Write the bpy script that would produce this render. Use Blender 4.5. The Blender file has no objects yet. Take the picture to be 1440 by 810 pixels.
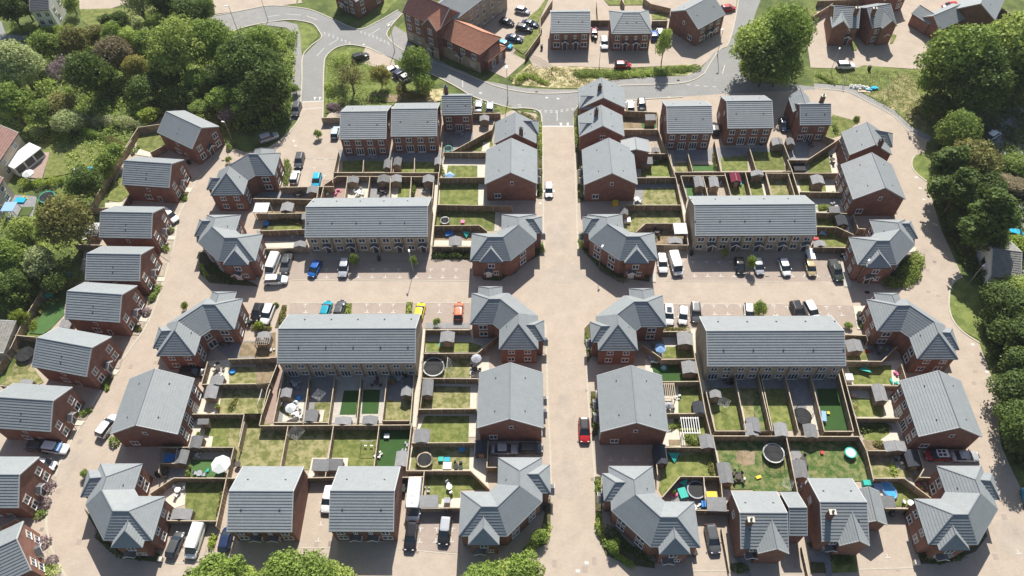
import bpy, bmesh, math, random
import numpy as np
from mathutils import Vector, Matrix
random.seed(7); RNG = np.random.default_rng(7)
SC = bpy.context.scene
COL = SC.collection
# ---------------------------------------------------------------- camera
PITCH, ROLL, FPX, CAMH = math.radians(53.37), math.radians(2.34), 1054.1, 115.0
cF = Vector((0, math.cos(PITCH), -math.sin(PITCH)))
_R0 = Vector((1, 0, 0)); _D0 = Vector((0, -math.sin(PITCH), -math.cos(PITCH)))
cR = _R0*math.cos(ROLL) + _D0*math.sin(ROLL)
cD = _D0*math.cos(ROLL) - _R0*math.sin(ROLL)
cam_d = bpy.data.cameras.new('camera'); cam = bpy.data.objects.new('camera', cam_d); COL.objects.link(cam)
cam_d.sensor_width = 36.0; cam_d.lens = FPX/1440*36.0; cam_d.clip_start = 1; cam_d.clip_end = 5000
M = Matrix((( cR.x, -cD.x, -cF.x, 0), (cR.y, -cD.y, -cF.y, 0), (cR.z, -cD.z, -cF.z, CAMH), (0, 0, 0, 1)))
cam.matrix_world = M
SC.camera = cam
# ---------------------------------------------------------------- light
SUN_EL, SUN_AZ = math.radians(46.0), math.radians(8.5)      # azimuth clockwise from +Y
w = bpy.data.worlds.new('World'); SC.world = w; w.use_nodes = True
nt = w.node_tree; bg = nt.nodes['Background']
sky = nt.nodes.new('ShaderNodeTexSky'); sky.sky_type = 'NISHITA'; sky.sun_disc = False
sky.sun_elevation = SUN_EL; sky.sun_rotation = SUN_AZ; sky.air_density = 1.0; sky.dust_density = 1.5
nt.links.new(sky.outputs[0], bg.inputs[0]); bg.inputs[1].default_value = 0.07
sd = bpy.data.lights.new('sun', 'SUN'); sd.energy = 4.5; sd.angle = math.radians(0.55); sd.color = (1.0, 0.955, 0.89)
so = bpy.data.objects.new('sun', sd); COL.objects.link(so)
sdir = Vector((math.sin(SUN_AZ)*math.cos(SUN_EL), math.cos(SUN_AZ)*math.cos(SUN_EL), math.sin(SUN_EL)))
so.rotation_euler = sdir.to_track_quat('Z', 'Y').to_euler(); so.location = (0, 0, 200)
SC.view_settings.view_transform = 'Standard'; SC.view_settings.look = 'None'
SC.view_settings.exposure = 0.64; SC.view_settings.gamma = 1.0
SC.render.engine = 'CYCLES'
SC.cycles.max_bounces = 5; SC.cycles.diffuse_bounces = 3; SC.cycles.transparent_max_bounces = 4

# ---------------------------------------------------------------- photo survey points -> places on the ground
TILE = {}
for j, yy in enumerate((0, 200, 400, 596)):
    for i, xx in enumerate((0, 360, 720, 1060)):
        TILE[{0: ('c', 1), 1: ('c', 5), 2: ('d', 1), 3: ('e', 1)}[j][0] + str({0: 1, 1: 5, 2: 1, 3: 1}[j] + i)] = (xx, yy)
def P(px, py, z=0.0):
    v = cF + cR*((px-720)/FPX) + cD*((py-405)/FPX)
    return Vector((0, 0, CAMH)) + v*((z-CAMH)/v.z)
def K(t, x, y, z=0.0):
    o = TILE[t]
    return P(o[0]+x/3.784, o[1]+y/3.784, z)
GA = math.radians(-2.6)                                      # the streets run at this angle
U = Vector((math.cos(GA), math.sin(GA), 0)); V = Vector((-math.sin(GA), math.cos(GA), 0))

# ---------------------------------------------------------------- materials
MAT = {}
def mat(name, col, rough=0.85, var=0.0, scale=1.0, col2=None, metal=0.0, spec=0.3, rnd=0.0, bump=0.0, detail=3.0, scale2=None, coords='Object'):
    m = bpy.data.materials.new(name); m.use_nodes = True; MAT[name] = m
    n = m.node_tree.nodes; l = m.node_tree.links; b = n['Principled BSDF']
    b.inputs['Roughness'].default_value = rough; b.inputs['Metallic'].default_value = metal
    b.inputs['Specular IOR Level'].default_value = spec
    b.inputs['Base Color'].default_value = (*col, 1)
    out = None
    tc = n.new('ShaderNodeTexCoord')
    if col2 is not None or var:
        nz = n.new('ShaderNodeTexNoise'); nz.inputs['Scale'].default_value = scale; nz.inputs['Detail'].default_value = detail
        nz.inputs['Roughness'].default_value = 0.62
        l.new(tc.outputs[coords], nz.inputs['Vector'])
        cr = n.new('ShaderNodeValToRGB'); lo, hi = (.41, .60) if ('lawn' in name or 'grass' in name or 'earth' in name or name == 'sand') else (.32, .68); cr.color_ramp.elements[0].position = lo; cr.color_ramp.elements[1].position = hi
        c2 = col2 if col2 is not None else tuple(c*(1-var) for c in col)
        c1 = col if col2 is not None else tuple(min(1, c*(1+var*.6)) for c in col)
        cr.color_ramp.elements[0].color = (*c2, 1); cr.color_ramp.elements[1].color = (*c1, 1)
        l.new(nz.outputs['Fac'], cr.inputs['Fac']); out = cr.outputs['Color']
        if scale2:
            n2 = n.new('ShaderNodeTexNoise'); n2.inputs['Scale'].default_value = scale2; n2.inputs['Detail'].default_value = 4
            l.new(tc.outputs[coords], n2.inputs['Vector'])
            mr = n.new('ShaderNodeMapRange'); mr.inputs['From Min'].default_value = 0.3; mr.inputs['From Max'].default_value = 0.7
            mr.inputs['To Min'].default_value = 0.86; mr.inputs['To Max'].default_value = 1.1
            l.new(n2.outputs['Fac'], mr.inputs['Value'])
            mm = n.new('ShaderNodeVectorMath'); mm.operation = 'SCALE'
            l.new(out, mm.inputs[0]); l.new(mr.outputs[0], mm.inputs['Scale']); out = mm.outputs[0]
    if rnd:
        oi = n.new('ShaderNodeObjectInfo'); mr = n.new('ShaderNodeMapRange')
        mr.inputs['To Min'].default_value = 1-rnd; mr.inputs['To Max'].default_value = 1+rnd
        l.new(oi.outputs['Random'], mr.inputs['Value'])
        mm = n.new('ShaderNodeVectorMath'); mm.operation = 'SCALE'
        if out is None: mm.inputs[0].default_value = col
        else: l.new(out, mm.inputs[0])
        l.new(mr.outputs[0], mm.inputs['Scale']); out = mm.outputs[0]
    if out is not None: l.new(out, b.inputs['Base Color'])
    if bump:
        nb = n.new('ShaderNodeTexNoise'); nb.inputs['Scale'].default_value = max(scale*3, 6); nb.inputs['Detail'].default_value = 5
        l.new(tc.outputs[coords], nb.inputs['Vector'])
        bp = n.new('ShaderNodeBump'); bp.inputs['Strength'].default_value = bump; bp.inputs['Distance'].default_value = 0.1
        l.new(nb.outputs['Fac'], bp.inputs['Height']); l.new(bp.outputs[0], b.inputs['Normal'])
    return m
def brick_mat(name, c1, c2, mortar, sx=4.4, sy=13.0, rot=None, rough=0.9, rnd=0.0, var=0.25):
    m = mat(name, c1, rough, var=0)
    n = m.node_tree.nodes; l = m.node_tree.links; b = n['Principled BSDF']
    tc = n.new('ShaderNodeTexCoord'); geo = n.new('ShaderNodeNewGeometry')
    br = n.new('ShaderNodeTexBrick'); br.inputs['Scale'].default_value = 1.0
    br.inputs['Brick Width'].default_value = 1.0/sx*1.0; br.inputs['Row Height'].default_value = 1.0/sy
    br.inputs['Mortar Size'].default_value = 0.008
    br.inputs['Color1'].default_value = (*c1, 1); br.inputs['Color2'].default_value = (*c2, 1); br.inputs['Mortar'].default_value = (*mortar, 1)
    if rot == 'ground':
        l.new(tc.outputs['Object'], br.inputs['Vector'])
    else:
        sp = n.new('ShaderNodeSeparateXYZ'); l.new(tc.outputs['Object'], sp.inputs[0])
        ad = n.new('ShaderNodeMath'); ad.operation = 'ADD'; l.new(sp.outputs[0], ad.inputs[0]); l.new(sp.outputs[1], ad.inputs[1])
        cb = n.new('ShaderNodeCombineXYZ'); l.new(ad.outputs[0], cb.inputs[0]); l.new(sp.outputs[2], cb.inputs[1])
        l.new(cb.outputs[0], br.inputs['Vector'])
    nz = n.new('ShaderNodeTexNoise'); nz.inputs['Scale'].default_value = 0.35 if rot == 'ground' else 0.8; nz.inputs['Detail'].default_value = 6
    nz.inputs['Roughness'].default_value = 0.65
    l.new(tc.outputs['Object'], nz.inputs['Vector'])
    mr = n.new('ShaderNodeMapRange'); mr.inputs['From Min'].default_value = .3; mr.inputs['From Max'].default_value = .7
    mr.inputs['To Min'].default_value = 1-var; mr.inputs['To Max'].default_value = 1+var*.6
    l.new(nz.outputs['Fac'], mr.inputs['Value'])
    last = mr.outputs[0]
    if rnd:
        oi = n.new('ShaderNodeObjectInfo'); m2 = n.new('ShaderNodeMapRange')
        m2.inputs['To Min'].default_value = 1-rnd; m2.inputs['To Max'].default_value = 1+rnd
        l.new(oi.outputs['Random'], m2.inputs['Value'])
        mu = n.new('ShaderNodeMath'); mu.operation = 'MULTIPLY'; l.new(last, mu.inputs[0]); l.new(m2.outputs[0], mu.inputs[1]); last = mu.outputs[0]
    sc = n.new('ShaderNodeVectorMath'); sc.operation = 'SCALE'; l.new(br.outputs['Color'], sc.inputs[0]); l.new(last, sc.inputs['Scale'])
    l.new(sc.outputs[0], b.inputs['Base Color'])
    return m
brick_mat('red_brick', (.255, .115, .085), (.19, .088, .068), (.26, .17, .13), rnd=.1)
brick_mat('dark_brick', (.20, .085, .065), (.15, .065, .055), (.2, .14, .12), rnd=.05)
brick_mat('buff_brick', (.42, .345, .25), (.35, .28, .20), (.42, .36, .28), rnd=.05)
brick_mat('pavers', (.475, .398, .318), (.435, .362, .288), (.39, .328, .262), 3.2, 6.4, 'ground', var=.11)
brick_mat('pavers_worn', (.445, .382, .312), (.41, .348, .283), (.37, .32, .262), 3.2, 6.4, 'ground', var=.13)
brick_mat('bay_pavers', (.40, .33, .275), (.36, .295, .245), (.33, .27, .225), 3.2, 6.4, 'ground', var=.09)
brick_mat('red_pavers', (.40, .29, .24), (.35, .25, .21), (.32, .25, .21), 3.2, 6.4, 'ground', var=.1)
mat('slate', (.262, .284, .288), .55, var=.07, scale=.9, rnd=.06, spec=.4, scale2=7)
mat('slate_ridge', (.20, .215, .235), .6, spec=.35)
mat('brown_tile', (.17, .08, .07), .8, var=.2, scale=1.5, scale2=6)
mat('orange_tile', (.50, .235, .15), .8, var=.2, scale=1.5, scale2=6)
mat('pink_tile', (.30, .18, .15), .85, var=.2, scale=1.5)
mat('white_render', (.72, .71, .66), .8, var=.05, scale=1)
mat('tan_render', (.50, .43, .33), .85, var=.08, scale=1)
mat('upvc', (.80, .80, .79), .4)
mat('verge', (.50, .51, .50), .6)
mat('glass', (.035, .05, .065), .08, spec=.6)
mat('lintel', (.52, .44, .35), .8)
mat('door_dark', (.06, .065, .075), .5)
mat('vent', (.04, .045, .05), .6)
mat('asphalt', (.275, .275, .262), .92, var=.07, scale=.25, scale2=3)
mat('footpath', (.30, .29, .275), .92, var=.12, scale=.6, scale2=4)
mat('kerb', (.50, .46, .37), .85, var=.12, scale=2)
mat('line_white', (.62, .61, .57), .7, var=.15, scale=4)
mat('line_dark', (.27, .22, .19), .85)
mat('rough_grass', (.15, .185, .05), .95, scale=.22, col2=(.08, .11, .03), bump=.4, scale2=2.2)
mat('verge_grass', (.21, .245, .07), .95, scale=.5, col2=(.125, .165, .04), bump=.4, scale2=3)
mat('lawn', (.225, .24, .075), .95, rnd=.14, scale=.9, col2=(.125, .155, .038), bump=.3, scale2=5)
mat('dry_lawn', (.33, .30, .145), .95, scale=.8, col2=(.15, .165, .05), bump=.3, scale2=5)
mat('bare_earth', (.33, .25, .165), .95, scale=.8, col2=(.21, .165, .095), bump=.3, scale2=5)
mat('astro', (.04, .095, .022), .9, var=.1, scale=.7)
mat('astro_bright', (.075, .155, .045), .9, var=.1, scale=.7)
mat('patchy_lawn', (.22, .22, .09), .95, scale=.9, col2=(.065, .125, .03), bump=.3, scale2=5)
mat('slab', (.50, .47, .41), .85, var=.12, scale=1.2, scale2=6)
mat('slab_white', (.60, .555, .46), .8, var=.08, scale=1.2)
mat('slab_grey', (.27, .27, .27), .85, var=.15, scale=1.2)
mat('gravel', (.42, .36, .28), .9, var=.3, scale=3)
mat('soil', (.13, .11, .06), .95, scale=1.2, col2=(.06, .075, .025), bump=.5)
mat('sand', (.60, .50, .30), .95, scale=.6, col2=(.26, .25, .10), bump=.4, scale2=3)
mat('timber', (.27, .21, .15), .9, var=.35, scale=1.2, rnd=.32, scale2=8)
mat('timber_sunlit', (.50, .42, .30), .9, var=.2, scale=2)  # fence caps and posts: sunlight on the tops put into a paler colour
mat('timber_dark', (.07, .05, .04), .9, var=.25, scale=2)
mat('shed_felt', (.235, .235, .235), .9, var=.15, scale=1.5, rnd=.3)
mat('shed_felt_dark', (.05, .055, .065), .85, var=.15, scale=1.5)
mat('shed_wood', (.25, .19, .14), .9, var=.25, scale=1.5, rnd=.3)
mat('bark', (.13, .10, .075), .95, var=.3, scale=3)
mat('bark_pale', (.30, .26, .21), .95, var=.3, scale=3)
for nm, c in dict(white=(.82, .82, .80), black=(.02, .02, .022), grey=(.11, .115, .12), silver=(.50, .52, .54), red=(.42, .02, .025), maroon=(.17, .02, .04), blue=(.02, .12, .42), navy=(.02, .035, .09), cyan=(.03, .42, .62), teal=(.01, .30, .40), yellow=(.75, .55, .02), orange=(.62, .17, .08), gold=(.56, .44, .24), green=(.04, .055, .045), paleblue=(.50, .62, .70)).items():
    m = mat('paint_'+nm, c, .22, spec=.5, metal=.25 if nm in ('silver', 'grey', 'gold') else 0)
mat('tyre', (.02, .02, .02), .85); mat('trim', (.03, .03, .033), .6); mat('lamp_glass', (.75, .75, .72), .15); mat('tail_red', (.35, .02, .02), .3)
mat('steel', (.42, .43, .44), .45, metal=.6); mat('net_black', (.02, .022, .025), .8); mat('mat_black', (.03, .03, .032), .75)
mat('plastic_teal', (.03, .42, .34), .5); mat('plastic_blue', (.03, .22, .62), .45); mat('pool_water', (.08, .38, .70), .08); mat('plastic_red', (.55, .04, .05), .5)
mat('plastic_yellow', (.75, .55, .05), .5); mat('plastic_pink', (.60, .12, .28), .5); mat('plastic_white', (.80, .80, .78), .5); mat('canvas', (.62, .64, .62), .9); mat('canvas_blue', (.28, .45, .72), .9)
mat('rubbish_white', (.72, .72, .70), .6); mat('tarp_grey', (.38, .39, .42), .8, var=.25, scale=2); mat('pond', (.10, .13, .04), .1); mat('rattan', (.10, .085, .075), .9); mat('pale_wood', (.55, .46, .33), .85, var=.15, scale=2)
mat('polycarb', (.62, .64, .63), .35); mat('dark_slate', (.13, .135, .145), .6, var=.15, scale=2, scale2=6); mat('shingle', (.25, .24, .215), .85, var=.2, scale=1.5, scale2=6)
def leafmat(name, a, b):
    m = mat(name, a, .6, scale=.55, col2=b, rnd=.14, spec=.25, scale2=3.5)
    n = m.node_tree.nodes; l = m.node_tree.links; bs = n['Principled BSDF']; out = n['Material Output']
    src = bs.inputs['Base Color'].links[0].from_socket
    tr = n.new('ShaderNodeBsdfTranslucent'); l.new(src, tr.inputs['Color'])
    mx = n.new('ShaderNodeMixShader'); mx.inputs[0].default_value = .36
    l.new(bs.outputs[0], mx.inputs[1]); l.new(tr.outputs[0], mx.inputs[2]); l.new(mx.outputs[0], out.inputs['Surface'])
leafmat('leaf_mid', (0.327, 0.416, 0.093), (0.206, 0.302, 0.059))
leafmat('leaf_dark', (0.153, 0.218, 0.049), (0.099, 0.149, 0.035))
leafmat('leaf_light', (0.476, 0.562, 0.140), (0.333, 0.430, 0.100))
leafmat('leaf_grey', (0.516, 0.559, 0.263), (0.328, 0.394, 0.169))
leafmat('leaf_lime', (0.414, 0.497, 0.069), (0.221, 0.304, 0.041))
leafmat('leaf_olive', (0.315, 0.298, 0.088), (0.201, 0.207, 0.071))
leafmat('leaf_brown', (0.383, 0.314, 0.189), (0.242, 0.210, 0.114))
leafmat('leaf_yellow', (0.497, 0.455, 0.124), (0.262, 0.248, 0.069))
leafmat('leaf_blossom', (.72, .70, .45), (.25, .30, .10))
leafmat('leaf_purple', (0.401, 0.282, 0.347), (0.265, 0.220, 0.190))

# ---------------------------------------------------------------- object helpers
def tag(o, label=None, cat=None, group=None, kind=None):
    if label: o['label'] = label
    if cat: o['category'] = cat
    if group: o['group'] = group
    if kind: o['kind'] = kind
    return o
def mesh_from(name, verts, faces, mats, mi=None, smooth=False):
    me = bpy.data.meshes.new(name); me.from_pydata([tuple(v) for v in verts], [], faces)
    for m in (mats if isinstance(mats, (list, tuple)) else [mats]): me.materials.append(MAT[m] if isinstance(m, str) else m)
    if mi: me.polygons.foreach_set('material_index', mi)
    if smooth: me.polygons.foreach_set('use_smooth', [True]*len(me.polygons))
    me.update(); return me
def link(name, me, parent=None, loc=(0, 0, 0), rz=0.0):
    o = bpy.data.objects.new(name, me); COL.objects.link(o)
    o.location = loc; o.rotation_euler = (0, 0, rz)
    if parent is not None: o.parent = parent
    return o
class MB:
    def __init__(s): s.v = []; s.f = []; s.m = []
    def add(s, vs, fs, mi=0):
        b = len(s.v); s.v += [Vector(v) for v in vs]; s.f += [tuple(b+i for i in f) for f in fs]; s.m += [mi]*len(fs)
    def box(s, x0, x1, y0, y1, z0, z1, mi=0):
        s.add([(x0, y0, z0), (x1, y0, z0), (x1, y1, z0), (x0, y1, z0), (x0, y0, z1), (x1, y0, z1), (x1, y1, z1), (x0, y1, z1)],
              [(0, 3, 2, 1), (4, 5, 6, 7), (0, 1, 5, 4), (1, 2, 6, 5), (2, 3, 7, 6), (3, 0, 4, 7)], mi)
    def cyl(s, c, r, z0, z1, n=12, r2=None, mi=0, cap=True):
        r2 = r if r2 is None else r2
        vs = [(c[0]+r*math.cos(2*math.pi*i/n), c[1]+r*math.sin(2*math.pi*i/n), z0) for i in range(n)]
        vs += [(c[0]+r2*math.cos(2*math.pi*i/n), c[1]+r2*math.sin(2*math.pi*i/n), z1) for i in range(n)]
        fs = [(i, (i+1) % n, n+(i+1) % n, n+i) for i in range(n)]
        if cap: fs += [tuple(range(n-1, -1, -1)), tuple(range(n, 2*n))]
        s.add(vs, fs, mi)
    def rod(s, a, b, r, r2=None, n=6, mi=0):
        a = Vector(a); b = Vector(b); d = (b-a)
        if d.length < 1e-5: return
        r2 = r if r2 is None else r2
        q = d.to_track_quat('Z', 'Y'); ex = q @ Vector((1, 0, 0)); ey = q @ Vector((0, 1, 0))
        vs = [a+(ex*math.cos(2*math.pi*i/n)+ey*math.sin(2*math.pi*i/n))*r for i in range(n)]
        vs += [b+(ex*math.cos(2*math.pi*i/n)+ey*math.sin(2*math.pi*i/n))*r2 for i in range(n)]
        s.add(vs, [(i, (i+1) % n, n+(i+1) % n, n+i) for i in range(n)]+[tuple(range(n-1, -1, -1)), tuple(range(n, 2*n))], mi)
    def mesh(s, name, mats, smooth=False): return mesh_from(name, s.v, s.f, mats, s.m, smooth)
    def obj(s, name, mats, parent=None, loc=(0, 0, 0), rz=0.0, smooth=False): return link(name, s.mesh(name, mats, smooth), parent, loc, rz)
def empty(name, loc, rz=0.0, label=None, cat=None, group=None):
    o = bpy.data.objects.new(name, None); COL.objects.link(o); o.location = loc; o.rotation_euler = (0, 0, rz); o.empty_display_size = .3
    return tag(o, label, cat, group)
def kids(o): return KID.get(o.name, [])
def copy_tree(o, parent=None):
    c = o.copy(); COL.objects.link(c); c.parent = parent
    for ch in list(o.children): copy_tree(ch, c)
    return c
def place(proto, used, loc, rz, label, group=None, scale=None):
    """first call uses the prototype itself, later calls copy it"""
    o = proto if not used.get(proto.name+'#') else copy_tree(proto)
    used[proto.name+'#'] = True
    o.location = loc; o.rotation_euler = (0, 0, rz)
    if scale: o.scale = scale
    o['label'] = label
    if group: o['group'] = group
    return o
USED = {}
# ---------------------------------------------------------------- flat ground pieces
ZL = {'n': 0}
def sheet(name, pts, m, z=None, thick=0.0, label=None):
    if z is None: ZL['n'] += 1; z = .012 + ZL['n']*.0004
    pts = [Vector((p[0], p[1], 0)) for p in pts]
    area = sum(pts[i].x*pts[(i+1) % len(pts)].y-pts[(i+1) % len(pts)].x*pts[i].y for i in range(len(pts)))
    if area < 0: pts = pts[::-1]
    o = link(name, mesh_from(name, [(p.x, p.y, z) for p in pts], [tuple(range(len(pts)))], m))
    o['kind'] = 'structure'; return o
def tp(t, pts): return [K(t, x, y) for x, y in pts]
def pp(pts): return [P(x, y) for x, y in pts]
def rect(t, x0, y0, x1, y1): return tp(t, [(x0, y0), (x1, y0), (x1, y1), (x0, y1)])
def smooth_line(pts, n=6):
    out = []
    pts = [Vector(p) for p in pts]
    for i in range(len(pts)-1):
        p0 = pts[max(i-1, 0)]; p1 = pts[i]; p2 = pts[i+1]; p3 = pts[min(i+2, len(pts)-1)]
        for k in range(n):
            t = k/n
            out.append(.5*((2*p1)+(p2-p0)*t+(2*p0-5*p1+4*p2-p3)*t*t+(3*p1-p0-3*p2+p3)*t**3))
    out.append(pts[-1]); return out
def ribbon(name, pts, wd, z0, z1, m, label=None):
    """a kerb or strip along a line, wd wide, from z0 up to z1"""
    mb = MB(); pts = [Vector((p[0], p[1], 0)) for p in pts]
    L = []; R = []
    for i, p in enumerate(pts):
        d = (pts[min(i+1, len(pts)-1)]-pts[max(i-1, 0)]); d.normalize(); nn = Vector((-d.y, d.x, 0))*wd/2
        L.append(p+nn); R.append(p-nn)
    n = len(pts); vs = []
    for i in range(n): vs += [(L[i].x, L[i].y, z1), (R[i].x, R[i].y, z1), (L[i].x, L[i].y, z0), (R[i].x, R[i].y, z0)]
    fs = []
    for i in range(n-1):
        a = 4*i; b = a+4
        fs += [(a, a+1, b+1, b), (a+1, a+3, b+3, b+1), (a+2, a, b, b+2)]
    fs += [(0, 2, 3, 1), (4*(n-1), 4*(n-1)+1, 4*(n-1)+3, 4*(n-1)+2)]
    mb.add(vs, fs); o = mb.obj(name, m); o['kind'] = 'structure'; return o
# ---------------------------------------------------------------- house builder
def clip_half(poly, k, lim, keep_ge):
    out = []
    n = len(poly)
    for i in range(n):
        a = poly[i]; b = poly[(i+1) % n]
        ia = (a[k] >= lim) if keep_ge else (a[k] <= lim); ib = (b[k] >= lim) if keep_ge else (b[k] <= lim)
        if ia: out.append(a)
        if ia != ib:
            t = (lim-a[k])/(b[k]-a[k]); out.append((a[0]+(b[0]-a[0])*t, a[1]+(b[1]-a[1])*t))
    return out
def roof_face(mb, poly, course=.46, lift=.06, thick=.13, mi=0):
    """a tiled slope: poly[0]->poly[1] is the eaves; tile courses are real overlapping steps"""
    A, B = poly[0], poly[1]; u = (B-A).normalized()
    nrm = Vector((0, 0, 0))
    for i in range(len(poly)): nrm += poly[i].cross(poly[(i+1) % len(poly)])
    nrm.normalize()
    if nrm.z < 0: poly = [poly[1], poly[0]]+poly[:1:-1]; A, B = poly[0], poly[1]; u = (B-A).normalized(); nrm = -nrm
    v = nrm.cross(u).normalized()
    if v.z < 0: v = -v
    q = [((p-A).dot(u), (p-A).dot(v)) for p in poly]
    vmax = max(b for a, b in q)
    nc = max(2, round(vmax/course)); c = vmax/nc
    dn = Vector((0, 0, -thick))
    n = len(poly)
    mb.add([p+dn for p in poly], [tuple(range(n-1, -1, -1))], mi)                # underside
    mb.add(poly, [tuple(range(n))], mi)
    for i in range(n):
        a = poly[i]; b = poly[(i+1) % n]; mb.add([a+dn, b+dn, b, a], [(0, 1, 2, 3)], mi)
    for k in range(nc):
        pc = clip_half(clip_half(q, 1, k*c-1e-6, True), 1, (k+1)*c+1e-6, False)
        if len(pc) < 3: continue
        top = []
        for (a, b) in pc:
            fr = (b-k*c)/c; top.append(A+u*a+v*b+nrm*(lift*(1-fr)+.012))
        mb.add(top, [tuple(range(len(top)))], mi)
        lo = [p for p, (a, b) in zip(top, pc) if b < k*c+1e-4]
        if len(lo) >= 2:
            lo.sort(key=lambda p: (p-A).dot(u)); a, b = lo[0], lo[-1]
            mb.add([a-nrm*(lift+.012), b-nrm*(lift+.012), b, a], [(0, 1, 2, 3)], mi)
def offset_line(pts, d):
    """pts 2D vectors, offset to the left by d with mitres"""
    out = []
    n = len(pts)
    for i in range(n):
        if i == 0: t = (pts[1]-pts[0]).normalized(); nn = Vector((-t.y, t.x)); out.append(pts[0]+nn*d)
        elif i == n-1: t = (pts[i]-pts[i-1]).normalized(); nn = Vector((-t.y, t.x)); out.append(pts[i]+nn*d)
        else:
            t0 = (pts[i]-pts[i-1]).normalized(); t1 = (pts[i+1]-pts[i]).normalized()
            n0 = Vector((-t0.y, t0.x)); n1 = Vector((-t1.y, t1.x)); bis = (n0+n1); bis = bis/(1+n0.dot(n1)); out.append(pts[i]+bis*d)
    return out
WIN = {}
def window_mesh(w, h, kind):
    k = (round(w, 2), round(h, 2), kind)
    if k in WIN: return WIN[k]
    f = MB(); g = MB(); t = .075
    # local: x along the wall, z up from sill, y outward
    f.box(-w/2, w/2, -.02, .05, 0, t); f.box(-w/2, w/2, -.02, .05, h-t, h)
    f.box(-w/2, -w/2+t, -.02, .05, t, h-t); f.box(w/2-t, w/2, -.02, .05, t, h-t)
    if kind in ('win', 'patio'):
        for i in range(1, max(2, round(w/.62))):
            x = -w/2+w*i/max(2, round(w/.62)); f.box(x-.05, x+.05, -.02, .045, t, h-t)
    if kind == 'win': f.box(-w/2-.06, w/2+.06, .05, .11, -.07, 0)
    if kind == 'patio': f.box(-w/2+t, w/2-t, -.02, .04, t, .28)
    g.box(-w/2+t, w/2-t, -.01, .015, t, h-t)
    WIN[k] = (f.mesh('window_frame', 'upvc'), g.mesh('pane', 'glass')); return WIN[k]
LINT = {}
def lintel_mesh(w):
    k = round(w, 2)
    if k not in LINT:
        b = MB(); b.box(-w/2-.12, w/2+.12, -.02, .03, .03, .2); LINT[k] = b.mesh('lintel', 'lintel')
    return LINT[k]
DOORM = {}
def door_mesh(colr):
    if colr not in DOORM:
        b = MB(); b.box(-.46, .46, -.02, .04, 0, 2.05, 0)
        c = MB(); c.box(-.55, -.46, -.02, .06, 0, 2.12); c.box(.46, .55, -.02, .06, 0, 2.12); c.box(-.46, .46, -.02, .06, 2.05, 2.12)
        DOORM[colr] = (b.mesh('door', colr), c.mesh('door_frame', 'upvc'))
    return DOORM[colr]
CAN = {}
def canopy_mesh():
    if 'c' not in CAN:
        b = MB(); w = .85; d = .9; z = 2.35; h = .62
        for s in (-1, 1):
            b.add([(s*w, 0, z), (s*w, d, z), (0, d, z+h), (0, 0, z+h), (s*w, 0, z-.08), (s*w, d, z-.08), (0, d, z+h-.08), (0, 0, z+h-.08)],
                  [(0, 1, 2, 3), (4, 5, 6, 7), (0, 1, 5, 4), (1, 2, 6, 5)], 0)
            b.add([(s*(w+.02), d, z-.12), (s*(w+.02), d+.05, z-.12), (0, d+.05, z+h-.1), (0, d, z+h-.1), (s*(w+.02), d, z+.06), (s*(w+.02), d+.05, z+.06), (0, d+.05, z+h+.08), (0, d, z+h+.08)],
                  [(1, 2, 6, 5), (0, 3, 7, 4), (4, 5, 6, 7), (0, 1, 2, 3)], 1)
            b.box(s*w-.05, s*w+.05, 0, .08, 1.5, z-.06, 1); b.rod((s*w, .05, 1.6), (s*w, d-.1, z-.1), .04, mi=1)
        CAN['c'] = b.mesh('porch_canopy', ['dark_slate', 'upvc'])
    return CAN['c']
def put_wall_item(root, kind, p, ang, w=1.2, h=1.2, colr='door_dark'):
    """p: local position on the wall; ang: direction of the outward normal"""
    rz = ang-math.pi/2
    if kind in ('win', 'patio', 'small'):
        f, g = window_mesh(w, h, kind)
        o = link('patio_door' if kind == 'patio' else 'window', f, root, p, rz); link('pane', g, o)
        if kind != 'patio' or True:
            l = link('lintel', lintel_mesh(w), root, (p[0], p[1], p[2]+h), rz)
    elif kind == 'door':
        d, fr = door_mesh(colr); o = link('door', d, root, p, rz); link('door_frame', fr, o); link('porch_canopy', canopy_mesh(), root, p, rz)
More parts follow.
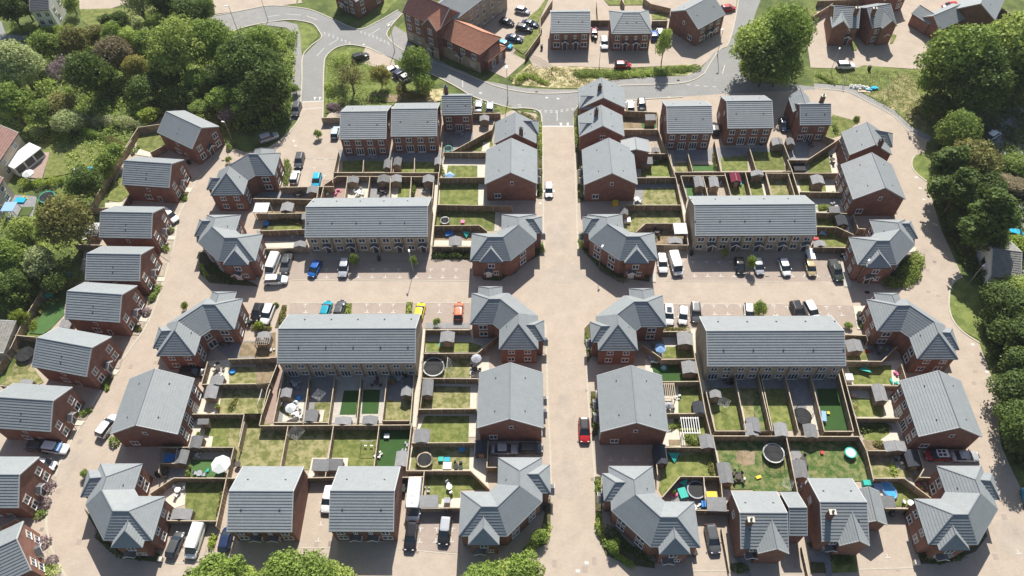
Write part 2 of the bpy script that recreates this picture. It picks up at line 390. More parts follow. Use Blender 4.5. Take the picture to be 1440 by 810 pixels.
class Wing:
    """a roofed wing along a ridge line; ends 'h' hip or 'g' gable"""
    def __init__(s, R, wd, ends, ze=5.0, zr=8.0, oh=.28, goh=.12, inset=None):
        s.R = [Vector((p[0], p[1])) for p in R]; s.wd = wd; s.ends = ends; s.ze = ze; s.zr = zr
        h = wd/2; ins = h if inset is None else inset
        L = offset_line(s.R, h); Rr = offset_line(s.R, -h)
        t0 = (s.R[1]-s.R[0]).normalized(); t1 = (s.R[-1]-s.R[-2]).normalized()
        s.Le = list(L); s.Re = list(Rr)
        if ends[0] == 'h': s.Le[0] = L[0]-t0*ins; s.Re[0] = Rr[0]-t0*ins
        if ends[1] == 'h': s.Le[-1] = L[-1]+t1*ins; s.Re[-1] = Rr[-1]+t1*ins
        # wall footprint
        Lw = offset_line(s.R, h-oh); Rw = offset_line(s.R, -(h-oh))
        e0 = (ins-oh) if ends[0] == 'h' else -goh; e1 = (ins-oh) if ends[1] == 'h' else -goh
        Lw[0] = Lw[0]-t0*e0; Rw[0] = Rw[0]-t0*e0; Lw[-1] = Lw[-1]+t1*e1; Rw[-1] = Rw[-1]+t1*e1
        s.Lw = Lw; s.Rw = Rw
        s.foot = Lw+Rw[::-1]; s.oh = oh
    def roof(s, mb, cap, C, mi=0, course=.46):
        c3 = lambda p, z: Vector((p.x-C.x, p.y-C.y, z))
        n = len(s.R)
        for i in range(n-1):
            roof_face(mb, [c3(s.Le[i], s.ze), c3(s.Le[i+1], s.ze), c3(s.R[i+1], s.zr), c3(s.R[i], s.zr)], mi=mi, course=course)
            roof_face(mb, [c3(s.Re[i], s.ze), c3(s.Re[i+1], s.ze), c3(s.R[i+1], s.zr), c3(s.R[i], s.zr)], mi=mi, course=course)
            cap.rod(c3(s.R[i], s.zr+.03), c3(s.R[i+1], s.zr+.03), .10, n=6)
        if s.ends[0] == 'h':
            roof_face(mb, [c3(s.Le[0], s.ze), c3(s.Re[0], s.ze), c3(s.R[0], s.zr)], mi=mi, course=course)
            for q in (s.Le[0], s.Re[0]): cap.rod(c3(q, s.ze+.06), c3(s.R[0], s.zr+.04), .085, n=5)
        if s.ends[1] == 'h':
            roof_face(mb, [c3(s.Le[-1], s.ze), c3(s.Re[-1], s.ze), c3(s.R[-1], s.zr)], mi=mi, course=course)
            for q in (s.Le[-1], s.Re[-1]): cap.rod(c3(q, s.ze+.06), c3(s.R[-1], s.zr+.04), .085, n=5)
    def walls(s, mb, C, mi=0, z0=-.3):
        c3 = lambda p, z: Vector((p.x-C.x, p.y-C.y, z))
        f = s.foot; n = len(f); zt = s.ze+s.oh*(s.zr-s.ze)/(s.wd/2)-.13
        for i in range(n):
            a, b = f[i], f[(i+1) % n]; mb.add([c3(a, z0), c3(b, z0), c3(b, zt), c3(a, zt)], [(0, 1, 2, 3)], mi)
        for e, (a, b, r, tt) in enumerate(((s.Lw[0], s.Rw[0], s.R[0], 1), (s.Lw[-1], s.Rw[-1], s.R[-1], -1))):
            if s.ends[e] == 'g':
                m = (a+b)/2; mb.add([c3(a, zt), c3(b, zt), c3(m, s.zr-.13)], [(0, 1, 2)], mi)
    def verges(s, out, C):
        c3 = lambda p, z: Vector((p.x-C.x, p.y-C.y, z))
        for e in (0, 1):
            if s.ends[e] != 'g': continue
            i = 0 if e == 0 else -1
            t = (s.R[1]-s.R[0]).normalized() if e == 0 else (s.R[-2]-s.R[-1]).normalized()
            for q in (s.Le[i], s.Re[i]):
                a = c3(q, s.ze); b = c3(s.R[i], s.zr); t3 = Vector((t.x, t.y, 0))
                vs = []
                for p in (a, b):
                    for dx in (-.04, .07):
                        for dz in (-.2, .075): vs.append(p+t3*dx+Vector((0, 0, dz)))
                mb = MB(); out.append(mb); mb.add(vs, [(0, 1, 3, 2), (4, 6, 7, 5), (0, 4, 5, 1), (2, 3, 7, 6), (1, 5, 7, 3), (0, 2, 6, 4)])
    def gutters(s, mb, C):
        c3 = lambda p, z: Vector((p.x-C.x, p.y-C.y, z))
        for line in (s.Le, s.Re):
            for i in range(len(line)-1): mb.rod(c3(line[i], s.ze-.1), c3(line[i+1], s.ze-.1), .06, n=5)
        for e in (0, -1):
            if s.ends[e] == 'h': mb.rod(c3(s.Le[e], s.ze-.1), c3(s.Re[e], s.ze-.1), .06, n=5)
def inpoly(p, poly):
    c = False; n = len(poly)
    for i in range(n):
        a, b = poly[i], poly[(i+1) % n]
        if (a.y > p.y) != (b.y > p.y) and p.x < (b.x-a.x)*(p.y-a.y)/(b.y-a.y)+a.x: c = not c
    return c
def house(name, label, group, wings, wallm='red_brick', roofm='slate', band=True, cat='house', chim=(), vents=True, course=.46):
    w0 = wings[0]
    C2 = sum(w0.foot, Vector((0, 0)))/len(w0.foot); C = Vector((C2.x, C2.y, 0))
    root = empty(name, C, 0, label, cat, group)
    rb = MB(); cap = MB(); wb = MB(); vg = []; gt = MB()
    for wg in wings: wg.roof(rb, cap, C, course=course); wg.walls(wb, C); wg.verges(vg, C); wg.gutters(gt, C)
    wb.obj('wall', wallm, root)
    ro = rb.obj('roof', roofm, root)
    cap.obj('ridge_tiles', 'slate_ridge' if roofm == 'slate' else roofm, ro)
    for q_ in vg: q_.obj('verge', 'verge', ro)
    gt.obj('gutter', 'trim', root)
    if vents:
        n = len(w0.R)
        for sgn in (1, -1):
            for fr in ((.2, .8) if n == 2 else (.3,)):
                a, b = w0.R[0], w0.R[-1] if n == 2 else w0.R[1]
                t = (b-a).normalized(); nn = Vector((-t.y, t.x))*sgn; k = .45 if n == 2 else .6
                p = a+(b-a)*fr+nn*w0.wd/2*k; z = w0.zr-(w0.zr-w0.ze)*k
                v = MB(); v.box(-.13, .13, -.13, .13, 0, .1); v.obj('roof_vent', 'vent', ro, (p.x-C.x, p.y-C.y, z), math.atan2(t.y, t.x))
    for (x, y, zt, wallc) in chim:
        ch = MB(); ch.box(-.42, .42, -.32, .32, 0, 2.1); cc = MB(); cc.box(-.5, .5, -.4, .4, 2.1, 2.22)
        po = MB(); po.cyl((0, 0), .17, 2.22, 2.6, 8)
        o = ch.obj('chimney', wallc, ro, (x-C.x, y-C.y, zt-2.2), GA); cc.obj('chimney_cap', 'slab_white' if wallc == 'red_brick' else 'vent', o); po.obj('chimney_pot', 'vent', o)
    root['_'] = 0; del root['_']
    return root, C
def wall_items(root, C, a, b, items, inside=None, skip=()):
    """a->b two wall corners; items (fraction, z, kind, w, h[, colour]); the outward side is away from `inside`"""
    d = (b-a); t = d.normalized(); nn = Vector((t.y, -t.x))
    if inside is not None and nn.dot(inside-(a+b)/2) > 0: nn = -nn
    ang = math.atan2(nn.y, nn.x)
    for it in items:
        p = a+d*it[0]+nn*.02
        if any(inpoly(p+nn*.1, f) for f in skip): continue
        put_wall_item(root, it[2], (p.x-C.x, p.y-C.y, it[1]), ang, it[3], it[4], *(it[5:6]))
def v2(p): return Vector((p[0], p[1]))
# wall patterns, fractions run left to right seen from outside
def pat_semi_back(): return [(.12, 3.1, 'win', 1.15, 1.15), (.37, 3.1, 'win', 1.15, 1.15), (.63, 3.1, 'win', 1.15, 1.15), (.88, 3.1, 'win', 1.15, 1.15),
                             (.12, .9, 'win', 1.15, 1.15), (.37, .1, 'patio', 1.6, 2.05), (.63, .1, 'patio', 1.6, 2.05), (.88, .9, 'win', 1.15, 1.15)]
def pat_semi_front(): return [(.14, 3.1, 'win', 1.2, 1.2), (.38, 3.2, 'win', .6, .9), (.62, 3.2, 'win', .6, .9), (.86, 3.1, 'win', 1.2, 1.2),
                              (.14, .9, 'win', 1.5, 1.2), (.36, .05, 'door', 1, 2), (.64, .05, 'door', 1, 2), (.86, .9, 'win', 1.5, 1.2)]
def pat_gable_front(): return [(.22, 3.1, 'win', 1.2, 1.25), (.78, 3.1, 'win', 1.2, 1.25), (.2, .8, 'win', 1.4, 1.3), (.5, .05, 'door', 1, 2), (.8, .8, 'win', 1.4, 1.3)]
def pat_gable_side(): return [(.52, 4.3, 'small', .7, 1.0), (.2, .9, 'win', 1.2, 1.1)]
def pat_row(n, flip=False):
    out = []
    for i in range(n):
        f = lambda a: (i+(1-a if flip else a))/n
        out += [(f(.27), 3.1, 'win', 1.3, 1.15), (f(.74), 3.1, 'win', 1.3, 1.15), (f(.27), .9, 'win', 1.3, 1.15), (f(.76), .05, 'door', 1, 2)]
    return out
def pat_row_back(n):
    out = []
    for i in range(n):
        out += [((i+.28)/n, 3.1, 'win', 1.1, 1.0), ((i+.76)/n, 3.1, 'win', 1.1, 1.0), ((i+.33)/n, .1, 'patio', 1.7, 2.0), ((i+.8)/n, .9, 'win', 1.2, 1.05)]
    return out
def gable_house(name, label, group, r0, r1, wd, zr=8.0, south=None, east=None, west=None, north=None, **kw):
    """r0,r1: ridge end positions on the ground plan (world xy)"""
    wg = Wing([r0, r1], wd, 'gg', zr=zr); root, C = house(name, label, group, [wg]+kw.pop('extra', []), **kw)
    cen = (wg.R[0]+wg.R[1])/2
    cs = {'L': (wg.Lw[0], wg.Lw[1]), 'R': (wg.Rw[0], wg.Rw[1]), '0': (wg.Lw[0], wg.Rw[0]), '1': (wg.Lw[1], wg.Rw[1])}
    for pat, dirv in ((south, Vector((0, -1))), (east, Vector((1, 0))), (west, Vector((-1, 0))), (north, Vector((0, 1)))):
        if not pat: continue
        best = max(cs.values(), key=lambda ab: ((ab[0]+ab[1])/2-cen).normalized().dot(dirv))
        a, b = best; right = Vector((-dirv.y, dirv.x))       # seen from outside, left to right
        if (b-a).dot(right) < 0: a, b = b, a
        wall_items(root, C, a, b, pat, inside=cen)
    return root
def bay_wing(q0, q1, inside, deep=3.0, pitch=.86, ze=5.0):
    """a hipped bay: q0,q1 its outer eaves corners"""
    q0 = v2(q0); q1 = v2(q1); w = (q1-q0).length; m = (q0+q1)/2; t = (q1-q0).normalized(); nn = Vector((-t.y, t.x))
    if nn.dot(inside-m) < 0: nn = -nn
    ins = w/2*.8
    return Wing([m+nn*ins, m+nn*(ins+deep)], w, 'hg', ze=ze+.02, zr=ze+w/2*pitch, oh=.25, goh=-.0, inset=ins)
def bent_house(label, Rpx, bays, wd=6.75, zr=7.9, entry=None, doorc='door_dark'):
    R = [P(x, y, zr) for x, y in Rpx]; R = [v2(p) for p in R]
    # square the two outer legs to the street grid
    u2 = v2(U); vv = v2(V)
    R[0] = R[1]+vv*((R[0]-R[1]).dot(vv)) if ALIGN.get(label, True) else R[0]
    R[3] = R[2]+u2*((R[3]-R[2]).dot(u2)) if ALIGN.get(label, True) else R[3]
    main = Wing(R, wd, 'hh', zr=zr); cen = sum(R, Vector((0, 0)))/4
    bw = []
    for q in bays:
        q0, q1 = [v2(P(x, y, 5.0)) for x, y in q]
        bw.append(bay_wing(q0, q1, (R[0]+R[1])/2 if (q0+q1).length and ((q0+q1)/2-(R[0]+R[1])/2).length < ((q0+q1)/2-(R[2]+R[3])/2).length else (R[2]+R[3])/2))
    root, C = house('corner_house', label, 'hipped brick corner houses with bent plans', [main]+bw)
    feet = [b.foot for b in bw]
    for line in (main.Lw, main.Rw):
        for i in range(3):
            a, b = line[i], line[i+1]; ln = (b-a).length
            cmid = (main.R[i]+main.R[i+1])/2
            if ln < 2.2: continue
            n = max(1, int(ln/3.4)); outer = ((a+b)/2-cen).length > 3.6
            its = []
            for k in range(n):
                f = (k+.5)/n; its += [(f, 3.1, 'win', 1.5 if outer else 1.1, 1.15), (f, .9 if outer or k else .1, 'win' if outer or k else 'patio', 1.5, 1.2 if outer or k else 2.0)]
            wall_items(root, C, a, b, its, inside=cmid, skip=feet)
    for e, (a, b, r) in enumerate(((main.Lw[0], main.Rw[0], main.R[0]), (main.Lw[3], main.Rw[3], main.R[3]))):
        wall_items(root, C, a, b, [(.28, .9, 'win', 1.2, 1.1), (.75, .9, 'win', 1.2, 1.1), (.3, 3.3, 'win', 1.1, .9), (.75, 3.3, 'win', 1.1, .9)], inside=r, skip=feet)
    for j, bwg in enumerate(bw):
        a, b = bwg.Lw[0], bwg.Rw[0]
        if (a-b).length > 3.2: its = [(.5, 3.1, 'win', 1.2, 1.1), (.72, 1.0, 'win', .9, 1.0), (.34, .05, 'door', 1, 2, doorc)]
        else: its = [(.5, 3.1, 'win', .9, 1.0), (.5, .9, 'win', .9, 1.1)]
        if (b-a).dot(Vector((1, 0))) < 0: a, b = b, a
        wall_items(root, C, a, b, its, inside=bwg.R[1])
    return root
ALIGN = {}
# ---------------------------------------------------------------- ground
def far_ground():
    n = 40; s = 3000.0
    vs = []; fs = []
    for j in range(n+1):
        for i in range(n+1):
            a = (i/n-.5)*2; b = (j/n-.5)*2
            vs.append((math.copysign(abs(a)**2, a)*s, 100+math.copysign(abs(b)**2, b)*s, -.07))
    for j in range(n):
        for i in range(n): a = j*(n+1)+i; fs.append((a, a+1, a+n+2, a+n+1))
    o = link('ground', mesh_from('ground', vs, fs, 'rough_grass')); o['kind'] = 'structure'
far_ground()
PB = [(424,143),(422,164),(407,185),(376,211),(345,214),(322,206),(312,196),(300,150),(262,140),(222,170),(205,178),(170,225),(160,255),(150,300),(120,345),(110,395),(80,450),(40,500),(-15,560),(-40,640),(-60,760),(-80,860),(1520,900),(1520,860),(1440,695),(1425,665),(1406,625),(1403,596),(1404,580),(1400,545),(1377,482),(1350,463),(1336,440),(1335,411),(1340,397),(1353,388),(1324,324),(1303,255),(1287,242),(1282,229),(1286,219),(1300,214),(1304,199),(1279,185),(1255.5,161),(1224,144),(1192,128),(1144.5,122),(1100,118),(1016,132),(878,140),(812,150),(807,176),(762,176),(754,160),(720,155),(690,160),(640,160),(600,150),(470,150),(455,170),(455,143)]
sheet('pavement', pp(PB), 'pavers', 0.0)
# north side paved areas
sheet('pavement', pp([(760,60),(742,80),(757,105),(800,93),(870,96),(960,91),(982,97),(1013,69),(1024,62),(1034,26),(1037,-10),(755,-12),(745,20)]), 'pavers', 0.001)
sheet('pavement', pp([(1140,95),(1200,97),(1215,92),(1300,98),(1330,60),(1345,30),(1410,-14),(1230,-14),(1150,10),(1135,60)]), 'pavers', 0.0015)
sheet('car_park', pp([(655,14),(690,-14),(775,-14),(757,20),(735,58),(722,75),(740,85),(712,110),(690,100),(660,88)]), 'pavers', 0.002)
sheet('pavement', pp([(110,-14),(170,-14),(180,4),(150,14),(112,13)]), 'pavers', 0.0025)
sheet('pavement', pp([(305,-14),(420,-14),(425,4),(345,14),(300,20),(300,0)]), 'pavers', 0.003)
main_up = [(292,24),(345,14),(378,8),(413,10),(439,14.5),(471,28),(503,41),(510,40),(530,32),(560,15),(566,19),(547,38),(543,52),(566,70),(600,84),(635,97),(659,106),(700,122),(740,130),(780,131),(823,128),(865,121),(920,119),(963,116),(988,105),(1000,87),(1013,69),(1024,62),(1034,26),(1040,-14)]
main_dn = [(1075,-14),(1062,20),(1050,60),(1045,85),(1060,105),(1110,118),(1146,122),(1146,126),(1100,128),(1016,132),(960,136),(878,141),(840,143),(818,145),(809,155),(807,177),(762,177),(760,160),(753,154),(736,152),(720,152),(690,144),(664,135),(611,106),(553,82),(516,67),(492,63),(473,67),(458,79),(455,95),(454.6,143),(424.7,143),(426,79),(452,53),(449,44),(439,33),(410,28),(378,31),(345,38),(325,45),(310,40),(296,34)]
sheet('road', pp(main_up+main_dn), 'asphalt', 0.005)
sheet('road', pp([(-10,30),(2,30),(8,48),(50,52),(60,64),(0,66),(-10,66)]), 'asphalt', .006)
sheet('road', pp([(1330,160),(1440,150),(1470,160),(1470,240),(1420,215),(1400,225),(1395,205),(1375,190)]), 'asphalt', .006)
sheet('road', pp([(1415,290),(1450,280),(1460,370),(1440,390),(1405,330)]), 'asphalt', .006)
# footpaths beside the main road
sheet('footpath', pp([(720,121),(740,124),(780,126),(815,126),(860,113),(920,108),(963,107),(985,98),(1003,75),(1013,69),(1000,87),(988,105),(963,116),(920,119),(865,121),(823,128),(780,131),(740,130),(720,126),(700,122),(680,113)]), 'footpath', .02)
sheet('footpath', pp([(1144.5,117),(1192,121),(1224,137),(1256,154),(1282,178),(1308,191),(1308,199),(1279,186),(1255.5,163),(1224,146),(1192,130),(1144.5,124)]), 'footpath', .021)
sheet('footpath', pp([(360,35),(378,36),(402,39),(413,46),(415,58),(411,90),(410,142),(408,172),(421,164),(423,143),(423,110),(425,80),(423,60),(422,45),(418,34),(400,30),(378,31)]), 'footpath', .022)
sheet('footpath', pp([(555,36),(572,47),(574,58),(600,77),(640,96),(662,104),(640,100),(600,85),(566,71),(545,57)]), 'footpath', .023)
# kerbs (real upstands)
def kerb(pts, wd=.3, h=.1, m='kerb'): ribbon('kerb', smooth_line(pts, 5), wd, -.05, h, m)
kerb(pp([(292,24),(345,14),(378,8),(413,10),(439,14.5),(471,28),(503,41),(530,31),(560,14)]))
kerb(pp([(566,19),(549,38),(545,52),(566,70),(600,84),(635,97),(659,106),(700,122),(740,130),(780,131.5),(823,128),(865,121),(920,119),(963,116),(988,105),(1000,87),(1013,69),(1024,62),(1034,26),(1040,-14)]))
kerb(pp([(762,177),(761,161),(753,154),(736,152),(720,152),(690,144),(664,135),(640,121),(611,106),(580,93)]))
kerb(pp([(537,76),(516,67),(492,63),(473,67),(459,79),(455.5,95),(454.6,143),(454,168)]))
kerb(pp([(423,148),(424.7,110),(426,79),(438,64),(452,53),(449,44),(439,33),(410,28),(378,31),(345,38),(325,45)]))
kerb(pp([(807,177),(809,156),(818,146),(840,143.5),(878,141),(960,136.5)]))
kerb(pp([(423,150),(420,168),(407,185),(392,199),(376,209)]), .35, .06)
kerb(pp([(306,222),(290,240),(275,256),(262,282),(250,308),(246,337),(238,369),(225,411),(206,458),(180,495),(158,525),(130,570),(106,611),(98,625),(85,650),(77,673),(69,700),(66,725),(66,745),(74,778),(92,810),(120,850)]), .35, .05)
kerb(pp([(762.5,177),(763.5,230),(764,300),(765,360)]), .3, .04); kerb(pp([(807,177),(809,240),(811,300),(813,360)]), .3, .04)
kerb(pp([(767,455),(769,520),(771,580),(774,640),(775,700)]), .3, .04); kerb(pp([(823,460),(825,520),(829,590),(835,650),(838,700),(842,735),(850,760)]), .3, .04)
kerb(pp([(1144,124),(1192,129),(1224,145),(1255,162),(1279,185),(1306,199)]), .25, .06)
kerb(pp([(1286,219),(1282,229),(1287,242),(1303,255)]), .3, .08); kerb(pp([(1353,389),(1340,398),(1335,412),(1336,440),(1350,463),(1377,482)]), .3, .08)
kerb(pp([(1404,560),(1403,596),(1406,625),(1414,645)]), .3, .08)
# verges and greens
def green(pts, m='verge_grass', name='grass_verge'): return sheet(name, pts, m)
green(pp([(418,33),(428,32),(443,41),(449,50),(437,61),(426,75),(422,60),(422,45)]))
green(pp([(460,90),(470,74),(490,67),(508,68),(505,80),(530,96),(548,100),(590,128),(610,124),(604,146),(458,152),(457,165),(456,110)]))
sheet('car_park', pp([(515,64),(554,84),(556,95),(585,112),(560,118),(533,95),(505,88)]), 'pavers')
green(pp([(300,8),(112,13),(116,30),(140,45),(200,40),(220,30),(210,22)]), 'lawn')
green(pp([(416,10),(417,0),(420,0)]), 'verge_grass')
green(pp([(560,38),(568,30),(576,50),(556,56),(547,48)]))
green(pp([(530,-5),(565,-5),(540,20),(525,18)]))
sheet('embankment', pp([(720,118),(722,108),(745,90),(757,97),(780,93),(815,94),(870,97),(920,95),(955,91),(975,91),(984,96),(970,106),(920,106),(860,111),(815,124),(780,124),(745,121)]), 'sand')
sheet('embankment', pp([(806,104),(820,97),(870,98),(940,92),(975,92),(982,98),(965,105),(900,107),(850,110),(812,112)]), 'verge_grass')
green(pp([(1146,96),(1190,99),(1205,95),(1222,92),(1270,97),(1300,99),(1325,140),(1330,200),(1308,198),(1282,177),(1256,153),(1224,136),(1192,120),(1143,116)]))
sheet('bare_patch', pp([(1270,104),(1275,104),(1273,122),(1268,145),(1258,156),(1248,150),(1263,128)]), 'sand')
sheet('bare_patch', pp([(1250,120),(1268,100),(1285,110),(1300,150),(1305,190),(1285,178),(1262,155),(1240,140),(1222,134),(1210,128),(1240,126)]), 'dry_lawn')
green(pp([(1286,219),(1303,213),(1312,225),(1312,250),(1303,255),(1288,242),(1283,229)]))
green(pp([(1340,397),(1355,390),(1375,410),(1385,450),(1380,480),(1350,462),(1337,440),(1335,412)]))
green(pp([(660,-2),(675,-12),(664,-14),(650,-8)]))
green(tp('c4',[(420,610),(570,650),(540,660),(470,720),(400,740),(370,710)]), 'lawn')
# ------ parking bays
bays = [tp('c6',[(185,625),(1145,625),(1145,738),(150,732)]), tp('d2',[(185,98),(1140,98),(1140,210),(900,210),(900,235),(150,235)]), tp('c7',[(935,615),(1438,615),(1438,740),(815,740)]),
        tp('c8',[(0,615),(480,615),(500,738),(0,740)]), tp('d3',[(800,104),(1438,104),(1438,230),(800,230)]), tp('d4',[(0,104),(525,112),(548,225),(0,225)]), tp('e2',[(870,455),(1085,455),(1085,690),(862,668)])]
for b in bays: sheet('parking_bays', b, 'bay_pavers', None)
def tmark(t, x, y, up=1, rz=0):
    p = K(t, x, y); b = MB(); b.box(-.45, .45, -.06, .06, 0, .006); b.box(-.06, .06, (.06 if up > 0 else -.6), (.6 if up > 0 else -.06), 0, .006)
    o = b.obj('bay_marking', 'line_white', None, (p.x, p.y, .03), GA+rz); o['kind'] = 'structure'
for x in (375, 545, 617, 687, 765, 850, 925, 993, 1062): tmark('c6', x, 722, 1)
for x in (375, 622, 690, 760, 930, 997, 1065): tmark('c6', x, 675, -1)
for x in (263, 590, 660, 730, 975): tmark('d2', x, 105, -1); tmark('d2', x, 150, 1)
for x in (905, 972, 1042, 1112, 1183, 1355, 1425): tmark('c7', x, 715, 1)
for x in (960, 1035, 1100, 1165): tmark('c7', x, 635, -1)
for x in (70, 137, 205, 272, 340, 410): tmark('c8', x, 715, 1)
for x in (1010, 1072, 1143, 1213, 1390): tmark('d3', x, 110, -1)
for x in (1080, 1150, 1403): tmark('d3', x, 160, 1)
for x in (107, 177, 385, 455): tmark('d4', x, 118, -1)
for x in (117, 400, 470): tmark('d4', x, 165, 1)
for x, y in ((870, 630), (957, 630), (1038, 628)): tmark('e2', x, y, 1)
for x, y in ((875, 555), (962, 555), (1045, 555)): tmark('e2', x, y, -1)
for x, y in ((330, 625), (343, 540)): tmark('e2', x, y, 1)
for x, y in ((525, 195), (595, 195), (662, 195), (732, 195)): tmark('e3', x, y, 1)
tmark('e4', 712, 712, 1); tmark('e4', 1410, 690, 1)
for x, y in ((310, 92), (375, 92), (310, 135), (365, 178)): tmark('c6', x, y, -1)
# dashed and solid road paint
def dash(a, b, wd=.14):
    a = Vector(a); b = Vector(b); d = (b-a); t = d.normalized(); n = Vector((-t.y, t.x, 0))*wd/2
    o = link('road_marking', mesh_from('road_marking', [Vector((q.x, q.y, .012)) for q in (a-n, b-n, b+n, a+n)], [(0, 1, 2, 3)], 'line_white')); o['kind'] = 'structure'
for t, a, b in (('c2',(40,92),(125,80)), ('c2',(160,75),(240,80)), ('c2',(268,84),(326,105)), ('c2',(390,238),(440,207)), ('c2',(323,297),(365,255)), ('c2',(610,182),(660,150)), ('c2',(692,130),(752,100)), ('c3',(1120,390),(1133,345)), ('c3',(240,590),(240,643)), ('c2',(1100,425),(1100,465)), ('c1',(1405,92),(1438,88))):
    dash(K(t, *a), K(t, *b))
def dashes(pts, step=.6, gap=.55, wd=.15):
    pts = [Vector(p) for p in pts]
    for i in range(len(pts)-1):
        d = pts[i+1]-pts[i]; n = max(1, int(d.length/(step+gap)))
        for k in range(n): dash(pts[i]+d*(k/n), pts[i]+d*(k/n)+d.normalized()*step, wd)
for dy in (0, 8):
    dashes(tp('c2',[(360,172+dy),(430,197+dy),(515,232+dy)])); dashes(tp('c2',[(555,165+dy),(640,195+dy),(720,235+dy)])); dashes(tp('c3',[(115,586+dy),(230,590+dy),(345,573+dy)]))
dashes(tp('c3',[(930,450),(1020,458),(1115,464)]), .9, .8, .15)
def give_way(t, x, y):
    p = K(t, x, y); b = MB(); b.add([(-.35, .55, .013), (.35, .55, .013), (0, -.75, .013)], [(0, 2, 1)])
    o = b.obj('road_marking', 'line_white', None, (p.x, p.y, 0), GA); o['kind'] = 'structure'
for x in (313, 340): give_way('c2', x, 524)
for x in (260, 297): give_way('c3', x, 662)
dash(K('c2', 245, 543), K('c2', 358, 537), .3); dash(K('c3', 160, 672), K('c3', 330, 672), .35); dash(K('c2', 250, 582), K('c2', 350, 573), .2)
# edging lines of the parking courts
for t, a, b in (('c6',(190,732),(1140,738)), ('d2',(185,99),(1140,97)), ('c7',(815,740),(1438,742)), ('d3',(800,104),(1438,105)), ('c6',(240,85),(430,92)), ('e2',(230,660),(400,660)), ('e2',(755,665),(1075,695)), ('e3',(960,783),(1160,783)), ('e4',(130,795),(300,795)), ('e4',(560,775),(880,765)), ('e1',(870,745),(1000,742))):
    ribbon('kerb', [K(t, *a), K(t, *b)], .16, -.02, .04 if t in ('c6','d2','c7','d3') else .03, 'kerb')

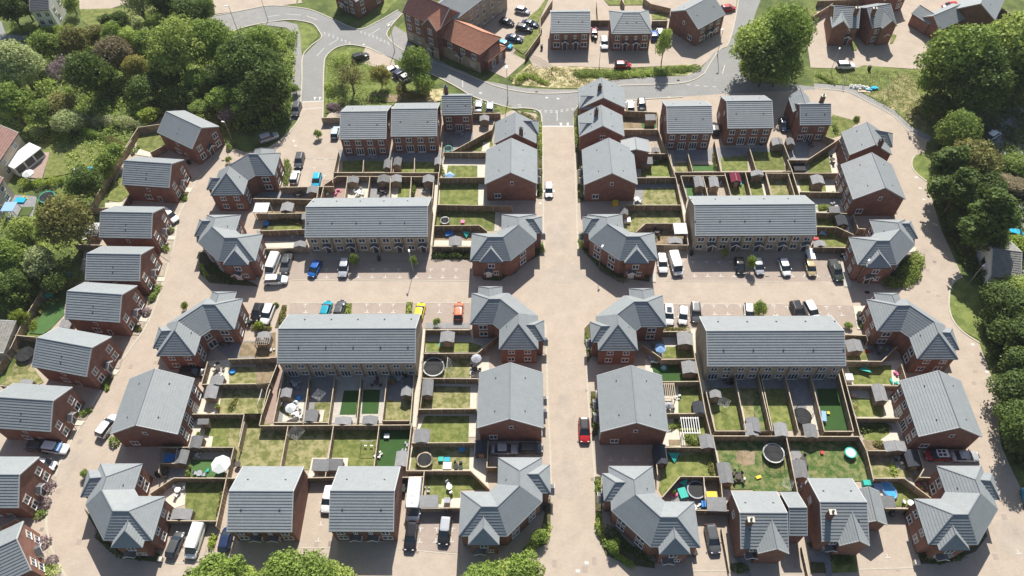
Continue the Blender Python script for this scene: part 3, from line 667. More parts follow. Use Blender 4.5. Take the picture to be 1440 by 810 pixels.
# ---------------------------------------------------------------- gardens: (tile, material, outline)
G = [
 # upper left block
 ('c6','slab_grey',[(440,40),(990,40),(990,105),(440,105)]), ('c6','lawn',[(460,100),(570,95),(570,158),(460,158)]), ('c6','lawn',[(580,100),(712,100),(712,158),(580,158)]), ('c6','lawn',[(735,105),(838,105),(838,160),(735,160)]), ('c6','lawn',[(848,105),(978,105),(975,160),(848,160)]),
 ('c6','red_pavers',[(355,200),(480,200),(470,330),(345,330)]), ('c6','slab_white',[(490,200),(602,200),(590,330),(478,330)]), ('c6','slab_grey',[(610,180),(712,180),(708,330),(598,330)]), ('c6','slab_white',[(716,200),(825,200),(820,330),(712,330)]), ('c6','lawn',[(765,215),(820,215),(815,330),(745,330)]), ('c6','soil',[(828,190),(944,190),(936,330),(822,330)]), ('c6','gravel',[(850,240),(930,240),(925,330),(842,330)]),
 ('c6','slab_white',[(948,190),(990,190),(985,330),(955,550),(918,550),(930,440)]),
 ('c6','slab_grey',[(0,262),(340,240),(335,305),(0,305)]), ('c6','bare_earth',[(60,305),(300,305),(300,378),(60,380)]), ('c6','soil',[(80,390),(255,395),(250,470),(20,470)]), ('c6','lawn',[(100,440),(245,440),(245,468),(90,468)]), ('c6','slab_grey',[(0,470),(258,470),(258,560),(40,560)]), ('c6','slab_white',[(50,528),(265,528),(260,562),(45,562)]),
 ('c6','slab_white',[(1000,60),(1222,60),(1222,190),(985,190)]), ('c6','lawn',[(1022,124),(1178,124),(1178,188),(1010,188)]), ('c6','slab_white',[(975,192),(1218,192),(1218,335),(968,335)]), ('c6','lawn',[(980,215),(1184,215),(1182,335),(975,335)]), ('c6','slab',[(960,340),(1300,340),(1290,475),(955,450)]), ('c6','lawn',[(960,345),(1275,350),(1268,472),(1225,472),(1190,445),(958,445)]), ('c6','bare_earth',[(950,450),(1155,448),(1158,555),(945,555)]), ('c6','slab_white',[(950,522),(1155,525),(1155,552),(945,552)]), ('c6','soil',[(940,556),(1155,556),(1150,622),(935,622)]),
 ('c2','slab_grey',[(1000,690),(1155,690),(1155,750),(1040,805),(990,805)]), ('c3','lawn',[(-185,600),(-60,580),(0,576),(120,640),(80,640),(-10,560)]), ('c2','lawn',[(1270,560),(1380,575),(1310,612)]), ('c2','lawn',[(1250,720),(1262,775),(1200,805),(1110,805)]), ('c6','lawn',[(1130,0),(1235,0),(1235,48),(1110,48)]), ('c6','slab_white',[(1210,0),(1245,0),(1240,50),(1200,50)]),
 # upper right block
 ('c3','bare_earth',[(600,600),(775,605),(775,680),(590,682)]), ('c3','astro_bright',[(690,655),(765,655),(765,682),(690,682)]), ('c3','gravel',[(735,735),(790,740),(800,810),(745,810)]),
 ('c7','slab_white',[(655,70),(850,70),(865,185),(665,185)]), ('c7','lawn',[(690,120),(835,90),(845,183),(685,183)]), ('c7','slab_grey',[(660,192),(885,192),(895,335),(650,335)]), ('c7','dry_lawn',[(700,245),(878,245),(886,332),(690,332)]), ('c7','dry_lawn',[(600,338),(905,338),(912,430),(700,432),(655,480),(600,470)]), ('c7','bare_earth',[(700,440),(930,436),(935,545),(750,545),(700,480)]), ('c7','slab_white',[(890,180),(905,180),(935,420),(915,420)]),
 ('c7','slab_grey',[(860,30),(1438,30),(1438,100),(865,100)]), ('c7','dry_lawn',[(865,110),(940,110),(945,156),(870,156)]), ('c7','astro_bright',[(955,120),(1095,120),(1100,152),(960,154)]), ('c7','lawn',[(1110,80),(1250,70),(1255,150),(1118,152)]), ('c7','lawn',[(1275,50),(1438,50),(1438,148),(1298,150)]), ('c8','lawn',[(0,50),(150,50),(168,148),(0,148)]), ('c8','slab_grey',[(165,0),(300,0),(290,95),(185,95)]), ('c8','slab_grey',[(185,95),(300,98),(290,162),(190,162)]), ('c8','lawn',[(300,98),(400,30),(425,160),(285,165)]), ('c8','slab_white',[(395,50),(440,20),(445,165),(415,165)]),
 ('c7','slab_grey',[(905,180),(1015,180),(1040,300),(930,300)]), ('c7','astro_bright',[(925,232),(970,232),(980,300),(935,300)]), ('c7','gravel',[(1020,180),(1130,180),(1160,300),(1045,300)]), ('c7','slab_grey',[(1132,175),(1240,175),(1270,300),(1165,300)]), ('c7','lawn',[(1165,225),(1238,215),(1250,296),(1170,296)]), ('c7','lawn',[(1260,200),(1345,200),(1360,296),(1278,296)]), ('c7','slab_white',[(1322,200),(1345,200),(1360,296),(1345,296)]), ('c7','dry_lawn',[(1365,170),(1438,170),(1438,296),(1390,296)]), ('c8','dry_lawn',[(70,175),(180,175),(200,295),(95,295)]),
 ('c8','slab_white',[(205,162),(222,162),(260,295),(235,295)]), ('c8','slab_white',[(230,170),(450,170),(470,265),(250,265)]), ('c8','lawn',[(235,195),(375,195),(385,263),(250,262)]), ('c8','slab',[(300,270),(500,270),(500,375),(330,375)]), ('c8','lawn',[(340,332),(418,335),(420,368),(345,370)]), ('c8','lawn',[(340,385),(440,385),(440,450),(340,450)]), ('c8','slab_grey',[(440,385),(540,385),(545,490),(440,450)]), ('c8','lawn',[(345,460),(500,490),(492,556),(325,556)]),
 # lower left block
 ('d1','slab_grey',[(1140,330),(1300,300),(1438,300),(1438,395),(1215,390)]), ('d1','bare_earth',[(1285,310),(1438,300),(1438,385),(1270,385)]), ('d2','bare_earth',[(0,270),(105,255),(105,388),(0,390)]), ('d1','slab_white',[(1100,410),(1215,400),(1240,530),(1075,530)]), ('d1','dry_lawn',[(1215,440),(1438,440),(1438,528),(1220,528)]), ('d2','bare_earth',[(0,395),(105,400),(90,526),(0,526)]),
 ('d1','slab_white',[(1085,540),(1190,540),(1180,690),(1050,690)]), ('d1','dry_lawn',[(1185,560),(1390,560),(1360,688),(1160,688)]), ('d2','dry_lawn',[(0,560),(75,560),(45,690),(0,690)]), ('d1','slab_white',[(1040,695),(1110,695),(1090,760),(1130,810),(1000,810)]), ('d1','lawn',[(1100,700),(1285,700),(1270,840),(1085,840)]), ('e1','lawn',[(1095,10),(1280,10),(1270,122),(1080,122)]), ('e1','slab_white',[(1025,55),(1135,68),(1125,125),(1000,125)]),
 ('d1','dry_lawn',[(1300,700),(1395,700),(1380,820),(1280,820)]), ('e1','lawn',[(1300,-20),(1438,-20),(1438,230),(1260,230)]),
 ('e1','slab_grey',[(850,135),(1000,130),(990,215),(850,215)]), ('e1','slab_grey',[(850,215),(930,215),(1010,280),(880,300)]), ('e1','astro_bright',[(1015,190),(1120,190),(1200,190),(1195,282),(1005,282)]), ('e1','slab_white',[(880,330),(990,290),(985,430),(930,450),(870,400)]), ('e1','lawn',[(992,295),(1190,295),(1150,512),(1020,512),(985,440)]), ('e1','gravel',[(1110,590),(1160,590),(1140,700),(1085,700)]),
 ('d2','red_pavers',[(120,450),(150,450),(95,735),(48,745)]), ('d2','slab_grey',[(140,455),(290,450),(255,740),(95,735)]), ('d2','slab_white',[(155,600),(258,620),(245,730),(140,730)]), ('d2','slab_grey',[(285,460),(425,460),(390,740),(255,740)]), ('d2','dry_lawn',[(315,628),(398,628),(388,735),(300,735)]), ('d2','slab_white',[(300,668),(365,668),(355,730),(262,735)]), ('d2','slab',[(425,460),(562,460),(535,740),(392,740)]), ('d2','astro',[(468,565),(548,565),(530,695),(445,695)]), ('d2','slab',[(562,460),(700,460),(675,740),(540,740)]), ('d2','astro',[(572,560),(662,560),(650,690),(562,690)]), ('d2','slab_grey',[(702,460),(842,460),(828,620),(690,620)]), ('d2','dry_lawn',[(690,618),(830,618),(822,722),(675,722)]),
 ('d2','slab_white',[(872,240),(900,240),(870,560),(850,760),(832,760),(850,500)]),
 ('d2','soil',[(140,110),(165,110),(120,232),(100,232)]), ('d2','soil',[(478,100),(512,100),(505,160),(470,160)]), ('d2','soil',[(800,95),(835,95),(830,160),(795,160)]), ('d2','slab_grey',[(905,205),(1140,205),(1140,235),(900,235)]), ('d1','soil',[(1350,200),(1438,215),(1438,245),(1330,245)]),
 ('d2','slab',[(900,250),(1290,230),(1290,265),(1180,362),(900,362)]), ('d2','lawn',[(905,305),(1150,310),(1205,330),(1170,360),(905,360)]), ('d2','slab_white',[(885,380),(1240,380),(1240,495),(880,498)]), ('d2','dry_lawn',[(888,400),(1140,395),(1138,495),(882,497)]), ('d2','slab_white',[(885,505),(1178,505),(1172,662),(868,662)]), ('d2','dry_lawn',[(900,540),(1142,545),(1138,660),(872,660)]), ('d2','slab_white',[(865,670),(1172,670),(1168,812),(850,812)]), ('d2','lawn',[(900,700),(1135,700),(1130,850),(935,850),(860,800)]), ('e2','lawn',[(945,-10),(1132,-10),(1130,92),(938,92)]),
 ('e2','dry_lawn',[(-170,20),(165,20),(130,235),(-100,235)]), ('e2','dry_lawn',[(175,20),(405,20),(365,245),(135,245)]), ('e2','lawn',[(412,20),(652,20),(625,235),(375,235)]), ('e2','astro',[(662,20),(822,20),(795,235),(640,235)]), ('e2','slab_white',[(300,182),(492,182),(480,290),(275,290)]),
 ('e2','slab_white',[(830,105),(1228,105),(1225,245),(1240,345),(1140,250),(812,245)]), ('e2','dry_lawn',[(835,120),(1138,120),(1135,243),(820,243)]), ('e2','slab_white',[(885,400),(1090,395),(1085,445),(880,445)]), ('e2','lawn',[(905,262),(1145,262),(1240,350),(1090,352),(1085,395),(990,400),(985,430),(905,420)]),
 # lower right block
 ('d3','slab_grey',[(700,290),(960,260),(955,300),(800,390)]), ('d3','lawn',[(815,300),(945,290),(960,392),(800,392)]), ('d3','slab_white',[(790,262),(890,262),(885,332),(815,332)]), ('d3','slab_white',[(705,400),(740,400),(760,515),(710,460)]), ('d3','astro',[(735,410),(975,405),(992,515),(765,515)]), ('d3','slab_white',[(805,530),(900,530),(890,690),(820,690)]), ('d3','lawn',[(885,540),(1005,540),(1020,685),(885,685)]), ('d3','slab_white',[(830,695),(870,695),(910,810),(830,810)]), ('d3','lawn',[(860,700),(1035,700),(1050,850),(900,850),(855,800)]), ('e3','slab_white',[(815,0),(915,50),(925,125),(800,118)]), ('e3','bare_earth',[(832,85),(893,85),(897,118),(835,118)]), ('e3','lawn',[(925,20),(1010,20),(1010,120),(930,120)]),
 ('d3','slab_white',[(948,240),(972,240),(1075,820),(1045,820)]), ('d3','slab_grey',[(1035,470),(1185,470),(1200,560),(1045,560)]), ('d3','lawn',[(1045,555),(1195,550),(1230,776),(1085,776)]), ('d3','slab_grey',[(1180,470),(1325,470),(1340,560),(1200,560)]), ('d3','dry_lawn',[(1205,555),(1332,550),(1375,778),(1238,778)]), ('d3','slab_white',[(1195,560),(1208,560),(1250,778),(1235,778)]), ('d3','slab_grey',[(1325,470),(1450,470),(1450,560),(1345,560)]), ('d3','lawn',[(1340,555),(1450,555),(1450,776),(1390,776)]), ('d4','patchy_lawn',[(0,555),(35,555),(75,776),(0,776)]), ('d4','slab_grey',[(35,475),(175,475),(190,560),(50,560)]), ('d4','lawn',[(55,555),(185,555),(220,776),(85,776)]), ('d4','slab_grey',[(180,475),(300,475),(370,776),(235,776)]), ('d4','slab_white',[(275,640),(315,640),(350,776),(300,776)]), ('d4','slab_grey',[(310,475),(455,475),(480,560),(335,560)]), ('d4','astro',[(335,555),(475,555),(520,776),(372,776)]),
 ('d4','slab_white',[(490,300),(610,270),(760,320),(690,410),(490,410)]), ('d4','slab_grey',[(600,305),(755,325),(690,405),(610,405)]), ('d4','dry_lawn',[(495,345),(610,345),(610,404),(495,404)]), ('d4','slab_white',[(495,430),(800,400),(790,535),(500,535)]), ('d4','lawn',[(500,440),(730,430),(735,532),(530,532)]), ('d4','slab_white',[(505,545),(760,545),(775,710),(550,710)]), ('d4','lawn',[(510,600),(685,615),(692,706),(548,706)]), ('d4','slab',[(555,718),(780,718),(840,812),(585,812)]), ('d4','astro',[(560,722),(700,722),(720,812),(580,812)]), ('e4','lawn',[(570,0),(715,0),(725,80),(690,138),(590,90)]), ('e4','bare_earth',[(580,85),(690,95),(690,140),(600,140)]), ('e4','slab_white',[(725,50),(765,50),(800,138),(690,138),(675,85)]),
 ('e4','slab',[(600,150),(870,150),(945,395),(800,290),(640,290)]), ('e4','bare_earth',[(605,155),(760,155),(720,215),(830,285),(640,288)]), ('e4','dry_lawn',[(620,195),(830,255),(835,286),(640,288)]), ('e4','slab_white',[(640,300),(760,300),(760,440),(700,445)]), ('e4','lawn',[(740,300),(800,300),(880,385),(840,440),(735,440)]), ('e4','bare_earth',[(820,250),(845,250),(945,375),(930,395),(880,380)]),
 ('e3','dry_lawn',[(785,135),(1065,130),(1090,278),(895,278),(800,390)]), ('e3','lawn',[(800,200),(1068,140),(1088,278),(895,278),(800,385),(780,350)]), ('e3','slab_grey',[(805,390),(895,282),(1098,282),(1120,455),(975,455)]), ('e3','bare_earth',[(1028,290),(1095,290),(1105,400),(1030,400)]), ('e3','slab',[(1072,80),(1095,80),(1160,380),(1115,460)]),
 ('e3','patchy_lawn',[(1078,75),(1438,75),(1438,350),(1130,350)]), ('e4','patchy_lawn',[(-5,75),(170,75),(225,360),(-5,360)]), ('e3','bare_earth',[(1190,150),(1240,135),(1295,150),(1290,215),(1230,225),(1195,200)]), ('e4','patchy_lawn',[(188,75),(560,75),(628,305),(300,310),(235,360)]), ('e4','slab_grey',[(195,140),(245,140),(300,300),(240,350)]),
 # left row
 ('c1','lawn',[(735,720),(850,700),(880,775),(780,812),(720,812)]), ('c5','lawn',[(735,0),(880,0),(870,15),(810,60),(730,30)]), ('c5','slab_white',[(690,20),(815,60),(800,80),(680,60)]), ('c5','lawn',[(640,165),(690,280),(640,320),(570,310),(600,230)]), ('c5','slab_white',[(560,325),(655,320),(650,350),(560,350)]), ('c5','slab_white',[(450,430),(530,430),(530,520),(440,520)]), ('c5','lawn',[(440,680),(455,735),(350,790),(300,790),(330,720)]), ('d1','astro_bright',[(270,95),(340,100),(345,160),(270,240),(230,265),(155,260)]), ('d1','gravel',[(330,180),(395,220),(390,250),(320,240)]), ('d1','dry_lawn',[(95,400),(175,440),(235,520),(190,540),(10,535)]),
 ('d1','slab_white',[(735,172),(790,180),(780,200),(730,195)]), ('d1','slab_white',[(585,450),(640,455),(620,482),(580,478)]), ('d1','slab_white',[(390,722),(455,728),(435,752),(380,748)]), ('c5','slab_white',[(960,240),(1025,245),(1015,270),(955,262)]), ('c5','slab_white',[(880,500),(935,500),(930,520),(875,520)]), ('c5','slab_white',[(830,718),(880,718),(875,742),(825,742)]),
 ('c5','soil',[(955,265),(1005,265),(990,320),(945,320)]), ('c5','gravel',[(850,560),(925,525),(905,640),(850,600)]), ('c5','gravel',[(830,640),(890,645),(870,715),(820,715)]), ('d1','gravel',[(725,200),(775,200),(740,270),(700,268)]), ('d1','gravel',[(600,390),(655,395),(635,450),(585,445)]), ('d1','soil',[(545,480),(610,485),(575,570),(530,560)]), ('d1','gravel',[(435,650),(505,650),(455,722),(400,718)]), ('e1','gravel',[(240,270),(300,280),(265,370),(220,360)]), ('e1','gravel',[(210,590),(245,600),(330,812),(240,812)]),
 ('c5','lawn',[(290,10),(560,20),(600,40),(560,150),(460,150),(230,195),(255,90)]), ('c5','red_pavers',[(205,30),(280,10),(225,195),(150,190),(170,110)]), ('c5','slab_grey',[(60,280),(200,290),(170,420),(40,420)]), ('c5','lawn',[(200,300),(330,330),(280,420),(180,420)]), ('c1','lawn',[(200,765),(300,770),(290,812),(200,812)]),
 # planted beds by the corner houses
 ('c7','soil',[(365,560),(400,600),(560,720),(730,745),(735,700),(600,640),(400,500),(370,490)]), ('c7','soil',[(-60,730),(0,690),(150,600),(155,520),(80,560),(-60,680)]), ('c6','soil',[(1160,640),(1210,735),(1300,740),(1438,640),(1438,590),(1300,700),(1210,640)]), ('c5','soil',[(1060,600),(1080,580),(1200,690),(1350,750),(1380,770),(1120,750),(1065,700)]), ('c8','soil',[(720,700),(860,570),(905,650),(870,745),(780,775),(680,765)]), ('c8','slab_white',[(820,565),(865,560),(860,580),(820,590)]),
 ('d3','soil',[(385,235),(415,205),(425,380),(400,420)]), ('d3','soil',[(418,570),(445,570),(455,800),(430,812)]), ('c7','soil',[(345,-20),(375,-20),(378,320),(350,320)]), ('c7','soil',[(135,-20),(160,-20),(162,300),(135,300)]), ('c3','soil',[(328,600),(355,560),(360,812),(335,812)]), ('c3','soil',[(130,620),(160,650),(160,812),(135,812)]), ('e3','soil',[(440,282),(475,280),(478,470),(470,560),(640,700),(760,735),(760,770),(620,750),(500,700),(445,560)]), ('e3','soil',[(205,380),(205,560),(180,640),(60,700),(60,660),(150,600),(180,450)]), ('e1','soil',[(450,450),(475,500),(560,640),(700,720),(860,740),(850,690),(700,660),(580,600)]), ('e4','soil',[(870,660),(940,640),(1100,690),(1230,560),(1240,600),(1180,680),(1000,745),(885,745)]), ('d1','soil',[(800,50),(850,0),(850,20),(830,90),(785,110)]),
 ('c7','slab',[(735,640),(765,640),(765,745),(740,745)]), ('c8','slab',[(455,590),(490,600),(520,770),(480,770)]), ('d4','slab_white',[(527,115),(600,115),(575,240),(550,240)]), ('e3','slab_grey',[(1140,480),(1180,700),(1240,740),(1275,812),(1245,812),(1230,760),(1165,700)]), ('e4','slab_grey',[(275,560),(300,560),(330,680),(400,700),(415,812),(385,812),(375,740),(300,730)]), ('e4','soil',[(300,735),(375,738),(385,795),(300,795)]), ('e4','lawn',[(415,690),(545,690),(550,790),(415,795)]),
 ('c3','lawn',[(85,95),(140,50),(180,-5),(195,-5),(150,95),(150,210),(60,288),(-10,245),(30,225),(110,165)]), ('c2','bare_earth',[(600,500),(700,505),(900,500),(960,480),(980,500),(960,545),(720,545),(590,550)]), ('c2','sand',[(930,480),(1000,470),(985,540),(900,535)]), ('c2','soil',[(370,560),(450,545),(480,550),(440,590),(370,605)]), ('c3','lawn',[(490,0),(575,0),(578,30),(515,30)]), ('c3','lawn',[(595,0),(690,0),(735,28),(600,28)]), ('c3','lawn',[(745,65),(830,70),(825,105),(745,105)]), ('c4','lawn',[(280,38),(340,38),(330,100),(300,90)]), ('c4','lawn',[(520,210),(555,250),(545,270),(520,268)]), ('c4','lawn',[(735,180),(760,190),(740,230),(722,235)]),
 ('c3','verge_grass',[(1210,330),(1290,330),(1438,420),(1438,445),(1280,440),(1215,390)]),
]
BEDN = {'sand':'bare_earth','lawn':'lawn','dry_lawn':'lawn','patchy_lawn':'lawn','astro':'artificial_lawn','astro_bright':'artificial_lawn','slab':'patio','slab_white':'patio','slab_grey':'patio','red_pavers':'patio','gravel':'gravel_bed','soil':'planting_bed','bare_earth':'bare_earth','verge_grass':'grass_verge'}
for t, m, pts in G: sheet(BEDN[m], tp(t, pts), m)
# utility covers and worn repairs
for t, x, y, wd, h in (('e1',425,95,.8,.8),('e1',312,358,.8,.8),('e1',420,628,.8,.8),('e1',222,562,.6,.6),('d1',697,438,.8,.8),('d1',712,285,.7,.5),('d1',828,415,.7,.5),('e3',227,743,.7,1.1),('e3',438,730,.7,1.1),('e3',387,775,.9,.9),('e3',427,295,.5,.5),('d3',396,565,.4,.4),('e4',225,755,.8,.8),('e4',765,776,.7,.5),('e4',1333,495,.8,.8),('e4',1395,575,.8,.8),('e4',1287,708,.8,.8),('d4',602,40,.9,.7),('d4',930,38,.7,.5),('d4',982,60,.7,.5),('d4',1178,462,.7,.5),('d4',1172,525,.7,.6),('d4',418,52,.7,.5),('c8',962,637,.6,.5),('c8',925,680,.8,.5),('c8',605,800,.9,.6),('e2',322,640,.7,.8),('e2',395,638,.6,.8),('e2',857,682,.5,.5),('c5',892,40,.5,.5)):
    p = K(t, x, y); b = MB(); b.box(-wd/2, wd/2, -h/2, h/2, 0, .01)
    o = b.obj('utility_cover', 'bay_pavers' if wd > .65 else 'line_dark', None, (p.x, p.y, .006), GA); o['kind'] = 'structure'

for t, x, y in (('c2',1195,495),('c2',1400,560),('c3',185,520),('c3',245,525),('c3',130,490),('c3',40,563),('c3',885,428),('c3',1025,388),('c3',835,518),('c2',573,237),('c2',158,122),('c2',200,750),('c2',210,775),('c1',1405,300),('c8',865,187),('c8',885,245),('c8',905,305),('c8',930,368),('c8',960,433),('d4',1165,320),('d4',1240,465),('d4',1282,542),('e3',397,740),('e3',350,783),('c7',150,325)):
    p = K(t, x, y); b = MB(); b.box(-.3, .3, -.22, .22, 0, .008); o = b.obj('road_marking', 'line_white', None, (p.x, p.y, .012), GA); o['kind'] = 'structure'

sheet('road', pp([(296,34),(300,24),(330,16),(372,12),(371,32),(345,38),(325,45),(310,42)]), 'footpath', .0065)
# worn and repaired patches of paving
for t, x, y, a, b in (('e3',290,300,5,9),('d3',290,700,4,10),('c7',250,500,6,8),('c7',280,700,9,6),('d1',720,150,6,9),('e1',330,230,5,8),('c5',960,450,4,9),('d4',900,300,8,6),('c8',900,620,6,5),('e4',1380,600,7,6)):
    p = K(t, x, y); n = 14; o = [Vector((p.x+math.cos(2*math.pi*i/n)*a*.5*random.uniform(.7, 1.1), p.y+math.sin(2*math.pi*i/n)*b*.5*random.uniform(.7, 1.1), 0)) for i in range(n)]; sheet('pavement', o, 'pavers_worn', .0035)
# ---------------------------------------------------------------- houses
def E5(t, x, y, z=5.0): return v2(K(t, x, y, z))
def row_house(name, label, group, a, b, wd, zr=8.0, **kw):
    """a,b: front (south) eaves corners; ridge runs along them; squared to the street grid"""
    u2 = v2(U); vv = v2(V); a = E5(*a); b = E5(*b); ln = (b-a).dot(u2); m = (a+b)/2
    return gable_house(name, label, group, m-u2*ln/2+vv*wd/2, m+u2*ln/2+vv*wd/2, wd, zr, **kw)
def gable_front(name, label, group, a, b, ln, zr=8.3, **kw):
    """a,b: south eaves corners of a house whose gable faces south; ridge runs north for ln"""
    u2 = v2(U); vv = v2(V); a = E5(*a); b = E5(*b); m = (a+b)/2; wd = (b-a).dot(u2)
    return gable_house(name, label, group, m, m+vv*ln, wd, zr, **kw)
def free_house(name, label, group, a, b, wd, zr=8.0, sec=1, **kw):
    """a,b: eaves corners of the near slope, any direction; the house lies to the left of a->b"""
    a = v2(a); b = v2(b); t = (b-a).normalized(); n = Vector((-t.y, t.x))*sec
    return gable_house(name, label, group, a+n*wd/2, b+n*wd/2, wd, zr, **kw)
# left row: gables to the street
GL = 'detached brick houses along the west side of the street'
front4 = [(.2, 3.1, 'win', 1.2, 1.25), (.8, 3.1, 'win', 1.2, 1.25), (.2, .8, 'win', 1.3, 1.3), (.5, .05, 'door', 1, 2), (.8, .8, 'win', 1.3, 1.3)]
side3 = [(.5, 3.2, 'small', .6, .9), (.42, .9, 'win', 1.4, 1.2), (.65, .3, 'small', .7, 1.4)]
def left_house(label, a, b, **kw):
    a = v2(a); b = v2(b); t = (b-a).normalized(); n = Vector((-t.y, t.x)); wd = 8.3
    wg = Wing([a+n*wd/2, b+n*wd/2], wd, 'gg', zr=7.8); root, C = house('detached_house', label, GL, [wg], vents=False)
    cen = (wg.R[0]+wg.R[1])/2
    wall_items(root, C, wg.Rw[1], wg.Lw[1], front4, inside=cen); wall_items(root, C, wg.Rw[0], wg.Rw[1], side3, inside=cen)
    wall_items(root, C, wg.Rw[0], wg.Lw[0], [(.25, 3.1, 'win', 1.1, 1.1), (.75, 3.1, 'win', 1.1, 1.1), (.3, .1, 'patio', 1.7, 2), (.75, .9, 'win', 1.1, 1.1)], inside=cen)
    ro = [c for c in root.children if c.name.startswith('roof')][0]
    d = cen-C.to_2d()
    for k in (.3, .52):
        v = MB(); v.box(-.13, .13, -.13, .13, 0, .08); p = cen+(-n)*wd/2*(k+.15)-C.to_2d(); v.obj('roof_vent', 'vent', ro, (p.x, p.y, 7.8-2.8*(k+.15)), 0)
    return root
z5 = 5.0
left_house('detached brick house by the woodland edge, turned diagonally at the head of the row', P(220.8,186.2,z5), P(269.7,209.7,z5))
left_house('brick house second in the west row with a strip of lawn on its left', K('c5',648,226,z5), K('c5',900,243,z5))
left_house('brick house in the west row with a white lean-to against its back wall', K('c5',528,507,z5), K('c5',805,512,z5))
left_house('brick house in the west row just below the one with the white lean-to', K('c5',455,735,z5), K('c5',742,740,z5))
left_house('brick house in the west row beside the curved bright green back lawn', K('d1',345,183,z5), K('d1',635,203,z5))
left_house('brick house in the west row with a dark round trampoline behind it', K('d1',170,437,z5), K('d1',460,492,z5))
left_house('brick house with three cars nose to tail below its south wall at the left edge', K('d1',-55,762,z5), K('d1',268,785,z5))
left_house('brick house whose drive holds a white hatchback, second last down the west row', K('e1',-230,446,z5), K('e1',97,448,z5))
q1 = v2(K('e1',165,780,z5)); q2 = v2(K('e1',125,525,z5)); tdir = (q2-q1).normalized(); back = Vector((-tdir.y, tdir.x))
left_house('angled brick house with orange sunlit wall in the bottom left corner', q1+back*10.5, q1)
# semis, upper blocks
GS = 'semi-detached brick houses'
row_house('semi_detached_house', 'semi-detached brick house with a pale blue car at its left wall', GS, ('c2',445,740), ('c2',692,742), 11.0, 7.9, south=pat_semi_back(), north=pat_semi_front(), east=[(.5, 3.3, 'small', .6, .9)])
row_house('semi_detached_house', 'semi-detached brick house just left of the small narrow brick house', GS, ('c2',718,725), ('c2',962,727), 11.0, 7.9, south=pat_semi_back(), north=pat_semi_front(), east=[(.5, 3.3, 'small', .6, .9)])
row_house('detached_house', 'small narrow brick house with chimney beside two parked silver cars', 'small detached brick houses with chimneys', ('c2',988,612), ('c2',1147,614), 7.2, 7.4, south=[(.2, 3.1, 'win', 1.2, 1), (.8, 3.1, 'win', 1.2, 1), (.2, .9, 'win', 1.2, 1.1), (.55, .1, 'patio', 1.6, 2), (.85, .9, 'win', 1, 1.1)], chim=[(*v2(K('c2',1010,470,7.6)), 8.2, 'dark_brick')], east=[(.5, 3.2, 'small', .6, .9)])
row_house('semi_detached_house', 'semi-detached brick house right of the white and black cars by the main road', GS, ('c3',826,710), ('c3',1068,710), 10.6, 7.9, south=pat_semi_back(), north=pat_semi_front(), west=pat_gable_side())
row_house('semi_detached_house', 'semi-detached brick house with a round pool on the patio, under the big tree shadow', GS, ('c3',1148,683), ('c3',1392,683), 10.8, 7.9, south=pat_semi_back(), north=pat_semi_front(), west=pat_gable_side())
extra = []
m3 = v2(K('c4',330,527,7.7))
root = row_house('detached_house', 'detached brick house with chimney and rear cross gable beside a dark blue car', 'small detached brick houses with chimneys', ('c4',247,667), ('c4',412,665), 7.4, 7.6, south=[(.2, 3.1, 'win', 1.1, 1), (.75, 3.1, 'win', 1.1, 1), (.15, .9, 'win', 1.2, 1.1), (.42, .1, 'patio', 1.6, 2), (.75, .9, 'win', 1.2, 1.1)], west=pat_gable_side(),
    extra=[Wing([v2(K('c4',262,505,7.2))+v2(V)*2.2, v2(K('c4',262,505,7.2))-v2(V)*3.0], 4.4, 'gg', zr=7.0)], chim=[(*v2(K('c4',373,508,8.6)), 8.6, 'red_brick')])
# terraces
GT = 'long five-house terraces of buff brick'
def terr(label, a, b, wd, **kw): return row_house('terrace', label, GT, a, b, wd, 8.0, wallm='buff_brick', vents=False, **kw)
tn = [(i*.2+.1, 3.1, 'win', 1.2, 1.1) for i in range(5)]
TR = [terr('buff brick terrace facing the parking court with the blue and silver cars', ('c6',260,508), ('c6',912,503), 10.4, south=pat_row(5), north=tn),
      terr('buff brick terrace with porches facing the court that holds the white van', ('c7',975,497), ('c8',335,497), 10.4, south=pat_row(5), north=tn),
      terr('buff brick terrace whose back gardens hold two dark green lawns side by side', ('d2',112,425), ('d2',848,415), 10.2, south=pat_row_back(5), north=tn),
      terr('buff brick terrace with long narrow back gardens and a white airer', ('d3',1040,437), ('d4',490,435), 10.2, south=pat_row_back(5), north=tn)]
for i, r in enumerate(TR):
    ro = [c for c in r.children if c.name.startswith('roof')][0]
    L = 23.6 if i != 3 else 25.0
    for k in range(5):
        x = (-.5+(k+.08 if i < 2 else k+.75)/5)*L
        for s, fy, dz in ((-1, 2.7, 6.45), (1, 3.1, 6.25)):
            v = MB(); v.box(-.13, .13, -.13, .13, 0, .1); p = v2(U)*x+v2(V)*s*fy; v.obj('roof_vent', 'vent', ro, (p.x, p.y, dz), GA)
    for k in range(1, 5):   # rainwater pipes between the houses
        pm = MB(); x = (-.5+k/5)*(L-.3); pm.rod((0, 0, 0), (0, 0, 4.95), .06, n=5); p = v2(U)*x-v2(V)*(4.95 if i < 2 else 4.85)
        pm.obj('drainpipe', 'timber_dark', r, (p.x, p.y, 0), 0)
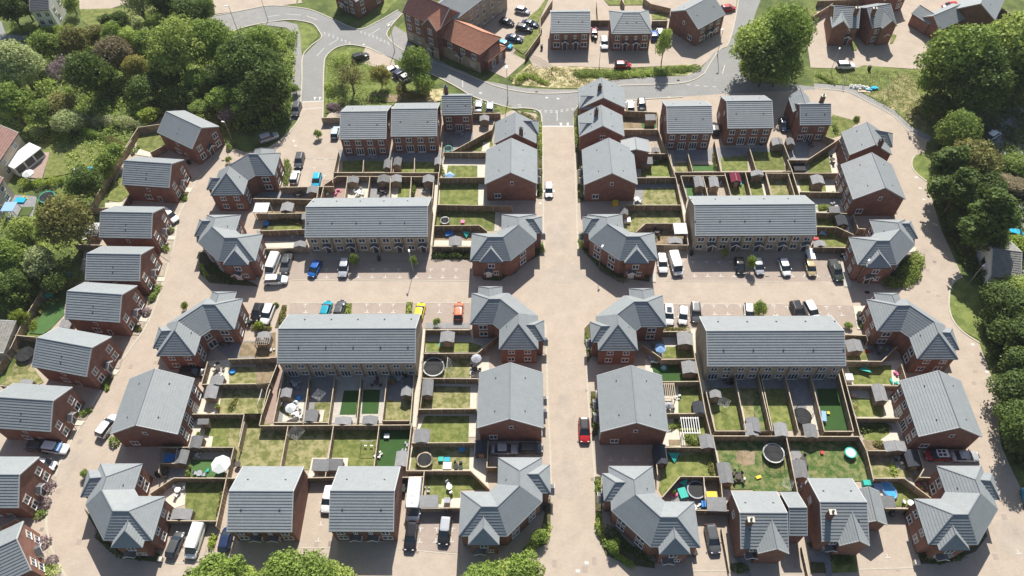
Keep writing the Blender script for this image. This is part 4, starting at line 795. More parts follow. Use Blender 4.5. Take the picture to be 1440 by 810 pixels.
# gable fronted pairs along the central street
GV = 'wide gable-fronted semi-detached brick houses'
vs = dict(south=[(.52, 4.6, 'small', .65, .9), (.22, .9, 'win', 1.3, 1.15)])
fr = [(.1, 3.1, 'win', 1.2, 1.15), (.4, 3.1, 'win', 1.2, 1.15), (.6, 3.1, 'win', 1.2, 1.15), (.9, 3.1, 'win', 1.2, 1.15), (.12, .9, 'win', 1.4, 1.2), (.38, .05, 'door', 1, 2), (.62, .05, 'door', 1, 2), (.88, .9, 'win', 1.4, 1.2)]
bk = pat_semi_back()
gable_front('semi_detached_house', 'gable-fronted brick house left of the central street near a white car on the street', GV, ('c6',1217,222), ('c7',135,222), 10.0, east=fr, west=bk, **vs)
gable_front('semi_detached_house', 'gable-fronted brick house right of the central street with a yellow-green box at its wall', GV, ('c7',383,230), ('c7',668,222), 10.2, west=fr, east=bk, **vs)
gable_front('semi_detached_house', 'gable-fronted brick house beside the west curve with a white car at its left corner', GV, ('d1',585,797), ('d1',947,797), 10.3, zr=8.3, west=fr, east=bk, **vs)
gable_front('semi_detached_house', 'gable-fronted brick house left of the central street with two cars parked below it', GV, ('d2',1175,768), ('d3',167,760), 10.2, east=fr, west=bk, **vs)
gable_front('semi_detached_house', 'gable-fronted brick house right of the central street beside the red and black car', GV, ('d3',470,785), ('d3',833,785), 10.3, west=fr, east=bk, **vs)
gable_front('semi_detached_house', 'gable-fronted brick house on the east side above the red car with the white roof', GV, ('e4',877,72), ('e4',1215,65), 10.0, east=fr, west=bk, **vs)
gable_front('semi_detached_house', 'gable-fronted brick house at the top of the east curve facing the tall dark trees', GV, ('c8',527,305), ('c8',808,302), 9.7, east=fr, west=bk, **vs)
# entrance pairs at the junction
def side_bay(t, q0, q1, inside): return bay_wing(K(t, *q0, 5.0), K(t, *q1, 5.0), inside)
GE = 'brick houses with side bays at the estate entrance'
c = v2(K('c3',0,640,8)); 
gable_front('detached_house', 'gabled brick house with chimney on the left side of the estate entrance', GE, ('c2',1268,770), ('c3',130,757), 6.6, zr=7.9, extra=[side_bay('c3',(143,645),(140,715),c)], chim=[(*v2(K('c3',48,685,8.8)), 8.9, 'dark_brick')], south=[(.45, 3.6, 'small', .7, .9)])
c = v2(K('c3',490,620,8))
gable_front('detached_house', 'front gabled brick house with chimney on the right side of the estate entrance', GE, ('c3',358,730), ('c3',598,722), 6.6, zr=8.0, extra=[side_bay('c3',(357,655),(358,722),c)], chim=[(*v2(K('c3',450,582,8.8)), 9.0, 'dark_brick')], south=[(.52, 4.2, 'win', 1.1, .9)])
c = v2(K('c3',500,500,8))
gable_front('detached_house', 'rear gabled brick house with chimney nearest the main road at the estate entrance', GE, ('c3',357,583), ('c3',606,570), 6.8, zr=8.0, extra=[side_bay('c3',(360,512),(357,582),c)], chim=[(*v2(K('c3',468,455,8.8)), 9.0, 'dark_brick')], south=[(.52, 3.6, 'small', .7, .9)])
gable_front('detached_house', 'gabled brick house with chimney and right side bay at the top of the east curve', GE, ('c8',510,72), ('c8',735,62), 6.8, zr=7.9, extra=[side_bay('c4',(738,712),(737,783),v2(K('c4',650,720,8)))], chim=[(*v2(K('c4',683,745,8.8)), 8.9, 'dark_brick')], south=[(.55, 3.7, 'small', .7, .9)], west=bk[:4])
# bottom row
GB = 'brick houses along the bottom row'
plain = [(.3, 3.5, 'small', .4, .3)]
row_house('semi_detached_house', 'brick house bottom left above the two bushy treetops, its right gable in sun', GB, ('e1',1208,575), ('e2',190,577), 10.3, 7.8, south=pat_semi_front(), north=pat_semi_back())
row_house('semi_detached_house', 'brick house in the bottom row just left of the white campervan', GB, ('e2',387,575), ('e2',732,572), 10.2, 7.8, south=pat_semi_front(), north=pat_semi_back())
fb = [(.75, .9, 'win', 1.3, 1.1), (.3, .05, 'door', 1, 2), (.3, 3.2, 'win', 1, 1)]
def front_bay(t, l, r):
    q0 = v2(K(t, *l, 5.0)); q1 = v2(K(t, *r, 5.0)); m = (q0+q1)/2; return Wing([m, m+v2(V)*4.2], (q1-q0).length, 'gg', ze=5.02, zr=5.0+(q1-q0).length*.5, oh=.3)
def garage_wing(a, b, wd, zr, ze=3.4): return Wing([a, b], wd, 'gg', ze=ze, zr=zr)
eb = v2(K('e4',185,571,4.2)); ec = v2(K('e4',285,573,4.2))
root = row_house('detached_house', 'detached brick house in the bottom row with a lower striped-roof wing on its right', GB, ('e3',1218,666), ('e4',185,668), 8.6, 7.7, south=fb, west=[(.35, 3.3, 'win', 1.0, 1.0)], chim=[(*v2(K('e3',1272,510,8.6)), 8.7, 'red_brick')],
    extra=[front_bay('e4', (22,692), (187,690)), Wing([v2(K('e4',187,447,6.6)), v2(K('e4',283,447,6.6))], 6.6, 'gg', ze=4.2, zr=6.6)])
root = row_house('detached_house', 'detached brick house in the bottom row with a separate gabled wing on its right', GB, ('e4',363,628), ('e4',613,628), 9.6, 7.8, south=fb, west=[(.3, 3.3, 'win', 1.0, 1.1)], chim=[(*v2(K('e4',420,470,8.8)), 8.9, 'red_brick')],
    extra=[front_bay('e4', (455,650), (617,648)), Wing([v2(K('e4',655,515,4.6)), v2(K('e4',612,335,4.6))], 4.2, 'gg', ze=3.0, zr=4.6)])
# bent corner houses
T_ = lambda *l: [(TILE[a][0]+x/3.784, TILE[a][1]+y/3.784) for a, x, y in l]
bent_house('bent hipped corner house at the top left, below the forking road', T_(('c5',1212,165),('c5',1218,125),('c5',1320,65),('c5',1370,65)), [T_(('c5',1118,190),('c5',1100,252)), T_(('c5',1358,38),('c6',104,36))])
bent_house('bent hipped corner house left of the white vans on the west curve', T_(('c5',1140,403),('c5',1128,450),('c5',1195,510),('c5',1262,507)), [T_(('c5',1062,412),('c5',1035,500)), T_(('c5',1188,655),('c5',1320,655))], doorc='paint_white')
bent_house('bent hipped corner house left of the central street, north of the crossroads', T_(('c7',35,400),('c7',35,440),('c6',1315,505),('c6',1235,505)), [T_(('c7',158,398),('c7',160,485)), T_(('c6',1190,640),('c6',1312,640))], doorc='paint_white')
bent_house('bent hipped corner house right of the central street, north of the crossroads', T_(('c7',505,400),('c7',508,435),('c7',610,503),('c7',680,503)), [T_(('c7',375,398),('c7',380,485)), T_(('c7',600,645),('c7',725,645))], doorc='paint_white')
bent_house('bent hipped corner house on the east curve beside the leafy triangular bed', T_(('c8',765,430),('c8',780,462),('c8',722,525),('c8',655,525)), [T_(('c8',835,422),('c8',872,512)), T_(('c8',600,670),('c8',730,670))])
bent_house('bent hipped corner house on the west curve south of the open court', T_(('d1',935,245),('d1',947,195),('d1',1080,108),('d1',1143,107)), [T_(('d1',846,228),('d1',815,340)), T_(('d1',1130,40),('d1',1260,40))])
bent_house('bent hipped corner house left of the central street, south of the crossroads', T_(('d3',35,210),('d3',35,155),('d2',1300,78),('d2',1240,78)), [T_(('d3',170,193),('d3',172,300)), T_(('d2',1185,12),('d2',1310,12))])
bent_house('bent hipped corner house right of the central street, south of the crossroads', T_(('d3',562,215),('d3',560,160),('d3',650,92),('d3',720,92)), [T_(('d3',415,200),('d3',423,310)), T_(('d3',622,22),('d3',750,22))])
bent_house('bent hipped corner house on the east curve facing the round trees', T_(('d4',978,258),('d4',960,200),('d4',830,113),('d4',765,115)), [T_(('d4',1055,236),('d4',1092,348)), T_(('d4',637,47),('d4',767,47))])
bent_house('bent hipped corner house at the bottom left beside a dark car', T_(('e1',558,283),('e1',540,352),('e1',600,465),('e1',685,465)), [T_(('e1',470,250),('e1',430,390)), T_(('e1',592,660),('e1',758,660))])
bent_house('bent hipped corner house at the foot of the central street, left side', T_(('e3',40,250),('e3',40,330),('e2',1285,442),('e2',1200,442)), [T_(('e3',200,220),('e3',205,370)), T_(('e2',1130,645),('e2',1293,645))])
bent_house('bent hipped corner house at the foot of the central street, right side', T_(('e3',655,298),('e3',657,378),('e3',790,497),('e3',878,497)), [T_(('e3',480,265),('e3',490,412)), T_(('e3',785,697),('e3',948,695))])
bent_house('bent hipped corner house in the bottom right corner of the estate', T_(('e4',1185,298),('e4',1207,370),('e4',1140,483),('e4',1062,485)), [T_(('e4',1268,265),('e4',1308,403)), T_(('e4',987,675),('e4',1147,672))])
# small garage left of the upper right gardens
g = gable_front('garage', 'small brick garage with pyramid-like slate roof behind the entrance houses', None, ('c7',585,55), ('c7',735,52), 3.6, zr=5.9, vents=False, cat='garage')
# houses north of the main road
GN = 'brick houses north of the main road'
row_house('semi_detached_house', 'plain-roofed brick house with twin porches facing the grassy bank', GN, ('c3',207,175), ('c3',418,177), 9.6, 7.6, south=pat_semi_front())
def hipped(label, a, b, wd, zr):
    u2 = v2(U); vv = v2(V); a = E5(*a); b = E5(*b); m = (a+b)/2; ln = (b-a).dot(u2); ins = 3.0
    wg = Wing([m-u2*(ln/2-ins)+vv*wd/2, m+u2*(ln/2-ins)+vv*wd/2], wd, 'hh', zr=zr, inset=ins); root, C = house('semi_detached_house', label, GN, [wg])
    wall_items(root, C, wg.Rw[0], wg.Rw[1], pat_semi_front(), inside=(wg.R[0]+wg.R[1])/2)
hipped('hip-roofed brick house with twin porches behind the parked red car', ('c3',530,180), ('c3',746,180), 9.6, 7.6)
a = K('c3',993,157,z5); b = K('c3',1137,78,z5)
free_house('semi_detached_house', 'diagonal brick house by the bend of the main road beside the big round tree', GN, a, b, 9.8, 7.9, south=[(.2, 3.1, 'win', 1.1, 1.1), (.5, 3.1, 'win', 1.1, 1.1), (.8, 3.1, 'win', 1.1, 1.1), (.2, .9, 'win', 1.2, 1.1), (.4, .05, 'door', 1, 2), (.6, .05, 'door', 1, 2), (.8, .9, 'win', 1.2, 1.1)], west=[(.5, 3.8, 'small', .6, .9), (.78, .9, 'win', 1.2, 1.1)])
def Z4(x, y, z=5.0): return P(1160+x/11.91, y/11.91, z)
a, b = Z4(130, 445), Z4(565, 475)
def npair(label, a, b, bl, br, ch):
    q0 = v2(Z4(*bl)); q1 = v2(Z4(*br)); m = (q0+q1)/2; d = (v2(b)-v2(a)).normalized(); n = Vector((-d.y, d.x))
    free_house('detached_house', label, GN, a, b, 9.0, 7.7, south=[(.3, .9, 'win', 1.7, 1.2), (.72, .05, 'door', 1, 2), (.3, 3.1, 'win', 1.6, 1.1), (.68, 3.3, 'small', .6, .9)],
        extra=[Wing([m, m+n*4.2], (q1-q0).length, 'gg', ze=5.02, zr=5+(q1-q0).length*.5)], chim=[(*v2(Z4(*ch, 8.6)), 8.7, 'red_brick')])
npair('left of two chimneyed brick houses behind the white car north of the green', a, b, (118,460), (415,492), (548,130))
npair('right of two chimneyed brick houses behind the white car north of the green', Z4(800, 475), Z4(1195, 405), (960,482), (1212,436), (842,138))
free_house('detached_house', 'brick house cut off by the top edge behind the two chimneyed houses', GN, Z4(1000, 10), Z4(1420, -130), 9.0, 7.7, south=[(.75, 3.1, 'win', 1.2, 1.1), (.8, .9, 'win', 1.6, 1.3)])
a = K('c4',1285,108,z5); b = K('c4',1360,-60,z5)
free_house('detached_house', 'brick gabled house behind the slate garage near the top right corner', GN, b, a, 9.3, 8.0, sec=-1)
a = K('c4',1105,100,3.2); b = K('c4',975,95,3.2)
ga = v2(K('c4',990,160,3.2)); gb = v2(K('c4',1130,100,3.2)); gt_ = (gb-ga).normalized(); gn_ = Vector((-gt_.y, gt_.x))
wg = Wing([ga+gn_*3.1, gb+gn_*3.1], 6.2, 'gh', ze=3.2, zr=5.4, inset=2.5); wg2 = Wing([ga+gn_*3.1+gt_*1.5, ga+gn_*8.5+gt_*1.5], 4.0, 'gg', ze=3.2, zr=4.8)
house('garage', 'slate roofed brick garage block beside the red car near the top right', None, [wg, wg2], cat='garage', vents=False)
a = v2(P(505,-8,z5)); b = v2(P(556,-6,z5))
tq0 = v2(P(500,24)); tq1 = v2(P(536,3)); td = (tq1-tq0).normalized()
def T0():
    d = v2(P(545,2))-v2(P(508,26)); d.normalize(); n = Vector((-d.y, d.x)); a = v2(P(506,27)); b = a+d*9.5
    wg = Wing([a+n*4.5, b+n*4.5], 9.0, 'gg', zr=7.9); root, C = house('semi_detached_house', 'brick house at the top edge with white cars in its shadow, left of the flats', GN, [wg], vents=False)
    wall_items(root, C, wg.Rw[0], wg.Rw[1], [(.2, 3.1, 'win', 1.2, 1.1), (.8, 3.1, 'win', 1.2, 1.1), (.2, .9, 'win', 1.2, 1.1), (.8, .9, 'win', 1.2, 1.1)], inside=C.to_2d())
    wall_items(root, C, wg.Rw[0], wg.Lw[0], [(.25, 3.1, 'win', 1.2, 1.1), (.5, 3.1, 'win', 1.2, 1.1), (.25, .9, 'win', 1.2, 1.1), (.55, .05, 'door', 1, 2), (.8, .9, 'win', 1.2, 1.1)], inside=C.to_2d())
T0()
# block of flats
def Z9(x, y, z): return v2(P(560+x/9, y/9, z))
def flats():
    F0 = Z9(50,150,8.2); F1 = Z9(530,365,8.2); t = (F1-F0).normalized(); n = Vector((-t.y, t.x)); wd = (Z9(775,160,8.2)-F1).dot(n)
    wd = max(8.0, min(12.5, wd))
    main = Wing([F0+n*wd/2, F1+n*wd/2], wd, 'gg', ze=8.2, zr=8.2+wd*.42, oh=.3)
    G0 = Z9(330,290,8.2); G1 = Z9(522,372,8.2); gw = (G1-G0).length; gm = (G0+G1)/2
    gab = Wing([gm-n*1.0, gm+n*4.6], gw, 'gg', ze=8.25, zr=8.25+gw*.55, oh=.25)
    O0 = Z9(680,500,5.4); O1 = Z9(975,640,5.4); ol = (O1-O0).length; od = 8.4
    low = Wing([F1+n*4.6-t*.4, F1+n*4.6+t*(ol+1.8)], od, 'gh', ze=5.4, zr=8.4, inset=2.4)
    Q0 = Z9(1140,790,2.9); Q1 = Z9(1365,590,2.9)
    gar = Wing([Q0-t*6+n*((Q1-Q0).dot(n))/2, Q0-t*2.4+n*((Q1-Q0).dot(n))/2], max(5.5, (Q1-Q0).dot(n)), 'gh', ze=2.9, zr=5.2, inset=2.4)
    back = Wing([F1-t*3.6+n*(wd*.6), F1-t*3.6+n*(wd+18)], 8.4, 'gg', ze=8.0, zr=11.2)
    C2 = (F0+F1)/2+n*wd/2; C = Vector((C2.x, C2.y, 0))
    root = empty('apartment_building', C, 0, 'block of flats in brick over stone with brown and orange tiled roofs', 'apartment building')
    for wgs, mt, wm in (([main], 'brown_tile', 'red_brick'), ([low, gar], 'orange_tile', 'dark_brick'), ([back], 'slate', 'buff_brick'), ([gab], 'orange_tile', 'dark_brick')):
        rb = MB(); cap = MB(); wb = MB(); vg = []; gt = MB()
        for wg in wgs: wg.roof(rb, cap, C, course=.45); wg.walls(wb, C); wg.verges(vg, C); wg.gutters(gt, C)
        wb.obj('wall', wm, root); ro = rb.obj('roof', mt, root); cap.obj('ridge_tiles', mt, ro)
        for q_ in vg: q_.obj('verge', 'verge', ro)
        gt.obj('gutter', 'trim', root)
    # stone base in front of the brick storeys
    sb = MB()
    for a, b, zt in ((main.Rw[0], main.Rw[1], 3.0), (main.Lw[0], main.Rw[0], 3.0), (gab.Rw[0], gab.Lw[0], 3.2), (low.Rw[0], low.Rw[1], 2.9)):
        d = (b-a); tt = d.normalized(); nn = Vector((tt.y, -tt.x))
        if nn.dot((main.R[0]+main.R[1])/2-(a+b)/2) > 0: nn = -nn
        p = [a-nn*.03, b-nn*.03, b+nn*.06, a+nn*.06]; vs = [(q.x-C.x, q.y-C.y, z) for z in (-.2, zt) for q in p]
        sb.add(vs, [(0, 1, 5, 4), (1, 2, 6, 5), (2, 3, 7, 6), (3, 0, 4, 7), (4, 5, 6, 7)])
    sb.obj('stone_base', 'buff_brick', root)
    rows = lambda fr, zs: [(f, z, 'win', 1.2, 1.3) for f in fr for z in zs]
    cen = (main.R[0]+main.R[1])/2
    wall_items(root, C, main.Rw[0], main.Rw[1], [(f, z+.07, 'win', 1.2, 1.3) for f in (.12, .36) for z in (.9, 3.7, 6.2)], inside=cen)
    wall_items(root, C, gab.Lw[0], gab.Rw[0], [(.5, 3.7, 'win', 1.3, 1.5), (.5, 6.5, 'win', 1.3, 1.3), (.5, .05, 'door', 1, 2)], inside=gab.R[1])
    wall_items(root, C, low.Rw[0], low.Rw[1], [(.2, 3.3, 'win', 1.3, 1.2), (.55, 3.3, 'win', 1.3, 1.2), (.85, 3.3, 'win', 1.3, 1.2), (.45, .05, 'door', 1, 2), (.8, .9, 'win', 1.6, 1.2)], inside=low.R[1])
    for wv in (back,):
        a, b = wv.Rw[0], wv.Rw[1]
        for (a, b) in ((wv.Rw[0], wv.Rw[1]), (wv.Lw[0], wv.Lw[1])): wall_items(root, C, a, b, [(f, z, 'win', 1.1, 1.4) for f in (.3, .42, .54, .7, .85) for z in (.9, 3.6, 6.0)], inside=(wv.R[0]+wv.R[1])/2)
    wall_items(root, C, gar.Lw[1], gar.Rw[1], [(.3, .1, 'patio', 1.2, 2.0), (.7, .1, 'patio', 1.2, 2.0)], inside=gar.R[0])
flats()
# old houses outside the estate
def old_house(name, label, a, b, wd, zr, wm, rm, sec=1, wins=None, ze=5.0, chim=(), cat='house'):
    a = v2(a); b = v2(b); t = (b-a).normalized(); n = Vector((-t.y, t.x))*sec
    wg = Wing([a+n*wd/2, b+n*wd/2], wd, 'gg', ze=ze, zr=zr); root, C = house(name, label, None, [wg], wallm=wm, roofm=rm, vents=False, cat=cat, chim=chim)
    cen = (wg.R[0]+wg.R[1])/2
    near = (wg.Rw[0], wg.Rw[1]) if sec > 0 else (wg.Lw[0], wg.Lw[1])
    if wins: wall_items(root, C, *near, wins, inside=cen); wall_items(root, C, wg.Lw[1], wg.Rw[1], wins[:3], inside=cen); wall_items(root, C, wg.Lw[0], wg.Rw[0], wins[:3], inside=cen)
    return root
w4 = [(.25, 3.1, 'win', 1.1, 1.2), (.7, 3.1, 'win', 1.1, 1.2), (.3, .9, 'win', 1.2, 1.3), (.75, .9, 'win', 1.2, 1.3)]
old_house('villa', 'white rendered house with dark slate roof among dark trees at the top left', K('c1',262,52,5.2), K('c1',160,58,5.2)+Vector((-.1, 0, 0)), 9.0, 8.2, 'white_render', 'dark_slate', sec=-1, wins=w4, ze=5.2)
wl0 = K('c5',85,-20,5); 
old_house('old_house', 'older house with faded brown tiled roof at the left edge beside the white conservatory', K('c1',100,705,5), K('c1',-30,900,5), 8.5, 7.8, 'tan_render', 'pink_tile', sec=-1, wins=w4)
old_house('old_house', 'older tan house at the left edge beside the blue gazebo', K('c5',20,190,5), K('c5',-60,330,5), 8.0, 7.8, 'tan_render', 'pink_tile', sec=-1, wins=w4)
old_house('bungalow', 'low house with shingled roof under the tall trees at the right edge', K('c8',1262,715,3.0), K('c8',1420,735,3.0), 9.5, 5.4, 'white_render', 'shingle', ze=3.0, wins=[(.5, .9, 'win', 1.4, 1.2), (.5, .9, 'win', 1.4, 1.2), (.8, .9, 'win', 1.2, 1.2)])
old_house('outbuilding', 'flat grey-roofed outbuilding at the left edge beyond the garden fence', K('d1',88,195,2.9), K('d1',20,365,2.9), 7.0, 3.7, 'tan_render', 'shingle', sec=-1, ze=2.9, cat='outbuilding')
# ---------------------------------------------------------------- fences: (tile, label, top line at 1.8 m)
POST = {}
def fence(label, pts, h=1.8, m='timber', name='fence', cat='fence'):
    pts = [Vector((p[0], p[1], 0)) for p in pts]; o0 = pts[0]
    root = empty(name, o0, 0, label, cat, 'timber garden fences')
    pb = MB(); cb = MB()
    if h not in POST: b = MB(); b.box(-.05, .05, -.05, .05, -.1, h+.04); POST[h] = b.mesh('post', 'timber_sunlit')
    for i in range(len(pts)-1):
        a = pts[i]-o0; b = pts[i+1]-o0; d = b-a; L = d.length
        if L < .3: continue
        t = d.normalized(); n = Vector((-t.y, t.x, 0)); nb = max(1, round(L/2.0))
        for k in range(nb):
            p = a+d*(k/nb); q = a+d*((k+1)/nb); j = random.uniform(-.015, .015)
            for (z0, z1, th) in ((-.05, h+j, .025),):
                vs = [p-n*th, q-n*th, q+n*th, p+n*th]; pb.add([v+Vector((0, 0, z)) for z in (z0, z1) for v in vs], [(0, 3, 2, 1), (4, 5, 6, 7), (0, 1, 5, 4), (1, 2, 6, 5), (2, 3, 7, 6), (3, 0, 4, 7)])
            nr = max(2, int(L/nb/.28))
            for r in range(nr):        # overlapping vertical boards
                if r % 2: continue
                x0 = p+(q-p)*(r/nr); x1 = p+(q-p)*((r+1)/nr); th = .042
                vs = [x0-n*th, x1-n*th, x1+n*th, x0+n*th]; pb.add([v+Vector((0, 0, z)) for z in (-.04, h-.02+j) for v in vs], [(0, 1, 5, 4), (1, 2, 6, 5), (2, 3, 7, 6), (3, 0, 4, 7), (4, 5, 6, 7)])
            link('post', POST[h], root, p, math.atan2(t.y, t.x))
        vs = [a-n*.07, b-n*.07, b+n*.07, a+n*.07]; cb.add([v+Vector((0, 0, z+h)) for z in (.02, .06) for v in vs], [(0, 3, 2, 1), (4, 5, 6, 7), (0, 1, 5, 4), (1, 2, 6, 5), (2, 3, 7, 6), (3, 0, 4, 7)])
    link('post', POST[h], root, pts[-1]-o0, 0)
    pb.obj('boards', m, root); cb.obj('capping_rail', 'timber_sunlit', root)
    return root
